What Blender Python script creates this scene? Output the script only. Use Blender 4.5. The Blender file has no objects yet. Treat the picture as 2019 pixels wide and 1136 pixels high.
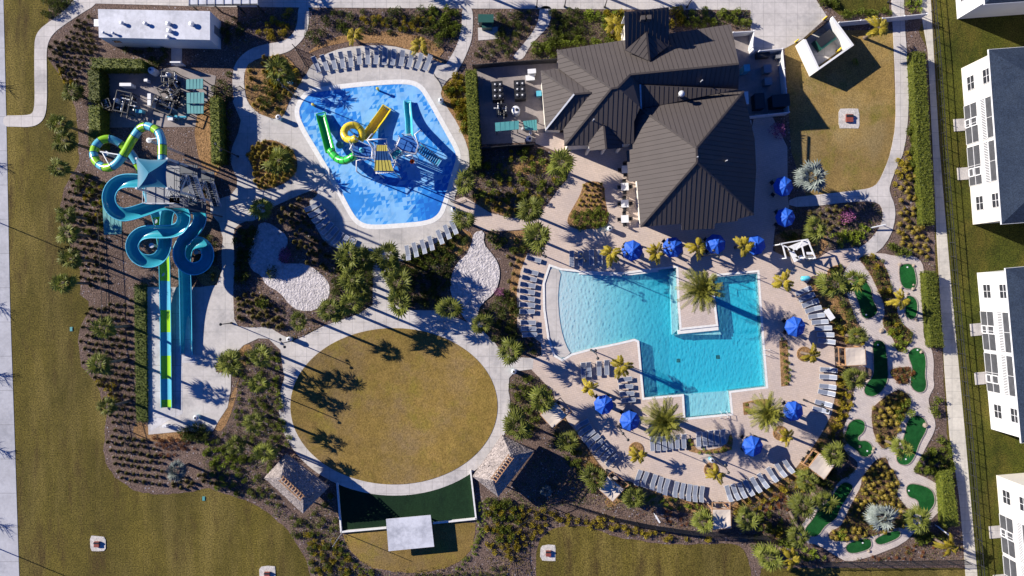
import bpy, math, random
import numpy as np
from mathutils import Vector
from mathutils.geometry import tessellate_polygon
random.seed(7); NR = np.random.RandomState(11)
S = bpy.context.scene
COL = S.collection
R = math.radians
PI = math.pi
# ---------------------------------------------------------------- site frame: metres, survey grid of 15 units per metre
H = 90.0
K = 15.0
def W(px, py, z=0.0):
    k = (1 - z / H) / K
    return Vector(((px - 1009.5) * k, (568 - py) * k, z))
def WL(pts, z=0.0): return [W(x, y, z) for x, y in pts]
SUN_EL, SUN_AZ = R(26), R(22.5)          # light travels to +x, -y
# ---------------------------------------------------------------- materials
def srgb(*c): return tuple(((v / 255) / 12.92 if v / 255 <= 0.04045 else ((v / 255 + 0.055) / 1.055) ** 2.4) for v in c)
class NT:
    def __init__(s, name):
        s.m = bpy.data.materials.new(name); s.m.use_nodes = True
        s.t = s.m.node_tree; s.n = s.t.nodes; s.l = s.t.links
        s.b = s.n['Principled BSDF']; s.out = s.n['Material Output']
    def add(s, t, **kw):
        n = s.n.new(t)
        for k, v in kw.items(): setattr(n, k, v)
        return n
    def link(s, a, b): s.l.new(a, b)
    def coord(s, kind='Object'):
        return s.add('ShaderNodeTexCoord').outputs[kind]
    def noise(s, vec, scale, detail=3, rough=.55):
        n = s.add('ShaderNodeTexNoise'); n.inputs['Scale'].default_value = scale
        n.inputs['Detail'].default_value = detail; n.inputs['Roughness'].default_value = rough
        s.link(vec, n.inputs['Vector']); return n.outputs['Fac']
    def ramp(s, fac, stops, interp='LINEAR'):
        r = s.add('ShaderNodeValToRGB'); cr = r.color_ramp; cr.interpolation = interp
        cr.elements[0].position, cr.elements[0].color = stops[0][0], (*stops[0][1], 1)
        cr.elements[1].position, cr.elements[1].color = stops[-1][0], (*stops[-1][1], 1)
        for p, c in stops[1:-1]:
            e = cr.elements.new(p); e.color = (*c, 1)
        s.link(fac, r.inputs[0]); return r.outputs[0]
    def mix(s, fac, a, b, blend='MIX'):
        m = s.add('ShaderNodeMix', data_type='RGBA', blend_type=blend)
        for sock, v in ((0, fac), (6, a), (7, b)):
            if isinstance(v, (int, float)): m.inputs[sock].default_value = v
            elif isinstance(v, tuple): m.inputs[sock].default_value = (*v, 1)
            else: s.link(v, m.inputs[sock])
        return m.outputs[2]
    def math(s, op, a, b=None, c=None):
        m = s.add('ShaderNodeMath', operation=op)
        for i, v in enumerate((a, b, c)):
            if v is None: continue
            if isinstance(v, (int, float)): m.inputs[i].default_value = v
            else: s.link(v, m.inputs[i])
        return m.outputs[0]
    def bump(s, h, strength=.3, dist=.05):
        b = s.add('ShaderNodeBump'); b.inputs['Strength'].default_value = strength; b.inputs['Distance'].default_value = dist
        s.link(h, b.inputs['Height']); s.link(b.outputs[0], s.b.inputs['Normal'])
    def base(s, c):
        if isinstance(c, tuple): s.b.inputs['Base Color'].default_value = (*c, 1)
        else: s.link(c, s.b.inputs['Base Color'])
    def rough(s, r): s.b.inputs['Roughness'].default_value = r
def sc(c, k): return tuple(v * k for v in c)
def plain(name, c, rough=.5, var=.12, scale=3., metal=0., bump=0., coat=0.):
    t = NT(name); v = t.coord()
    n = t.noise(v, scale, 4)
    t.base(t.ramp(n, [(.25, sc(c, 1 - var)), (.75, sc(c, 1 + var))]))
    t.rough(rough); t.b.inputs['Metallic'].default_value = metal
    if coat: t.b.inputs['Coat Weight'].default_value = coat
    if bump: t.bump(t.noise(v, scale * 6, 3), bump, .03)
    return t.m
def ground(name, c1, c2, c3, big=.12, mid=1.2, fine=9., rough=.95, bump=.6, bd=.06, fmix=.5, speck=None, patch=None):
    t = NT(name); v = t.coord()
    a = t.ramp(t.noise(v, big, 5, .65), [(.36, c1), (.62, c2)])
    b = t.ramp(t.noise(v, mid, 4, .65), [(.36, sc(c3, .62)), (.64, sc(c3, 1.22))])
    c = t.mix(.4, a, b)
    if patch:      # streaky worn and dry patches
        mp = t.add('ShaderNodeMapping'); mp.inputs['Scale'].default_value = (1., patch[1], 1.); t.link(v, mp.inputs['Vector'])
        k = t.ramp(t.noise(mp.outputs[0], patch[0], 6, .7), [(.46, (0, 0, 0)), (.64, (1, 1, 1))]); c = t.mix(k, c, patch[2])
        k3 = t.ramp(t.noise(mp.outputs[0], patch[0] * .32, 4, .6), [(.42, (.80, .80, .82)), (.60, (1.16, 1.14, 1.05))]); c = t.mix(1., c, k3, 'MULTIPLY')
        k2 = t.ramp(t.noise(mp.outputs[0], patch[0] * 2.3, 5, .7), [(.52, (0, 0, 0)), (.7, (1, 1, 1))]); c = t.mix(k2, c, patch[3])
    f = t.noise(v, fine, 2, .7)
    g = t.ramp(f, [(.3, (1 - fmix,) * 3), (.72, (1 + fmix * .7,) * 3)])
    c = t.mix(1., c, g, 'MULTIPLY')
    if speck:
        vo = t.add('ShaderNodeTexVoronoi'); vo.inputs['Scale'].default_value = speck[0]; t.link(v, vo.inputs['Vector'])
        k = t.ramp(vo.outputs['Color'], [(speck[1], (0, 0, 0)), (speck[1] + .06, (1, 1, 1))])
        c = t.mix(k, c, speck[2])
    t.base(c); t.rough(rough)
    t.b.inputs['Specular IOR Level'].default_value = .15
    t.bump(f, bump, bd)
    return t.m
def slab(name, c, joint=(3., 3.), jw=.03, jd=.72, stain=.16, rough=.85, rot=0.):
    t = NT(name); v = t.coord()
    mp = t.add('ShaderNodeMapping'); mp.inputs['Rotation'].default_value = (0, 0, rot); t.link(v, mp.inputs['Vector'])
    sp = t.add('ShaderNodeSeparateXYZ'); t.link(mp.outputs[0], sp.inputs[0])
    js = []
    for i, ax in enumerate('XY'):
        if not joint[i]: continue
        fr = t.math('FRACT', t.math('DIVIDE', sp.outputs[ax], joint[i]))
        js.append(t.math('LESS_THAN', fr, jw / joint[i]))
    j = js[0] if len(js) == 1 else t.math('MAXIMUM', js[0], js[1])
    n1 = t.noise(v, .35, 6, .65); n2 = t.noise(v, 2.5, 5, .7)
    col = t.ramp(n1, [(.3, sc(c, 1 - stain)), (.62, sc(c, 1 + stain * .4))])
    col = t.mix(1., col, t.ramp(n2, [(.25, (.86,) * 3), (.7, (1.06,) * 3)]), 'MULTIPLY')
    n3 = t.noise(v, .16, 7, .75); col = t.mix(1., col, t.ramp(n3, [(.36, (.74, .75, .77)), (.5, (1., 1., 1.))]), 'MULTIPLY')
    col = t.mix(t.math('MULTIPLY', j, 1 - jd), col, (0.06, .055, .05))
    t.base(col); t.rough(rough); t.bump(t.noise(v, 14, 3), .15, .02)
    return t.m
def paver(name, c1, c2, scale=1., rot=0., w=.8, h=.4, var=.5, mortar=.02):
    t = NT(name); v = t.coord()
    mp = t.add('ShaderNodeMapping'); mp.inputs['Rotation'].default_value = (0, 0, rot); t.link(v, mp.inputs['Vector'])
    b = t.add('ShaderNodeTexBrick'); t.link(mp.outputs[0], b.inputs['Vector'])
    b.inputs['Scale'].default_value = scale; b.inputs['Brick Width'].default_value = w; b.inputs['Row Height'].default_value = h
    b.inputs['Mortar Size'].default_value = mortar
    b.inputs['Color1'].default_value = (*c1, 1); b.inputs['Color2'].default_value = (*c2, 1)
    b.inputs['Mortar'].default_value = (*sc(c1, .84), 1)
    n1 = t.noise(v, .3, 5, .6); n2 = t.noise(v, 3, 4, .7)
    c = t.mix(1., b.outputs['Color'], t.ramp(n1, [(.3, (.88, .89, .92)), (.7, (1.08, 1.06, 1.03))]), 'MULTIPLY')
    c = t.mix(1., c, t.ramp(n2, [(.25, (.9,) * 3), (.75, (1.07,) * 3)]), 'MULTIPLY')
    t.base(c); t.rough(.8); t.bump(t.noise(v, 10, 3), .2, .02)
    return t.m
def foliage(name, c1, c2, c3=None, scale=5., rough=.6, trans=.25, wild=.25):
    t = NT(name); v = t.coord()
    n = t.noise(v, scale, 3, .7)
    st = [(.28, c1), (.62, c2)] if c3 is None else [(.25, c1), (.52, c2), (.72, c3)]
    c = t.ramp(n, st)
    oi = t.add('ShaderNodeObjectInfo')
    k = t.math('MULTIPLY_ADD', oi.outputs['Random'], 2 * wild, 1 - wild)
    cc = t.add('ShaderNodeCombineXYZ')
    for i in range(3): t.link(k, cc.inputs[i])
    c = t.mix(1., c, cc.outputs[0], 'MULTIPLY')
    t.base(c); t.rough(rough); t.b.inputs['Specular IOR Level'].default_value = .3
    if trans:
        tr = t.add('ShaderNodeBsdfTranslucent'); t.link(c, tr.inputs['Color'])
        mx = t.add('ShaderNodeMixShader'); mx.inputs[0].default_value = trans
        t.link(t.b.outputs[0], mx.inputs[1]); t.link(tr.outputs[0], mx.inputs[2]); t.link(mx.outputs[0], t.out.inputs['Surface'])
    return t.m
# ---------------------------------------------------------------- mesh builder
class MB:
    def __init__(s): s.v = []; s.f = []; s.m = []
    def poly(s, pts, mi=0):
        i = len(s.v); s.v += [tuple(p) for p in pts]; s.f.append(tuple(range(i, i + len(pts)))); s.m.append(mi)
    def prism(s, pts, z0, z1, mi=0, mtop=None):
        """vertical prism over xy pts (ccw or cw)"""
        p = [(q[0], q[1]) for q in pts]
        a = sum(p[i][0] * p[(i + 1) % len(p)][1] - p[(i + 1) % len(p)][0] * p[i][1] for i in range(len(p)))
        if a < 0: p = p[::-1]
        n = len(p); i = len(s.v)
        s.v += [(x, y, z0) for x, y in p] + [(x, y, z1) for x, y in p]
        s.f.append(tuple(range(i + n, i + 2 * n))); s.m.append(mi if mtop is None else mtop)
        s.f.append(tuple(range(i + n - 1, i - 1, -1))); s.m.append(mi)
        for k in range(n):
            l = (k + 1) % n
            s.f.append((i + k, i + l, i + n + l, i + n + k)); s.m.append(mi)
    def box(s, cx, cy, z0, sx, sy, h, rot=0., mi=0, mtop=None):
        c, q = math.cos(rot), math.sin(rot)
        pts = [(cx + c * a * sx / 2 - q * b * sy / 2, cy + q * a * sx / 2 + c * b * sy / 2) for a, b in ((-1, -1), (1, -1), (1, 1), (-1, 1))]
        s.prism(pts, z0, z0 + h, mi, mtop)
    def beam(s, a, b, w=.06, h=None, mi=0, up=Vector((0, 0, 1))):
        h = h or w
        a, b = Vector(a), Vector(b); d = (b - a).normalized()
        if abs(d.dot(up)) > .98: up = Vector((0, 1, 0))
        e = d.cross(up).normalized() * (w / 2); u = e.cross(d).normalized() * (h / 2)
        i = len(s.v)
        for p in (a, b): s.v += [tuple(p - e - u), tuple(p + e - u), tuple(p + e + u), tuple(p - e + u)]
        for f in ((3, 2, 1, 0), (4, 5, 6, 7), (0, 1, 5, 4), (1, 2, 6, 5), (2, 3, 7, 6), (3, 0, 4, 7)):
            s.f.append(tuple(i + k for k in f)); s.m.append(mi)
    def tube(s, pts, r, n=8, mi=0, caps=True, seg=None, rings=None, rings_w=.03, ring_m=1):
        P = [Vector(p) for p in pts]; i0 = len(s.v); m = len(P)
        rr = r if isinstance(r, (list, tuple)) else [r] * m
        pu = None
        for k in range(m):
            d = (P[min(k + 1, m - 1)] - P[max(k - 1, 0)]).normalized()
            if pu is None: pu = Vector((0, 0, 1)) if abs(d.z) < .9 else Vector((1, 0, 0))
            e = d.cross(pu)
            if e.length < 1e-5: e = d.cross(Vector((0, 1, 0)))
            e.normalize(); u = e.cross(d).normalized(); pu = u
            for j in range(n):
                a = 2 * PI * j / n
                s.v.append(tuple(P[k] + e * (math.cos(a) * rr[k]) + u * (math.sin(a) * rr[k])))
        for k in range(m - 1):
            mm = seg(k) if seg else mi
            for j in range(n):
                l = (j + 1) % n
                s.f.append((i0 + k * n + j, i0 + k * n + l, i0 + (k + 1) * n + l, i0 + (k + 1) * n + j)); s.m.append(mm)
        if rings:
            for k in rings:
                d = (P[k + 1] - P[k - 1]).normalized() * rings_w; s.tube([P[k] - d, P[k] + d], rr[k] * 1.06, n, ring_m)
        if caps:
            s.f.append(tuple(i0 + j for j in range(n))[::-1]); s.m.append(seg(0) if seg else mi)
            s.f.append(tuple(i0 + (m - 1) * n + j for j in range(n))); s.m.append(seg(m - 2) if seg else mi)
    def lathe(s, prof, cx=0., cy=0., n=16, mi=0):
        i0 = len(s.v); m = len(prof)
        for r, z in prof:
            for j in range(n):
                a = 2 * PI * j / n; s.v.append((cx + r * math.cos(a), cy + r * math.sin(a), z))
        for k in range(m - 1):
            for j in range(n):
                l = (j + 1) % n
                s.f.append((i0 + k * n + j, i0 + k * n + l, i0 + (k + 1) * n + l, i0 + (k + 1) * n + j)); s.m.append(mi)
        s.f.append(tuple(i0 + (m - 1) * n + j for j in range(n))); s.m.append(mi)
        s.f.append(tuple(i0 + j for j in range(n))[::-1]); s.m.append(mi)
    def sweep(s, path, prof, mi=0, seg=None, closed=True):
        """prof: list of (side, up); path: points"""
        P = [Vector(p) for p in path]; i0 = len(s.v); n = len(prof); m = len(P); Z = Vector((0, 0, 1))
        for k in range(m):
            d = (P[min(k + 1, m - 1)] - P[max(k - 1, 0)]); d.normalize()
            e = d.cross(Z).normalized(); u = e.cross(d).normalized()
            for a, b in prof: s.v.append(tuple(P[k] + e * a + u * b))
        q = n if closed else n - 1
        for k in range(m - 1):
            mm = seg(k) if seg else mi
            for j in range(q):
                l = (j + 1) % n
                s.f.append((i0 + k * n + j, i0 + (k + 1) * n + j, i0 + (k + 1) * n + l, i0 + k * n + l)); s.m.append(mm)
        if closed:
            s.f.append(tuple(i0 + j for j in range(n))); s.m.append(seg(0) if seg else mi)
            s.f.append(tuple(i0 + (m - 1) * n + j for j in range(n))[::-1]); s.m.append(seg(m - 2) if seg else mi)
    def quads(s, A, mi=0):
        """A: array (N,4,3)"""
        i = len(s.v); n = len(A)
        s.v += [tuple(p) for p in A.reshape(-1, 3).tolist()]
        s.f += [(i + 4 * k, i + 4 * k + 1, i + 4 * k + 2, i + 4 * k + 3) for k in range(n)]
        s.m += [mi] * n
ORG = {}
def mesh_of(name, mb, mats, org=(0, 0, 0), smooth=False):
    me = bpy.data.meshes.new(name)
    ox, oy, oz = org
    me.from_pydata([(x - ox, y - oy, z - oz) for x, y, z in mb.v], [], mb.f)
    if not isinstance(mats, (list, tuple)): mats = [mats]
    for m in mats: me.materials.append(m)
    if len(mats) > 1: me.polygons.foreach_set('material_index', mb.m)
    if smooth: me.polygons.foreach_set('use_smooth', [True] * len(mb.f))
    me.update(); return me
def obj(name, mb, mats, parent=None, loc=None, smooth=False):
    """ONE mesh object; as a part its vertices go into the frame of its thing"""
    if parent is not None: org = ORG[parent.name]
    else: org = tuple(loc) if loc is not None else (0, 0, 0)
    o = bpy.data.objects.new(name, mesh_of(name, mb, mats, org, smooth)); COL.objects.link(o)
    if parent is not None: o.parent = parent
    else: o.location = org
    ORG[o.name] = org
    return o
def tag(o, label, cat, group=None, kind=None):
    if label: o['label'] = label
    if cat: o['category'] = cat
    if group: o['group'] = group
    if kind: o['kind'] = kind
    return o
def thing(name, label, cat, loc=(0, 0, 0), group=None):
    o = bpy.data.objects.new(name, None); COL.objects.link(o); o.location = loc; o.empty_display_size = .3
    ORG[o.name] = tuple(loc); return tag(o, label, cat, group)
def copy_thing(src, loc, rz=0., label=None, group=None, scale=1.):
    c = src.copy(); COL.objects.link(c); c.location = loc; c.rotation_euler = (0, 0, rz); c.scale = (scale,) * 3
    if label: c['label'] = label
    if group: c['group'] = group
    for ch in src.children:
        d = ch.copy(); COL.objects.link(d); d.parent = c
        for g in ch.children:
            e = g.copy(); COL.objects.link(e); e.parent = d
    return c
class Proto:
    """first placement moves the built thing itself, later ones copy it with its parts"""
    def __init__(s, root): s.r = root; s.used = False
    def put(s, loc, rz=0., label=None, group=None, scale=1.):
        if not s.used:
            s.used = True; o = s.r; o.location = loc; o.rotation_euler = (0, 0, rz); o.scale = (scale,) * 3
            if label: o['label'] = label
            if group: o['group'] = group
            return o
        return copy_thing(s.r, loc, rz, label, group, scale)
ORD = ['first', 'second', 'third', 'fourth', 'fifth', 'sixth', 'seventh', 'eighth', 'ninth', 'tenth', 'eleventh', 'twelfth', 'thirteenth', 'fourteenth', 'fifteenth', 'sixteenth']
# ---------------------------------------------------------------- 2D helpers
def smooth(pts, it=2):
    for _ in range(it):
        q = []
        for i in range(len(pts)):
            a, b = pts[i], pts[(i + 1) % len(pts)]
            q += [(a[0] * .75 + b[0] * .25, a[1] * .75 + b[1] * .25), (a[0] * .25 + b[0] * .75, a[1] * .25 + b[1] * .75)]
        pts = q
    return pts
def ellipse(cx, cy, a, b, n=72, t=0.):
    return [(cx + a * math.cos(2 * PI * i / n) * math.cos(t) - b * math.sin(2 * PI * i / n) * math.sin(t),
             cy + a * math.cos(2 * PI * i / n) * math.sin(t) + b * math.sin(2 * PI * i / n) * math.cos(t)) for i in range(n)]
def ragged(pts, step=9, amp=1.3):
    rg = random.Random(5); q = []
    for i in range(len(pts)):
        a, b = pts[i], pts[(i + 1) % len(pts)]; n = max(1, int(math.hypot(b[0] - a[0], b[1] - a[1]) / step))
        if n > 60: q.append(a); continue
        for k in range(n): t = k / n; q.append((a[0] + (b[0] - a[0]) * t + rg.uniform(-amp, amp), a[1] + (b[1] - a[1]) * t + rg.uniform(-amp, amp)))
    return q
def inside(x, y, p):
    r = False; j = len(p) - 1
    for i in range(len(p)):
        if (p[i][1] > y) != (p[j][1] > y) and x < (p[j][0] - p[i][0]) * (y - p[i][1]) / (p[j][1] - p[i][1]) + p[i][0]: r = not r
        j = i
    return r
def crom(pts, step=.25):
    """catmull-rom through 3D points, resampled"""
    P = [Vector(p) for p in pts]; P = [2 * P[0] - P[1]] + P + [2 * P[-1] - P[-2]]; out = []
    for i in range(1, len(P) - 2):
        n = max(2, int((P[i + 1] - P[i]).length / step))
        for k in range(n):
            t = k / n; a, b, c, d = P[i - 1], P[i], P[i + 1], P[i + 2]
            out.append(.5 * ((2 * b) + (c - a) * t + (2 * a - 5 * b + 4 * c - d) * t * t + (3 * b - a - 3 * c + d) * t ** 3))
    out.append(P[-2]); return out
def sheet(name, pts, z, mat, holes=(), skirt=.08, smooth_it=0, kind='structure', world=False):
    if smooth_it: pts = smooth(pts, smooth_it)
    f = (lambda q: [Vector((x, y, z)) for x, y in q]) if world else (lambda q: [Vector((W(x, y).x, W(x, y).y, z)) for x, y in q])
    loops = [f(pts)] + [f(h) for h in holes]
    mb = MB(); mb.v = [tuple(p) for l in loops for p in l]
    V = mb.v
    for t in tessellate_polygon(loops):
        a, b, c = (V[i] for i in t)
        if (b[0] - a[0]) * (c[1] - a[1]) - (c[0] - a[0]) * (b[1] - a[1]) < 0: t = t[::-1]
        mb.f.append(tuple(t)); mb.m.append(0)
    if skirt:
        i = 0
        for l in loops:
            n = len(l); j = len(mb.v); mb.v += [(p.x, p.y, z - skirt) for p in l]
            for k in range(n):
                q = (k + 1) % n; mb.f.append((i + k, i + q, j + q, j + k)); mb.m.append(0)
            i += n
    o = obj(name, mb, mat); o['kind'] = kind
    return o
# ================================================================ world, sun, camera
wd = bpy.data.worlds.new("World"); S.world = wd; wd.use_nodes = True
wn = wd.node_tree
sky = wn.nodes.new('ShaderNodeTexSky'); sky.sky_type = 'NISHITA'; sky.sun_disc = False
sky.sun_elevation = SUN_EL
sky.sun_rotation = math.atan2(-math.cos(SUN_AZ), math.sin(SUN_AZ))
sky.air_density = 1.0; sky.dust_density = 0.; sky.ozone_density = 10
hs = wn.nodes.new('ShaderNodeMix'); hs.data_type = 'RGBA'; hs.blend_type = 'MULTIPLY'; hs.inputs[0].default_value = 1.; hs.inputs[7].default_value = (.42, .78, 1.35, 1)   # tint added to the sky light to turn shadows a deeper blue
wn.links.new(sky.outputs[0], hs.inputs[6]); wn.links.new(hs.outputs[2], wn.nodes['Background'].inputs[0])
wn.nodes['Background'].inputs[1].default_value = 0.05
sl = bpy.data.lights.new('sun', 'SUN'); sl.energy = 5.0; sl.angle = R(.5); sl.color = (1, .93, .82)
so = bpy.data.objects.new('sun', sl); COL.objects.link(so)
so.rotation_euler = Vector((math.cos(SUN_AZ) * math.cos(SUN_EL), -math.sin(SUN_AZ) * math.cos(SUN_EL), -math.sin(SUN_EL))).to_track_quat('-Z', 'Y').to_euler()
so.location = (-60, 30, 60)
cd = bpy.data.cameras.new('camera'); cam = bpy.data.objects.new('camera', cd); COL.objects.link(cam)
cd.sensor_width = 36; cd.lens = 36 * H / (2019 / K); cd.clip_start = 1; cd.clip_end = 3000
cam.location = (0, 0, H); S.camera = cam
S.view_settings.view_transform = 'Standard'; S.view_settings.look = 'None'
S.view_settings.exposure = .9; S.view_settings.gamma = 1; S.view_settings.use_curve_mapping = False
S.cycles.max_bounces = 6; S.cycles.diffuse_bounces = 3; S.cycles.glossy_bounces = 2; S.cycles.transparent_max_bounces = 16
S.cycles.caustics_reflective = False; S.cycles.caustics_refractive = False
# ================================================================ ground materials
m_lawn = ground('lawn_grass', (.072, .066, .012), (.132, .108, .020), (.116, .086, .022), .07, .9, 6., fmix=.75, patch=(.22, .2, (.17, .132, .038), (.076, .052, .017)))
m_lawn_green = ground('green_grass', (.042, .056, .008), (.085, .09, .012), (.055, .06, .008), .15, 1.2, 6., fmix=.75, patch=(.2, .5, (.10, .085, .016), (.035, .042, .006)))
m_oval = ground('dry_grass', (.21, .15, .035), (.25, .165, .05), (.235, .155, .05), .1, .7, 6., fmix=.45, patch=(.09, .9, (.215, .15, .075), (.21, .16, .03)))
m_park = ground('straw_grass', (.25, .17, .06), (.31, .21, .08), (.27, .18, .055), .12, .9, 6., fmix=.45, patch=(.15, .8, (.28, .205, .09), (.17, .14, .03)))
m_dark_turf = ground('artificial_turf', (.008, .026, .012), (.011, .032, .014), (.009, .03, .012), .3, 2, 9., fmix=.35, bump=.2, patch=(.25, .3, (.012, .036, .015), (.006, .020, .010)))
m_green = ground('putting_turf', (.007, .075, .016), (.009, .095, .02), (.008, .085, .018), .5, 2, 10., fmix=.35, bump=.15, patch=(.5, 1., (.014, .105, .024), (.006, .06, .014)))
m_mulch = ground('dark_mulch', (.125, .088, .075), (.195, .14, .12), (.165, .108, .08), .3, 2.2, 6., fmix=.75, bump=1., bd=.12, speck=(7., .86, (.3, .27, .29)))
m_brown_mulch = ground('brown_mulch', (.13, .075, .045), (.2, .115, .07), (.16, .095, .06), .4, 2.2, 6., fmix=.7, bump=1., bd=.1)
m_straw = ground('pine_straw', (.27, .15, .065), (.37, .215, .10), (.30, .18, .085), .4, 2., 6., fmix=.6, bump=1., bd=.1)
m_shell = ground('crushed_shell', (.50, .46, .46), (.60, .56, .56), (.54, .50, .50), .3, 1.6, 4., fmix=.3, bump=1., bd=.22)
m_walk = slab('concrete', (.51, .475, .45), (1.5, 1.5), .05, .62)
m_road = slab('road_concrete', (.40, .40, .43), (0, 4.5), .07, .55)
m_deck_c = slab('broom_concrete', (.485, .455, .43), (2.9, 2.9), .05, .66, .16)
m_cream_walk = slab('cream_concrete', (.56, .52, .45), (1.7, 1.7), .05, .6)
m_landing = slab('landing_concrete', (.50, .49, .50), (3.4, 3.4), .06, .5, .28)
m_yard = slab('grey_yard', (.27, .235, .225), (4., 4.), .03, .8, .2)
m_paver = paver('tan_pavers', (.50, .405, .345), (.54, .44, .38), 1., R(12), .5, .25)
m_paver2 = paver('light_pavers', (.50, .41, .36), (.54, .45, .40), 1., R(-20), .5, .25)
m_golfpath = paver('stone_path', (.47, .41, .375), (.54, .475, .435), 1., R(30), .5, .25)
m_kerb = plain('white_kerb', (.66, .65, .63), .7)
m_plaster = plain('pool_plaster', (.62, .64, .64), .6, .04)
# ================================================================ pool outlines
POOL = [(1085, 526), (1106, 533), (1160, 539), (1227, 541), (1280, 534), (1333, 528), (1336, 600), (1340, 651), (1416, 643), (1411, 600), (1405, 545),
        (1493, 537), (1500, 640), (1510, 762), (1437, 771), (1441, 815), (1351, 824), (1348, 777), (1270, 784), (1265, 730), (1260, 672),
        (1251, 668), (1217, 676), (1164, 687), (1127, 697), (1109, 708), (1095, 700), (1083, 665), (1075, 610), (1074, 560)]
SPLASH = smooth([(596, 201), (612, 184), (640, 180), (700, 172), (791, 165), (822, 170), (838, 190), (876, 259), (897, 296), (900, 312), (894, 330), (873, 401),
                 (864, 424), (841, 436), (783, 441), (733, 444), (710, 438), (694, 418), (664, 359), (625, 293), (600, 252), (588, 222)], 2)
# ================================================================ ground layers
big = [(-9000, -9000), (11000, -9000), (11000, 10000), (-9000, 10000)]
sheet('lawn', big, 0, m_lawn, [POOL], 0)
sheet('road', [(-160, -700), (7, -700), (7, 0), (13, 250), (20, 600), (29, 860), (38, 1136), (60, 1900), (-160, 1900)], .03, m_road)
HULL = [(96, 10), (160, -60), (1830, -60), (1822, 40), (1812, 61), (1829, 101), (1838, 330), (1843, 440), (1844, 540), (1857, 689), (1868, 860), (1874, 900), (1890, 974), (1905, 1120), (1500, 1120),
        (1485, 1250), (612, 1250), (612, 1136), (604, 1105), (588, 1079), (569, 1047), (527, 1010), (485, 986), (454, 976), (412, 963), (370, 971), (312, 976), (264, 968), (227, 942), (209, 912), (205, 889),
        (206, 858), (210, 819), (203, 792), (190, 755), (161, 724), (153, 673), (158, 644), (177, 613), (174, 594), (158, 581), (158, 533), (148, 512), (137, 481), (121, 449), (120, 404), (127, 372), (140, 346),
        (156, 320), (154, 270), (150, 215), (125, 160), (93, 112)]
sheet('mulch_bed', ragged(HULL), .012, m_mulch, [POOL])
sheet('green_lawn', [(1838, -700), (1845, 120), (1875, 560), (1903, 860), (1930, 1180), (1990, 1900), (3400, 1900), (3400, -700)], .008, m_lawn_green, skirt=0)
for nm, pts, mm, it in (
        ('lower_lawn', [(1056, 1100), (1058, 1080), (1068, 1058), (1085, 1045), (1111, 1037), (1164, 1039), (1212, 1058), (1270, 1068), (1322, 1075), (1400, 1072), (1455, 1071), (1472, 1090), (1483, 1136), (1485, 1245), (1064, 1245)], m_lawn, 1),
        ('stage_lawn', [(672, 1046), (688, 1084), (717, 1113), (757, 1126), (836, 1130), (889, 1118), (923, 1095), (936, 1063), (940, 1020)], m_oval, 1),
        ('dog_lawn', [(1545, 60), (1760, 60), (1766, 245), (1756, 300), (1746, 329), (1731, 363), (1718, 371), (1700, 374), (1615, 384), (1590, 388), (1560, 300)], m_park, 0),
        ('back_lawn', [(1652, -100), (1753, -100), (1753, 25), (1655, 30), (1625, 5)], m_lawn_green, 0)):
    sheet(nm, ragged(smooth(pts, it)) if it else pts, .03, mm)
# sidewalks and concrete
sheet('top_walk', [(190, -700), (1480, -700), (1480, 20), (900, 17), (440, 14), (185, 7), (165, -12)], .05, m_walk)
sheet('left_path', smooth([(7, 228), (30, 228), (57, 227), (66, 222), (69, 200), (68, 150), (68, 100), (69, 75), (78, 58), (95, 45), (140, 12), (170, -40), (215, -40), (190, 10), (165, 24), (120, 54), (104, 68), (95, 84), (92, 105), (93, 150), (93, 205), (89, 232), (76, 246), (58, 251), (30, 250), (7, 250)], 2), .046, m_walk)
sheet('entry_path', smooth([(588, 10), (587, 48), (576, 70), (558, 82), (530, 86), (495, 95), (470, 115), (459, 138), (458, 180), (470, 232), (500, 262), (520, 230), (487, 205), (481, 165), (482, 142), (492, 125), (512, 114), (548, 109), (575, 100), (598, 78), (609, 55), (611, 10)], 2), .054, m_walk)
sheet('service_path', smooth([(911, 12), (911, 45), (905, 80), (892, 108), (870, 140), (890, 160), (912, 125), (926, 92), (932, 70), (933, 12)], 2), .058, m_walk)
sheet('garden_path', smooth([(1064, 12), (1062, 40), (1050, 65), (1025, 95), (1008, 115), (1030, 120), (1042, 95), (1062, 72), (1080, 55), (1087, 35), (1088, 12)], 2), .05, m_walk)
sheet('building_path', [(338, 93), (359, 93), (359, 130), (338, 130)], .05, m_walk)
WEST = [(459, 200), (481, 165), (487, 205), (509, 224), (540, 235), (556, 232), (580, 182), (600, 150), (625, 300), (680, 440), (660, 470), (610, 400), (604, 381), (565, 398), (530, 412), (518, 432), (500, 440), (462, 450),
        (462, 573), (462, 629), (470, 643), (500, 644), (530, 644), (555, 660), (577, 670), (590, 680), (560, 740), (553, 690), (530, 668), (510, 667), (480, 681), (462, 700), (427, 716), (426, 734), (456, 736), (455, 771), (449, 803), (433, 827), (420, 850), (343, 852), (293, 857),
        (287, 566), (396, 566), (428, 562), (438, 530), (437, 500), (440, 470), (432, 440), (415, 420), (415, 396), (430, 393), (455, 385), (467, 370), (468, 352), (460, 335), (453, 315), (458, 290), (470, 262), (475, 238)]
sheet('plaza', WEST, .05, m_deck_c)
sheet('slide_landing', [(288, 567), (383, 566), (384, 714), (360, 716), (360, 816), (330, 830), (294, 852)], .058, m_landing)
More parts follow.
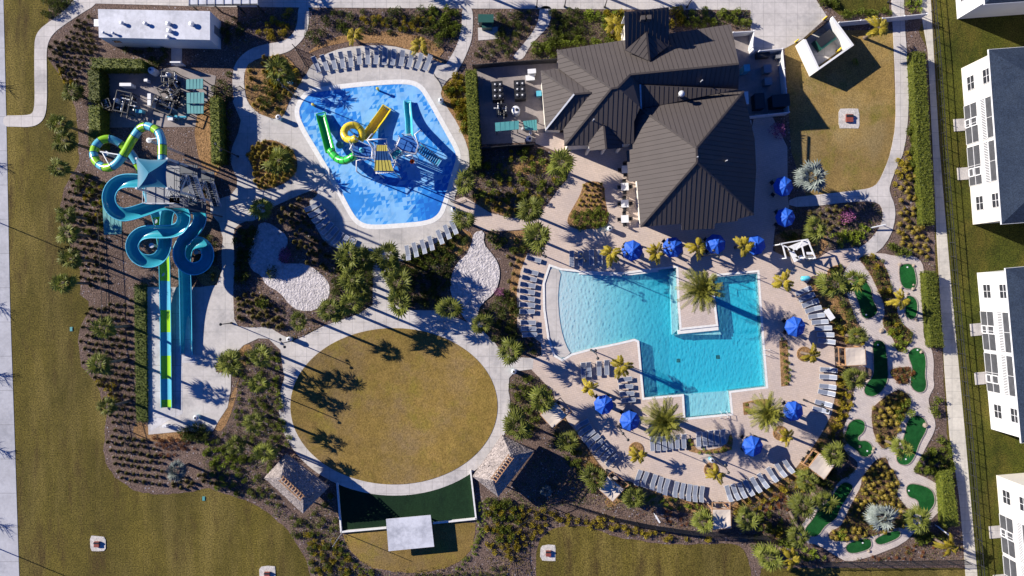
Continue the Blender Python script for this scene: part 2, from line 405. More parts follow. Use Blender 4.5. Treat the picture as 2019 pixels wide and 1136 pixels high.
sheet('splash_deck', smooth([(596, 160), (618, 122), (655, 100), (700, 91), (765, 89), (825, 103), (862, 123), (885, 128), (895, 145), (873, 169), (868, 190), (884, 216), (902, 243), (923, 290), (926, 320), (923, 338), (908, 362), (893, 395), (907, 425), (906, 446), (860, 480), (800, 514), (775, 516), (775, 500),
                      (736, 495), (700, 502), (655, 494), (628, 470), (598, 404), (622, 376), (600, 330), (560, 240)], 1), .062, m_deck_c, [SPLASH])
RING_O = ellipse(778, 801, 228, 176, 96)
sheet('ring_walk', RING_O, .066, m_walk)
sheet('ring_plaza', [(577, 672), (600, 663), (640, 642), (700, 622), (735, 602), (735, 480), (770, 480), (768, 560), (775, 600), (808, 611), (860, 612), (890, 622), (920, 635), (950, 650), (975, 675), (988, 693), (1010, 704), (1052, 706), (1050, 728), (1016, 732), (1004, 745), (1000, 810), (930, 720), (780, 640), (640, 690), (585, 790), (556, 765)], .07, m_walk)
sheet('oval_lawn', ellipse(777, 801, 204, 154, 96), .1, m_oval)
sheet('stage_turf', [(666, 951), (674, 1047), (939, 1021), (928, 926), (890, 950), (840, 967), (780, 974), (720, 968)], .062, m_dark_turf)
# pool deck
DECK = [(892, 397), (915, 388), (926, 394), (966, 420), (1006, 430), (1045, 430), (1064, 423), (1085, 396), (1101, 372), (1116, 357), (1130, 320), (1100, 300), (1056, 283), (1055, 262), (1300, 262), (1480, 262), (1488, 225), (1520, 225), (1552, 290), (1553, 390), (1556, 409), (1530, 440),
        (1527, 455), (1523, 495), (1545, 505), (1610, 512), (1636, 494), (1688, 488), (1710, 496), (1690, 516), (1650, 535), (1625, 541), (1600, 545), (1590, 560), (1605, 590), (1625, 615), (1640, 650), (1645, 690), (1648, 770), (1640, 815), (1622, 850), (1600, 885), (1580, 908), (1560, 935), (1520, 955), (1470, 982), (1440, 990), (1440, 1040), (1406, 1040), (1400, 998), (1380, 985), (1330, 980), (1270, 962), (1240, 948), (1205, 945), (1195, 930),
        (1175, 905), (1145, 862), (1120, 832), (1106, 805), (1095, 790), (1088, 770), (1048, 729), (1050, 708), (1068, 700), (1066, 676), (1050, 664), (1030, 660), (1020, 645), (1019, 573), (1027, 533), (1040, 499), (1066, 507), (1082, 470), (1082, 449), (1056, 446), (1037, 452), (987, 456), (953, 454), (930, 440), (905, 425)]
sheet('pool_deck', DECK, .066, m_paver, [POOL])
sheet('pool_island', [(1337, 528), (1405, 545), (1410, 600), (1412, 640), (1342, 646), (1337, 600)], .07, m_paver2)
sheet('dining_terrace', [(1140, 302), (1240, 310), (1262, 455), (1200, 446), (1192, 372), (1185, 359), (1163, 355), (1128, 352)], .07, m_paver)
# dog park path, drive, right sidewalk
sheet('dog_path', smooth([(1753, -90), (1757, 0), (1760, 60), (1765, 153), (1766, 245), (1756, 300), (1746, 329), (1731, 361), (1718, 370), (1700, 374), (1615, 384), (1556, 390), (1556, 409), (1615, 406), (1676, 398), (1722, 397), (1738, 406), (1741, 428), (1734, 450), (1713, 476), (1688, 492), (1700, 510), (1734, 496), (1757, 463), (1765, 430), (1764, 405), (1754, 381), (1753, 368), (1768, 329), (1783, 298), (1792, 215), (1789, 123), (1783, 46), (1780, -90)], 1), .074, m_walk)
sheet('driveway', [(1475, -400), (1600, -400), (1609, 0), (1631, 34), (1581, 78), (1547, 96), (1484, 102), (1480, 55)], .054, m_walk)
sheet('right_walk', [(1800, -700), (1811, 0), (1829, 101), (1838, 280), (1847, 480), (1862, 730), (1872, 860), (1890, 974), (1898, 1060), (1912, 1250), (1950, 1700), (1975, 1700), (1936, 1250), (1927, 1136), (1903, 860), (1875, 560), (1852, 290), (1841, 107), (1835, 0), (1825, -700)], .03, m_cream_walk)
sheet('pump_yard', [(206, 141), (300, 140), (350, 131), (426, 150), (412, 250), (204, 252)], .05, m_yard)
sheet('service_yard', [(936, 128), (1100, 120), (1100, 272), (1060, 280), (950, 285), (944, 210)], .05, m_yard)
sheet('kitchen_yard', [(1440, 62), (1484, 62), (1484, 98), (1543, 97), (1556, 222), (1460, 232)], .05, m_yard)
sheet('utility_pad', [(942, 55), (981, 53), (982, 77), (943, 80)], .06, m_walk)
# shell play areas, golf paths and greens
sheet('shell_path', smooth([(511, 441), (527, 438), (546, 449), (567, 465), (568, 485), (551, 499), (551, 518), (577, 520), (604, 520), (625, 533), (640, 546), (651, 562), (650, 586), (636, 596), (622, 613), (590, 613), (572, 602), (552, 576), (524, 562), (516, 543), (496, 533), (487, 508), (499, 475), (508, 452)], 1), .12, m_shell)
sheet('shell_path', smooth([(934, 458), (956, 454), (953, 481), (969, 499), (983, 520), (986, 542), (982, 562), (975, 578), (948, 600), (940, 626), (960, 655), (930, 648), (905, 612), (888, 580), (888, 548), (902, 516), (918, 505), (930, 481)], 1), .12, m_shell)
GOLF = smooth([(1688, 500), (1740, 499), (1762, 505), (1792, 503), (1812, 510), (1821, 527), (1824, 575), (1823, 621), (1819, 646), (1822, 672), (1836, 685), (1841, 715), (1839, 744), (1842, 762), (1834, 776), (1829, 790), (1836, 812), (1845, 835), (1840, 855), (1827, 878), (1812, 908), (1797, 930), (1829, 943), (1851, 957), (1859, 980), (1856, 1003), (1832, 1028), (1805, 1047), (1780, 1072), (1737, 1090), (1707, 1100), (1670, 1108), (1648, 1096), (1611, 1073), (1586, 1070), (1573, 1045),
               (1602, 1006), (1636, 981), (1652, 949), (1676, 937), (1691, 922), (1690, 908), (1664, 892), (1660, 855), (1670, 825), (1682, 793), (1684, 762), (1702, 756), (1722, 741), (1719, 728), (1700, 722), (1680, 715), (1690, 690), (1708, 676), (1703, 652), (1685, 627), (1679, 606), (1669, 578), (1660, 552), (1664, 535)], 1)
sheet('golf_path', GOLF, .08, m_golfpath)
GOLF_ISLES = [[(1690, 507), (1719, 504), (1738, 514), (1752, 541), (1757, 572), (1766, 588), (1767, 612), (1776, 637), (1798, 653), (1796, 673), (1780, 695), (1766, 692), (1762, 670), (1746, 652), (1738, 634), (1744, 621), (1742, 596), (1730, 572), (1715, 540), (1700, 520)],
              [(1757, 726), (1798, 722), (1803, 736), (1792, 757), (1774, 758), (1753, 738)],
              [(1774, 768), (1793, 780), (1797, 798), (1777, 820), (1770, 848), (1766, 864), (1748, 885), (1736, 883), (1722, 857), (1718, 830), (1718, 805), (1738, 787), (1760, 772)],
              [(1734, 902), (1748, 902), (1752, 919), (1768, 937), (1772, 959), (1766, 974), (1783, 996), (1796, 1011), (1789, 1032), (1770, 1040), (1722, 1057), (1664, 1067), (1640, 1066), (1632, 1056), (1638, 1046), (1657, 1038), (1668, 1015), (1685, 980), (1697, 959), (1698, 943), (1707, 930), (1722, 910)]]
for p in GOLF_ISLES: sheet('golf_bed', p, .11, m_brown_mulch, smooth_it=1)
GREENS = [[(1771, 530), (1777, 521), (1798, 520), (1804, 541), (1806, 562), (1798, 571), (1776, 567)],
          [(1787, 580), (1808, 590), (1807, 624), (1795, 631), (1783, 621), (1785, 597)],
          [(1679, 545), (1694, 545), (1707, 556), (1717, 570), (1719, 591), (1731, 612), (1722, 625), (1707, 629), (1697, 621), (1693, 597), (1681, 572)],
          [(1719, 676), (1730, 670), (1743, 675), (1746, 692), (1749, 719), (1750, 750), (1738, 771), (1722, 782), (1706, 779), (1702, 768), (1710, 753), (1722, 741), (1722, 707)],
          [(1790, 694), (1804, 684), (1820, 691), (1825, 713), (1822, 741), (1826, 757), (1822, 772), (1808, 774), (1795, 763), (1794, 744), (1799, 725), (1791, 706)],
          [(1667, 851), (1673, 833), (1688, 825), (1703, 830), (1705, 843), (1700, 854), (1690, 861), (1692, 870), (1709, 868), (1721, 882), (1716, 899), (1698, 901), (1690, 888), (1670, 875), (1663, 862)],
          [(1789, 826), (1806, 817), (1823, 826), (1827, 846), (1811, 873), (1803, 900), (1790, 917), (1771, 915), (1765, 900), (1777, 876), (1783, 854)],
          [(1785, 960), (1795, 952), (1829, 960), (1841, 974), (1842, 995), (1823, 1015), (1804, 1015), (1812, 998), (1808, 984), (1789, 979)],
          [(1654, 956), (1667, 949), (1683, 958), (1671, 977), (1655, 1002), (1648, 1023), (1626, 1035), (1612, 1058), (1588, 1055), (1584, 1044), (1605, 1020), (1612, 1004), (1634, 986)],
          [(1664, 1072), (1712, 1058), (1719, 1074), (1710, 1084), (1672, 1093)],
          [(1722, 1061), (1770, 1042), (1777, 1057), (1744, 1072), (1728, 1073)]]
for p in GREENS: sheet('putting_green', p, .12, m_green, smooth_it=2)
# planting islands
IS1 = [(485, 129), (506, 119), (556, 106), (574, 119), (588, 140), (598, 156), (580, 182), (567, 209), (559, 230), (540, 235), (509, 224), (490, 203), (482, 169)]
IS2 = [(493, 296), (517, 277), (540, 276), (564, 287), (579, 298), (588, 322), (583, 343), (556, 366), (514, 376), (505, 367), (503, 346), (490, 312)]
IS3 = [(530, 412), (565, 396), (605, 379), (622, 374), (628, 384), (604, 400), (630, 466), (657, 490), (700, 499), (732, 493), (735, 540), (734, 598), (700, 620), (650, 638), (615, 652), (600, 662), (577, 669), (555, 660), (530, 644), (485, 646), (470, 641), (462, 628), (460, 575), (462, 540), (465, 520), (461, 490), (460, 455), (478, 437), (505, 436)]
IS5 = [(1151, 362), (1164, 357), (1185, 360), (1192, 372), (1193, 396), (1201, 430), (1197, 446), (1177, 451), (1138, 453), (1120, 445), (1118, 430), (1131, 407), (1143, 386)]
IS6 = [(427, 716), (445, 695), (470, 690), (475, 725), (455, 734), (427, 733)]
IS7 = [(1354, 868), (1366, 862), (1370, 885), (1390, 888), (1432, 880), (1440, 850), (1446, 870), (1440, 892), (1380, 895), (1352, 888)]
IS8 = [(1536, 672), (1552, 670), (1556, 760), (1540, 762)]
IS9 = [(1464, 794), (1494, 787), (1518, 787), (1520, 812), (1466, 818)]
IS10 = [(1630, 530), (1656, 520), (1666, 532), (1650, 543), (1632, 548)]
for nm, p, mm, it in (('planting_island', IS1, m_straw, 1), ('planting_island', IS2, m_straw, 1), ('planting_island', IS3, m_mulch, 1), ('planting_island', IS5, m_straw, 1), ('planting_island', IS6, m_straw, 1), ('planting_island', IS7, m_straw, 1), ('planting_strip', IS8, m_straw, 0), ('planting_strip', IS9, m_straw, 0), ('planting_island', IS10, m_straw, 1)):
    sheet(nm, p, .09, mm, smooth_it=it)
# pine straw edges of the beds
STRAW_Z = .016
for p in ([(926, 396), (980, 424), (1045, 431), (1060, 418), (1000, 408), (950, 385)], [(985, 330), (1060, 312), (1085, 320), (1075, 345), (1020, 345), (990, 345)],
          [(1040, 501), (1027, 533), (1019, 573), (1019, 652), (1006, 650), (1002, 590), (1008, 540), (1020, 505), (1000, 470), (990, 458), (1037, 454), (1055, 448)],
          [(461, 575), (480, 580), (485, 600), (480, 646), (468, 640), (461, 628)], [(468, 690), (490, 676), (500, 690), (490, 712), (455, 780), (432, 830), (424, 850), (440, 850), (462, 800), (474, 735)],
          [(265, 830), (290, 836), (294, 857), (345, 853), (380, 845), (380, 870), (300, 872), (262, 860)], [(600, 110), (640, 92), (700, 80), (800, 84), (860, 118), (880, 130), (870, 112), (800, 70), (700, 66), (640, 78)],
          [(905, 448), (935, 462), (925, 490), (905, 505), (870, 520), (800, 530), (800, 514), (860, 481)], [(1095, 795), (1120, 835), (1175, 908), (1205, 950), (1190, 970), (1160, 930), (1115, 870), (1080, 830)],
          [(1240, 950), (1330, 982), (1400, 1000), (1400, 1020), (1320, 1005), (1230, 985), (1200, 1005), (1190, 985), (1225, 960)], [(1440, 992), (1520, 957), (1600, 890), (1645, 800), (1652, 700), (1665, 725), (1662, 800), (1620, 900), (1530, 975), (1450, 1012)],
          [(1590, 548), (1640, 560), (1660, 600), (1690, 640), (1695, 660), (1650, 675), (1640, 640), (1610, 590)], [(1530, 455), (1600, 450), (1640, 470), (1612, 512), (1540, 505), (1524, 492)],
          [(380, 240), (395, 330), (425, 350), (435, 330), (432, 190), (415, 190)], [(380, 535), (425, 520), (438, 540), (425, 562), (400, 565)], [(872, 170), (900, 150), (930, 260), (945, 300), (930, 325), (924, 290), (900, 240), (868, 192)],
          [(700, 60), (820, 66), (880, 95), (862, 120), (770, 85), (690, 85)]):
    STRAW_Z += .0025; sheet('pine_straw', p, STRAW_Z, m_straw, smooth_it=1)
# edging kerbs of the splash pad and the pool
def ring_strip(name, pts, w, z, mat, h=.06):
    """kerb strip following a closed outline, outward width w in metres"""
    P = [W(x, y) for x, y in pts]; n = len(P)
    a = sum(P[i].x * P[(i + 1) % n].y - P[(i + 1) % n].x * P[i].y for i in range(n)); sg = 1 if a > 0 else -1
    o = []
    for i in range(n):
        d1 = (P[i] - P[i - 1]).normalized(); d2 = (P[(i + 1) % n] - P[i]).normalized()
        n1 = Vector((d1.y, -d1.x, 0)) * sg; n2 = Vector((d2.y, -d2.x, 0)) * sg
        m = (n1 + n2); m = m / max(.35, m.length_squared) * 2 if m.length > .01 else n1
        o.append(P[i] + m * w)
    mb = MB()
    for i in range(n):
        j = (i + 1) % n
        q = [P[i], P[j], o[j], o[i]]
        if sg < 0: q = q[::-1]
        q = q[::-1]
        mb.poly([(p.x, p.y, z) for p in q]); mb.poly([(P[i].x, P[i].y, z - h), (P[j].x, P[j].y, z - h), (P[j].x, P[j].y, z), (P[i].x, P[i].y, z)])
        mb.poly([(o[i].x, o[i].y, z), (o[j].x, o[j].y, z), (o[j].x, o[j].y, z - h), (o[i].x, o[i].y, z - h)])
    ob = obj(name, mb, mat); ob['kind'] = 'structure'; return ob
m_edge = ground('edging_stone', (.26, .22, .19), (.40, .35, .31), (.33, .28, .25), 1.2, 4., 9., fmix=.5)
for p in GREENS: ring_strip('green_edging', smooth(p, 2), .11, .15, m_edge, .08)
ring_strip('splash_kerb', SPLASH, .62, .075, m_kerb)
ring_strip('pool_coping', POOL, .28, .078, m_kerb)
# ---------------------------------------------------------------- pool basin and water
def pool_depth(x):
    """x in metres: beach entry from the west"""
    x0 = W(1076, 0).x
    t = [(-99, .03), (x0, .03), (x0 + 2.2, .05), (x0 + 6.5, .2), (x0 + 11, .55), (x0 + 16.5, 1.2), (99, 1.25)]
    for (a, da), (b, db) in zip(t, t[1:]):
        if a <= x <= b: return da + (db - da) * (x - a) / (b - a)
def band(poly, xa, xb):
    def cut(p, f, g):
        o = []
        for i in range(len(p)):
            a, b = p[i], p[(i + 1) % len(p)]
            if f(a): o.append(a)
            if f(a) != f(b):
                t = (g - a[0]) / (b[0] - a[0]); o.append((g, a[1] + t * (b[1] - a[1])))
        return o
    q = cut(poly, lambda v: v[0] >= xa, xa)
    return cut(q, lambda v: v[0] <= xb, xb) if len(q) > 2 else q
PW = [tuple(W(x, y))[:2] for x, y in POOL]
a_ = sum(PW[i][0] * PW[(i + 1) % len(PW)][1] - PW[(i + 1) % len(PW)][0] * PW[i][1] for i in range(len(PW)))
if a_ < 0: PW = PW[::-1]
xs = [W(v, 0).x for v in (1060, 1085, 1108, 1140, 1172, 1206, 1240, 1282, 1324, 1520)]
def spa(x, y): return y < W(0, 776).y - .02 and W(1340, 0).x < x < W(1450, 0).x
def dep(x, y): return pool_depth(x)
LVL = -.03
fl = MB(); top = MB()
spa_y = W(0, 774).y
main = [p for p in PW]
sx0, sx1 = W(1348, 0).x, W(1440, 0).x
for a, b in zip(xs, xs[1:]):
    q = band(PW, a, b)
    if len(q) < 3: continue
    # concave slices of the pool: triangulated, floor follows the depth
    L = [Vector((x, y, 0)) for x, y in q]
    for t in tessellate_polygon([L]):
        t = list(t); A, B, C = (L[i] for i in t)
        if (B - A).cross(C - A).z < 0: t = t[::-1]
        P3 = [L[i] for i in t]
        fl.poly([(p.x, p.y, LVL - dep(p.x, p.y)) for p in P3])
        top.poly([(p.x, p.y, LVL) for p in P3], 0); top.poly([(p.x, p.y, LVL - dep(p.x, p.y) + .006) for p in P3[::-1]], 1)
for i in range(len(PW)):
    (x0, y0), (x1, y1) = PW[i], PW[(i + 1) % len(PW)]
    cutx = sorted([v for v in xs if min(x0, x1) < v < max(x0, x1)], reverse=x1 < x0)
    pp = [(x0, y0)] + [(v, y0 + (y1 - y0) * (v - x0) / (x1 - x0)) for v in cutx] + [(x1, y1)]
    for (a, b), (c, d) in zip(pp, pp[1:]):
        fl.poly([(c, d, LVL - dep(c, d)), (a, b, LVL - dep(a, b)), (a, b, .07), (c, d, .07)])
        top.poly([(a, b, LVL - dep(a, b) + .006), (c, d, LVL - dep(c, d) + .006), (c, d, LVL), (a, b, LVL)], 1)
obj('pool_basin', fl, m_plaster)['kind'] = 'structure'
t = NT('pool_water'); v = t.coord()
mp = t.add('ShaderNodeMapping'); mp.inputs['Scale'].default_value = (1.0, .55, 1); mp.inputs['Rotation'].default_value = (0, 0, R(35)); t.link(v, mp.inputs['Vector'])
wv = t.add('ShaderNodeTexVoronoi', feature='SMOOTH_F1'); wv.inputs['Scale'].default_value = 3.2; t.link(mp.outputs[0], wv.inputs['Vector'])
hgt = t.math('ADD', wv.outputs['Distance'], t.noise(v, 2.2, 4, .6))
bp = t.add('ShaderNodeBump'); bp.inputs['Strength'].default_value = .85; bp.inputs['Distance'].default_value = .15; t.link(hgt, bp.inputs['Height'])
tr = t.add('ShaderNodeBsdfTransparent'); gl = t.add('ShaderNodeBsdfGlossy'); gl.inputs['Roughness'].default_value = .12; t.link(bp.outputs[0], gl.inputs['Normal'])
df = t.add('ShaderNodeBsdfDiffuse'); df.inputs['Color'].default_value = (.12, .62, .80, 1); t.link(bp.outputs[0], df.inputs['Normal'])
m1 = t.add('ShaderNodeMixShader'); m1.inputs[0].default_value = .15; t.link(tr.outputs[0], m1.inputs[1]); t.link(df.outputs[0], m1.inputs[2])
fr = t.add('ShaderNodeLayerWeight'); t.link(bp.outputs[0], fr.inputs['Normal']); fz = t.math('MULTIPLY_ADD', t.math('POWER', fr.outputs['Facing'], 5.), .9, .02)
m2 = t.add('ShaderNodeMixShader'); t.link(fz, m2.inputs[0]); t.link(m1.outputs[0], m2.inputs[1]); t.link(gl.outputs[0], m2.inputs[2])
ge = t.add('ShaderNodeNewGeometry'); sg = t.add('ShaderNodeSeparateXYZ'); t.link(ge.outputs['Position'], sg.inputs[0])
isTop = t.math('GREATER_THAN', sg.outputs[2], LVL - .002); m3 = t.add('ShaderNodeMixShader'); t.link(isTop, m3.inputs[0]); t.link(tr.outputs[0], m3.inputs[1]); t.link(m2.outputs[0], m3.inputs[2])
t.link(m3.outputs[0], t.out.inputs['Surface'])
va = t.add('ShaderNodeVolumeAbsorption'); WCOL = (.12, .88, .96, 1); va.inputs['Color'].default_value = WCOL; va.inputs['Density'].default_value = 1.; t.link(va.outputs[0], t.out.inputs['Volume'])
obj('pool_water', top, t.m)['kind'] = 'structure'
sheet('beach_apron', smooth([(1084, 527), (1107, 534), (1102, 560), (1100, 590), (1103, 630), (1110, 665), (1121, 692), (1126, 696), (1110, 707), (1096, 699), (1084, 665), (1076, 610), (1075, 560)], 1), -.008, m_deck_c, skirt=.03)
# submerged white steps round the deck peninsula and at the top edge
st = MB()
for pts in ([(1336, 651), (1416, 643), (1417, 651), (1337, 659)], [(1141, 536), (1225, 540), (1226, 545), (1142, 541)], [(1233, 538), (1298, 531), (1298, 536), (1233, 544)]):
    st.prism([W(x, y) for x, y in pts], -.9, -.012)
for pts in ([(1322, 536), (1335, 534), (1338, 651), (1326, 660)], [(1326, 661), (1337, 660), (1420, 652), (1424, 660)]):
    st.prism([W(x, y) for x, y in pts], -.95, -.32)
obj('pool_steps', st, m_kerb)['kind'] = 'structure'
for x, y, d_ in ((1342, 713, 'nearer the pool wall'), (1421, 706, 'nearer the deep corner')):
    m_ = MB(); p_ = W(x, y); m_.box(p_.x, p_.y, -1.26, .5, .5, .05); tag(obj('pool_drain', m_, m_dark_turf, loc=(p_.x, p_.y, -1.26)), 'small dark drain grate on the pool floor ' + d_, 'drain')
sp = MB(); sp.prism([W(x, y) for x, y in ((1349, 778), (1437, 772), (1441, 814), (1351, 823))], -1.2, -.33)
obj('shallow_ledge', sp, m_plaster)['kind'] = 'structure'
# ---------------------------------------------------------------- splash pad floor with its triangle mosaic
t = NT('splash_mosaic'); v = t.coord()
mp = t.add('ShaderNodeMapping'); mp.inputs['Rotation'].default_value = (0, 0, R(-8)); mp.inputs['Scale'].default_value = (1 / .55,) * 3; t.link(v, mp.inputs['Vector'])
fl_ = t.add('ShaderNodeVectorMath', operation='FLOOR'); t.link(mp.outputs[0], fl_.inputs[0])
fc = t.add('ShaderNodeVectorMath', operation='FRACTION'); t.link(mp.outputs[0], fc.inputs[0])
s1 = t.add('ShaderNodeSeparateXYZ'); t.link(fc.outputs[0], s1.inputs[0])
tri = t.math('GREATER_THAN', s1.outputs[0], s1.outputs[1])
cb = t.add('ShaderNodeCombineXYZ'); s2 = t.add('ShaderNodeSeparateXYZ'); t.link(fl_.outputs[0], s2.inputs[0])
t.link(s2.outputs[0], cb.inputs[0]); t.link(s2.outputs[1], cb.inputs[1]); t.link(tri, cb.inputs[2])
wn_ = t.add('ShaderNodeTexWhiteNoise'); t.link(cb.outputs[0], wn_.inputs['Vector'])
reg = t.noise(fl_.outputs[0], .07, 1, .3)
k = t.math('MULTIPLY_ADD', t.math('SUBTRACT', wn_.outputs['Value'], .5), .16, reg)
c = t.ramp(k, [(.0, (.014, .14, .52)), (.36, (.020, .20, .62)), (.44, (.05, .28, .68)), (.48, (.20, .44, .74)), (.60, (.15, .39, .72)), (.66, (.028, .23, .64))], 'CONSTANT')
c = t.mix(1., c, t.ramp(t.noise(v, .8, 4, .6), [(.3, (.86,) * 3), (.7, (1.08,) * 3)]), 'MULTIPLY')
t.base(c); t.rough(.35); t.bump(t.noise(v, 2.5, 3), .12, .03)
sheet('splash_pad', SPLASH, .056, t.m)
# ================================================================ shared object materials
m_roof = plain('roof_metal', (.069, .057, .053), .8, .08, .5, .0); m_seam = plain('roof_seam', (.046, .036, .033), .8)
m_cap = plain('ridge_metal', (.055, .045, .04), .5, metal=.1)
m_stucco = plain('white_stucco', (.66, .655, .64), .85, .06, .5, bump=.1); m_cream = plain('cream_stucco', (.64, .60, .53), .85, .06, .5, bump=.1)
m_white = plain('white_paint', (.66, .66, .67), .5, .08); m_tpo = slab('membrane_roof', (.52, .53, .58), (1.9, 0), .03, .85, .2, .6)
m_dark = plain('dark_metal', (.02, .021, .024), .45); m_grey = plain('grey_steel', (.21, .215, .23), .5, .1, metal=.3)
m_steel = plain('dark_steel', (.085, .095, .115), .5, .15, metal=.3)
m_light = plain('light_steel', (.55, .56, .58), .4, .08, metal=.2); m_black = plain('black_plastic', (.012, .012, .014), .5)
m_shing = ground('blue_shingles', (.018, .028, .052), (.03, .043, .07), (.024, .036, .06), .4, 3., 9., fmix=.5, bump=.5, bd=.03, rough=.85)
m_glass = plain('dark_glass', (.03, .032, .04), .08, .2, coat=.3); m_screen = plain('screen_mesh', (.06, .062, .07), .7, .3, 1.2)
m_teal = plain('teal_canvas', (.06, .25, .255), .6, .1, 1.5); m_tealdark = plain('green_cabinet', (.012, .075, .06), .5)
m_wood = plain('cedar_wood', (.36, .2, .1), .7, .25, 2.); m_canvas = plain('sand_canvas', (.56, .48, .40), .8, .07, .8)
m_thatch = ground('palm_thatch', (.28, .24, .225), (.43, .37, .345), (.35, .305, .285), .6, 2.5, 8., fmix=.75, bump=1., bd=.12)
m_bluefab = plain('blue_canvas', (.008, .085, .46), .7, .12, 2.); m_sling = plain('grey_sling', (.19, .215, .275), .7, .1, 4.)
m_slide = plain('blue_gelcoat', (.03, .28, .36), .2, .15, 1.2, coat=.5); m_slide_lt = plain('cyan_gelcoat', (.10, .48, .62), .25, .08, coat=.4)
m_slide_gr = plain('lime_gelcoat', (.24, .48, .01), .22, .06, coat=.5); m_slide_bl = plain('sky_gelcoat', (.09, .36, .47), .22, .06, coat=.5)
m_green_gel = plain('green_gelcoat', (.015, .30, .04), .25, .15, coat=.5); m_yel_gel = plain('yellow_gelcoat', (.72, .53, .025), .25, .08, coat=.4)
m_navy = plain('navy_panel', (.012, .055, .17), .35, .1); m_deckblue = plain('blue_deck', (.012, .10, .36), .5, .25, 3.)
m_mustard = plain('mustard_panel', (.40, .34, .06), .5, .1, 5.); m_orange = plain('orange_plastic', (.70, .18, .03), .4)
m_rock = ground('tan_rock', (.35, .28, .21), (.46, .38, .30), (.4, .32, .25), 1., 4., 12., fmix=.5, bump=1.)
m_trunk = ground('palm_bark', (.16, .12, .09), (.25, .20, .16), (.2, .15, .12), .8, 4., 14., fmix=.5, bump=.8)
m_red = plain('rust_box', (.22, .05, .035), .6, .3)
# ================================================================ roofs
def plane_of(p):
    a, b, c = p; n = (b - a).cross(c - a).normalized()
    return (n if n.z > 0 else -n), a
def on_plane(px, py, pl):
    n, p0 = pl; a, b = (px - 1009.5) / K, (568 - py) / K
    # point (a(1-z/H), b(1-z/H), z)
    z = (n.dot(p0) - n.x * a - n.y * b) / (n.z - (n.x * a + n.y * b) / H)
    return W(px, py, z)
def roof_face(mb, pts, spacing=.58, thick=.14, seam=True):
    """pts: planar polygon in 3D; standing seams run down the slope"""
    P = [Vector(p) for p in pts]; n, p0 = plane_of((P[0], P[1], P[2]))
    A = sum(P[i].x * P[(i + 1) % len(P)].y - P[(i + 1) % len(P)].x * P[i].y for i in range(len(P)))
    if A < 0: P = P[::-1]
    mb.poly(P, 0); D = Vector((0, 0, thick))
    mb.poly([p - D for p in P[::-1]], 0)
    for i in range(len(P)):
        j = (i + 1) % len(P); mb.poly([P[i] - D, P[j] - D, P[j], P[i]], 0)
    if not seam: return
    d = (Vector((0, 0, -1)) - n * n.dot(Vector((0, 0, -1))))
    if d.length < .02: d = Vector((1, 0, 0))
    d.normalize(); e = n.cross(d)
    Q = [((p - p0).dot(e), (p - p0).dot(d)) for p in P]
    u = math.ceil(min(q[0] for q in Q) / spacing) * spacing
    while u < max(q[0] for q in Q):
        xs_ = []
        for i in range(len(Q)):
            a, b = Q[i], Q[(i + 1) % len(Q)]
            if (a[0] > u) != (b[0] > u): xs_.append(a[1] + (b[1] - a[1]) * (u - a[0]) / (b[0] - a[0]))
        xs_.sort()
        for v0, v1 in zip(xs_[::2], xs_[1::2]):
            if v1 - v0 > .15: mb.beam(p0 + e * u + d * (v0 + .04) + n * .02, p0 + e * u + d * (v1 - .04) + n * .015, .035, .035, 1, n)
        u += spacing
def walls(mb, px_pts, top_z, base_z=0., inset=.45, at=None):
    at = top_z if at is None else at
    P = [W(x, y, at) for x, y in px_pts]; c = sum(P, Vector()) / len(P)
    q = []
    for p in P:
        v = c - p; v.z = 0; q.append(p + v.normalized() * inset * 1.4)
    mb.prism(q, base_z, top_z)
# ---------------------------------------------------------------- clubhouse
EV = 4.7
club = thing('clubhouse', 'large clubhouse with brown standing seam metal hip roofs beside the swimming pool', 'building', W(1300, 250))
plN = plane_of((W(1098, 99, EV), W(1441, 48, EV), W(1211, 174, 8.0)))
pk1, pk2 = on_plane(1205, 175, plN), on_plane(1218, 173, plN); rA1, rA2 = on_plane(1243, 147, plN), on_plane(1457, 126, plN)
nw, ne = W(1098, 99, EV), W(1441, 48, EV)
plW = plane_of((nw, pk1, W(1113, 288, EV)))
w1, w2, w3, sw = on_plane(1101, 135, plW), on_plane(1166, 183, plW), on_plane(1111, 255, plW), W(1113, 288, EV)
rf = MB()
roof_face(rf, [nw, ne, rA2, rA1, pk2, pk1])
roof_face(rf, [nw, pk1, sw, w3, w2, w1])
plS = plane_of((sw, pk1, W(1250, 283, EV)))
s_r = on_plane(1262, 212, plS)
roof_face(rf, [sw, pk1, on_plane(1218, 173, plS), s_r, on_plane(1250, 240, plS), W(1250, 283, EV)])
plA = plane_of((rA1, rA2, W(1456, 173, EV + .6)))
eA1, eA2 = on_plane(1261, 166, plA), on_plane(1456, 176, plA)
roof_face(rf, [rA1, rA2, eA2, eA1])
roof_face(rf, [on_plane(1218, 173, plS), rA1, eA1, s_r])
# low cricket between the two wings
cA, cB, cC = W(1262, 167, eA1.z + .12), W(1264, 215, 5.1), W(1456, 176, 5.75)
roof_face(rf, [cA, cB, cC])
# north tower shed roof with its little saddle
plT = plane_of((W(1231, 24, 9.2), W(1319, 14, 9.2), W(1233, 99, 6.3)))
tA, tB, tC, tD = W(1231, 24, 9.2), W(1319, 14, 9.2), on_plane(1319, 90, plT), W(1233, 99, 6.3)
roof_face(rf, [tA, tB, tC, tD], .5)
g1, g2 = on_plane(1274, 64, plT) + Vector((0, 0, .12)), on_plane(1280, 121, plN) + Vector((0, 0, .12))
tl, tr_ = on_plane(1233, 99, plN) + Vector((0, 0, .1)), on_plane(1319, 91, plN) + Vector((0, 0, .1))
roof_face(rf, [tD + Vector((0, 0, .05)), g1, g2]); roof_face(rf, [g1, tC + Vector((0, 0, .05)), g2])
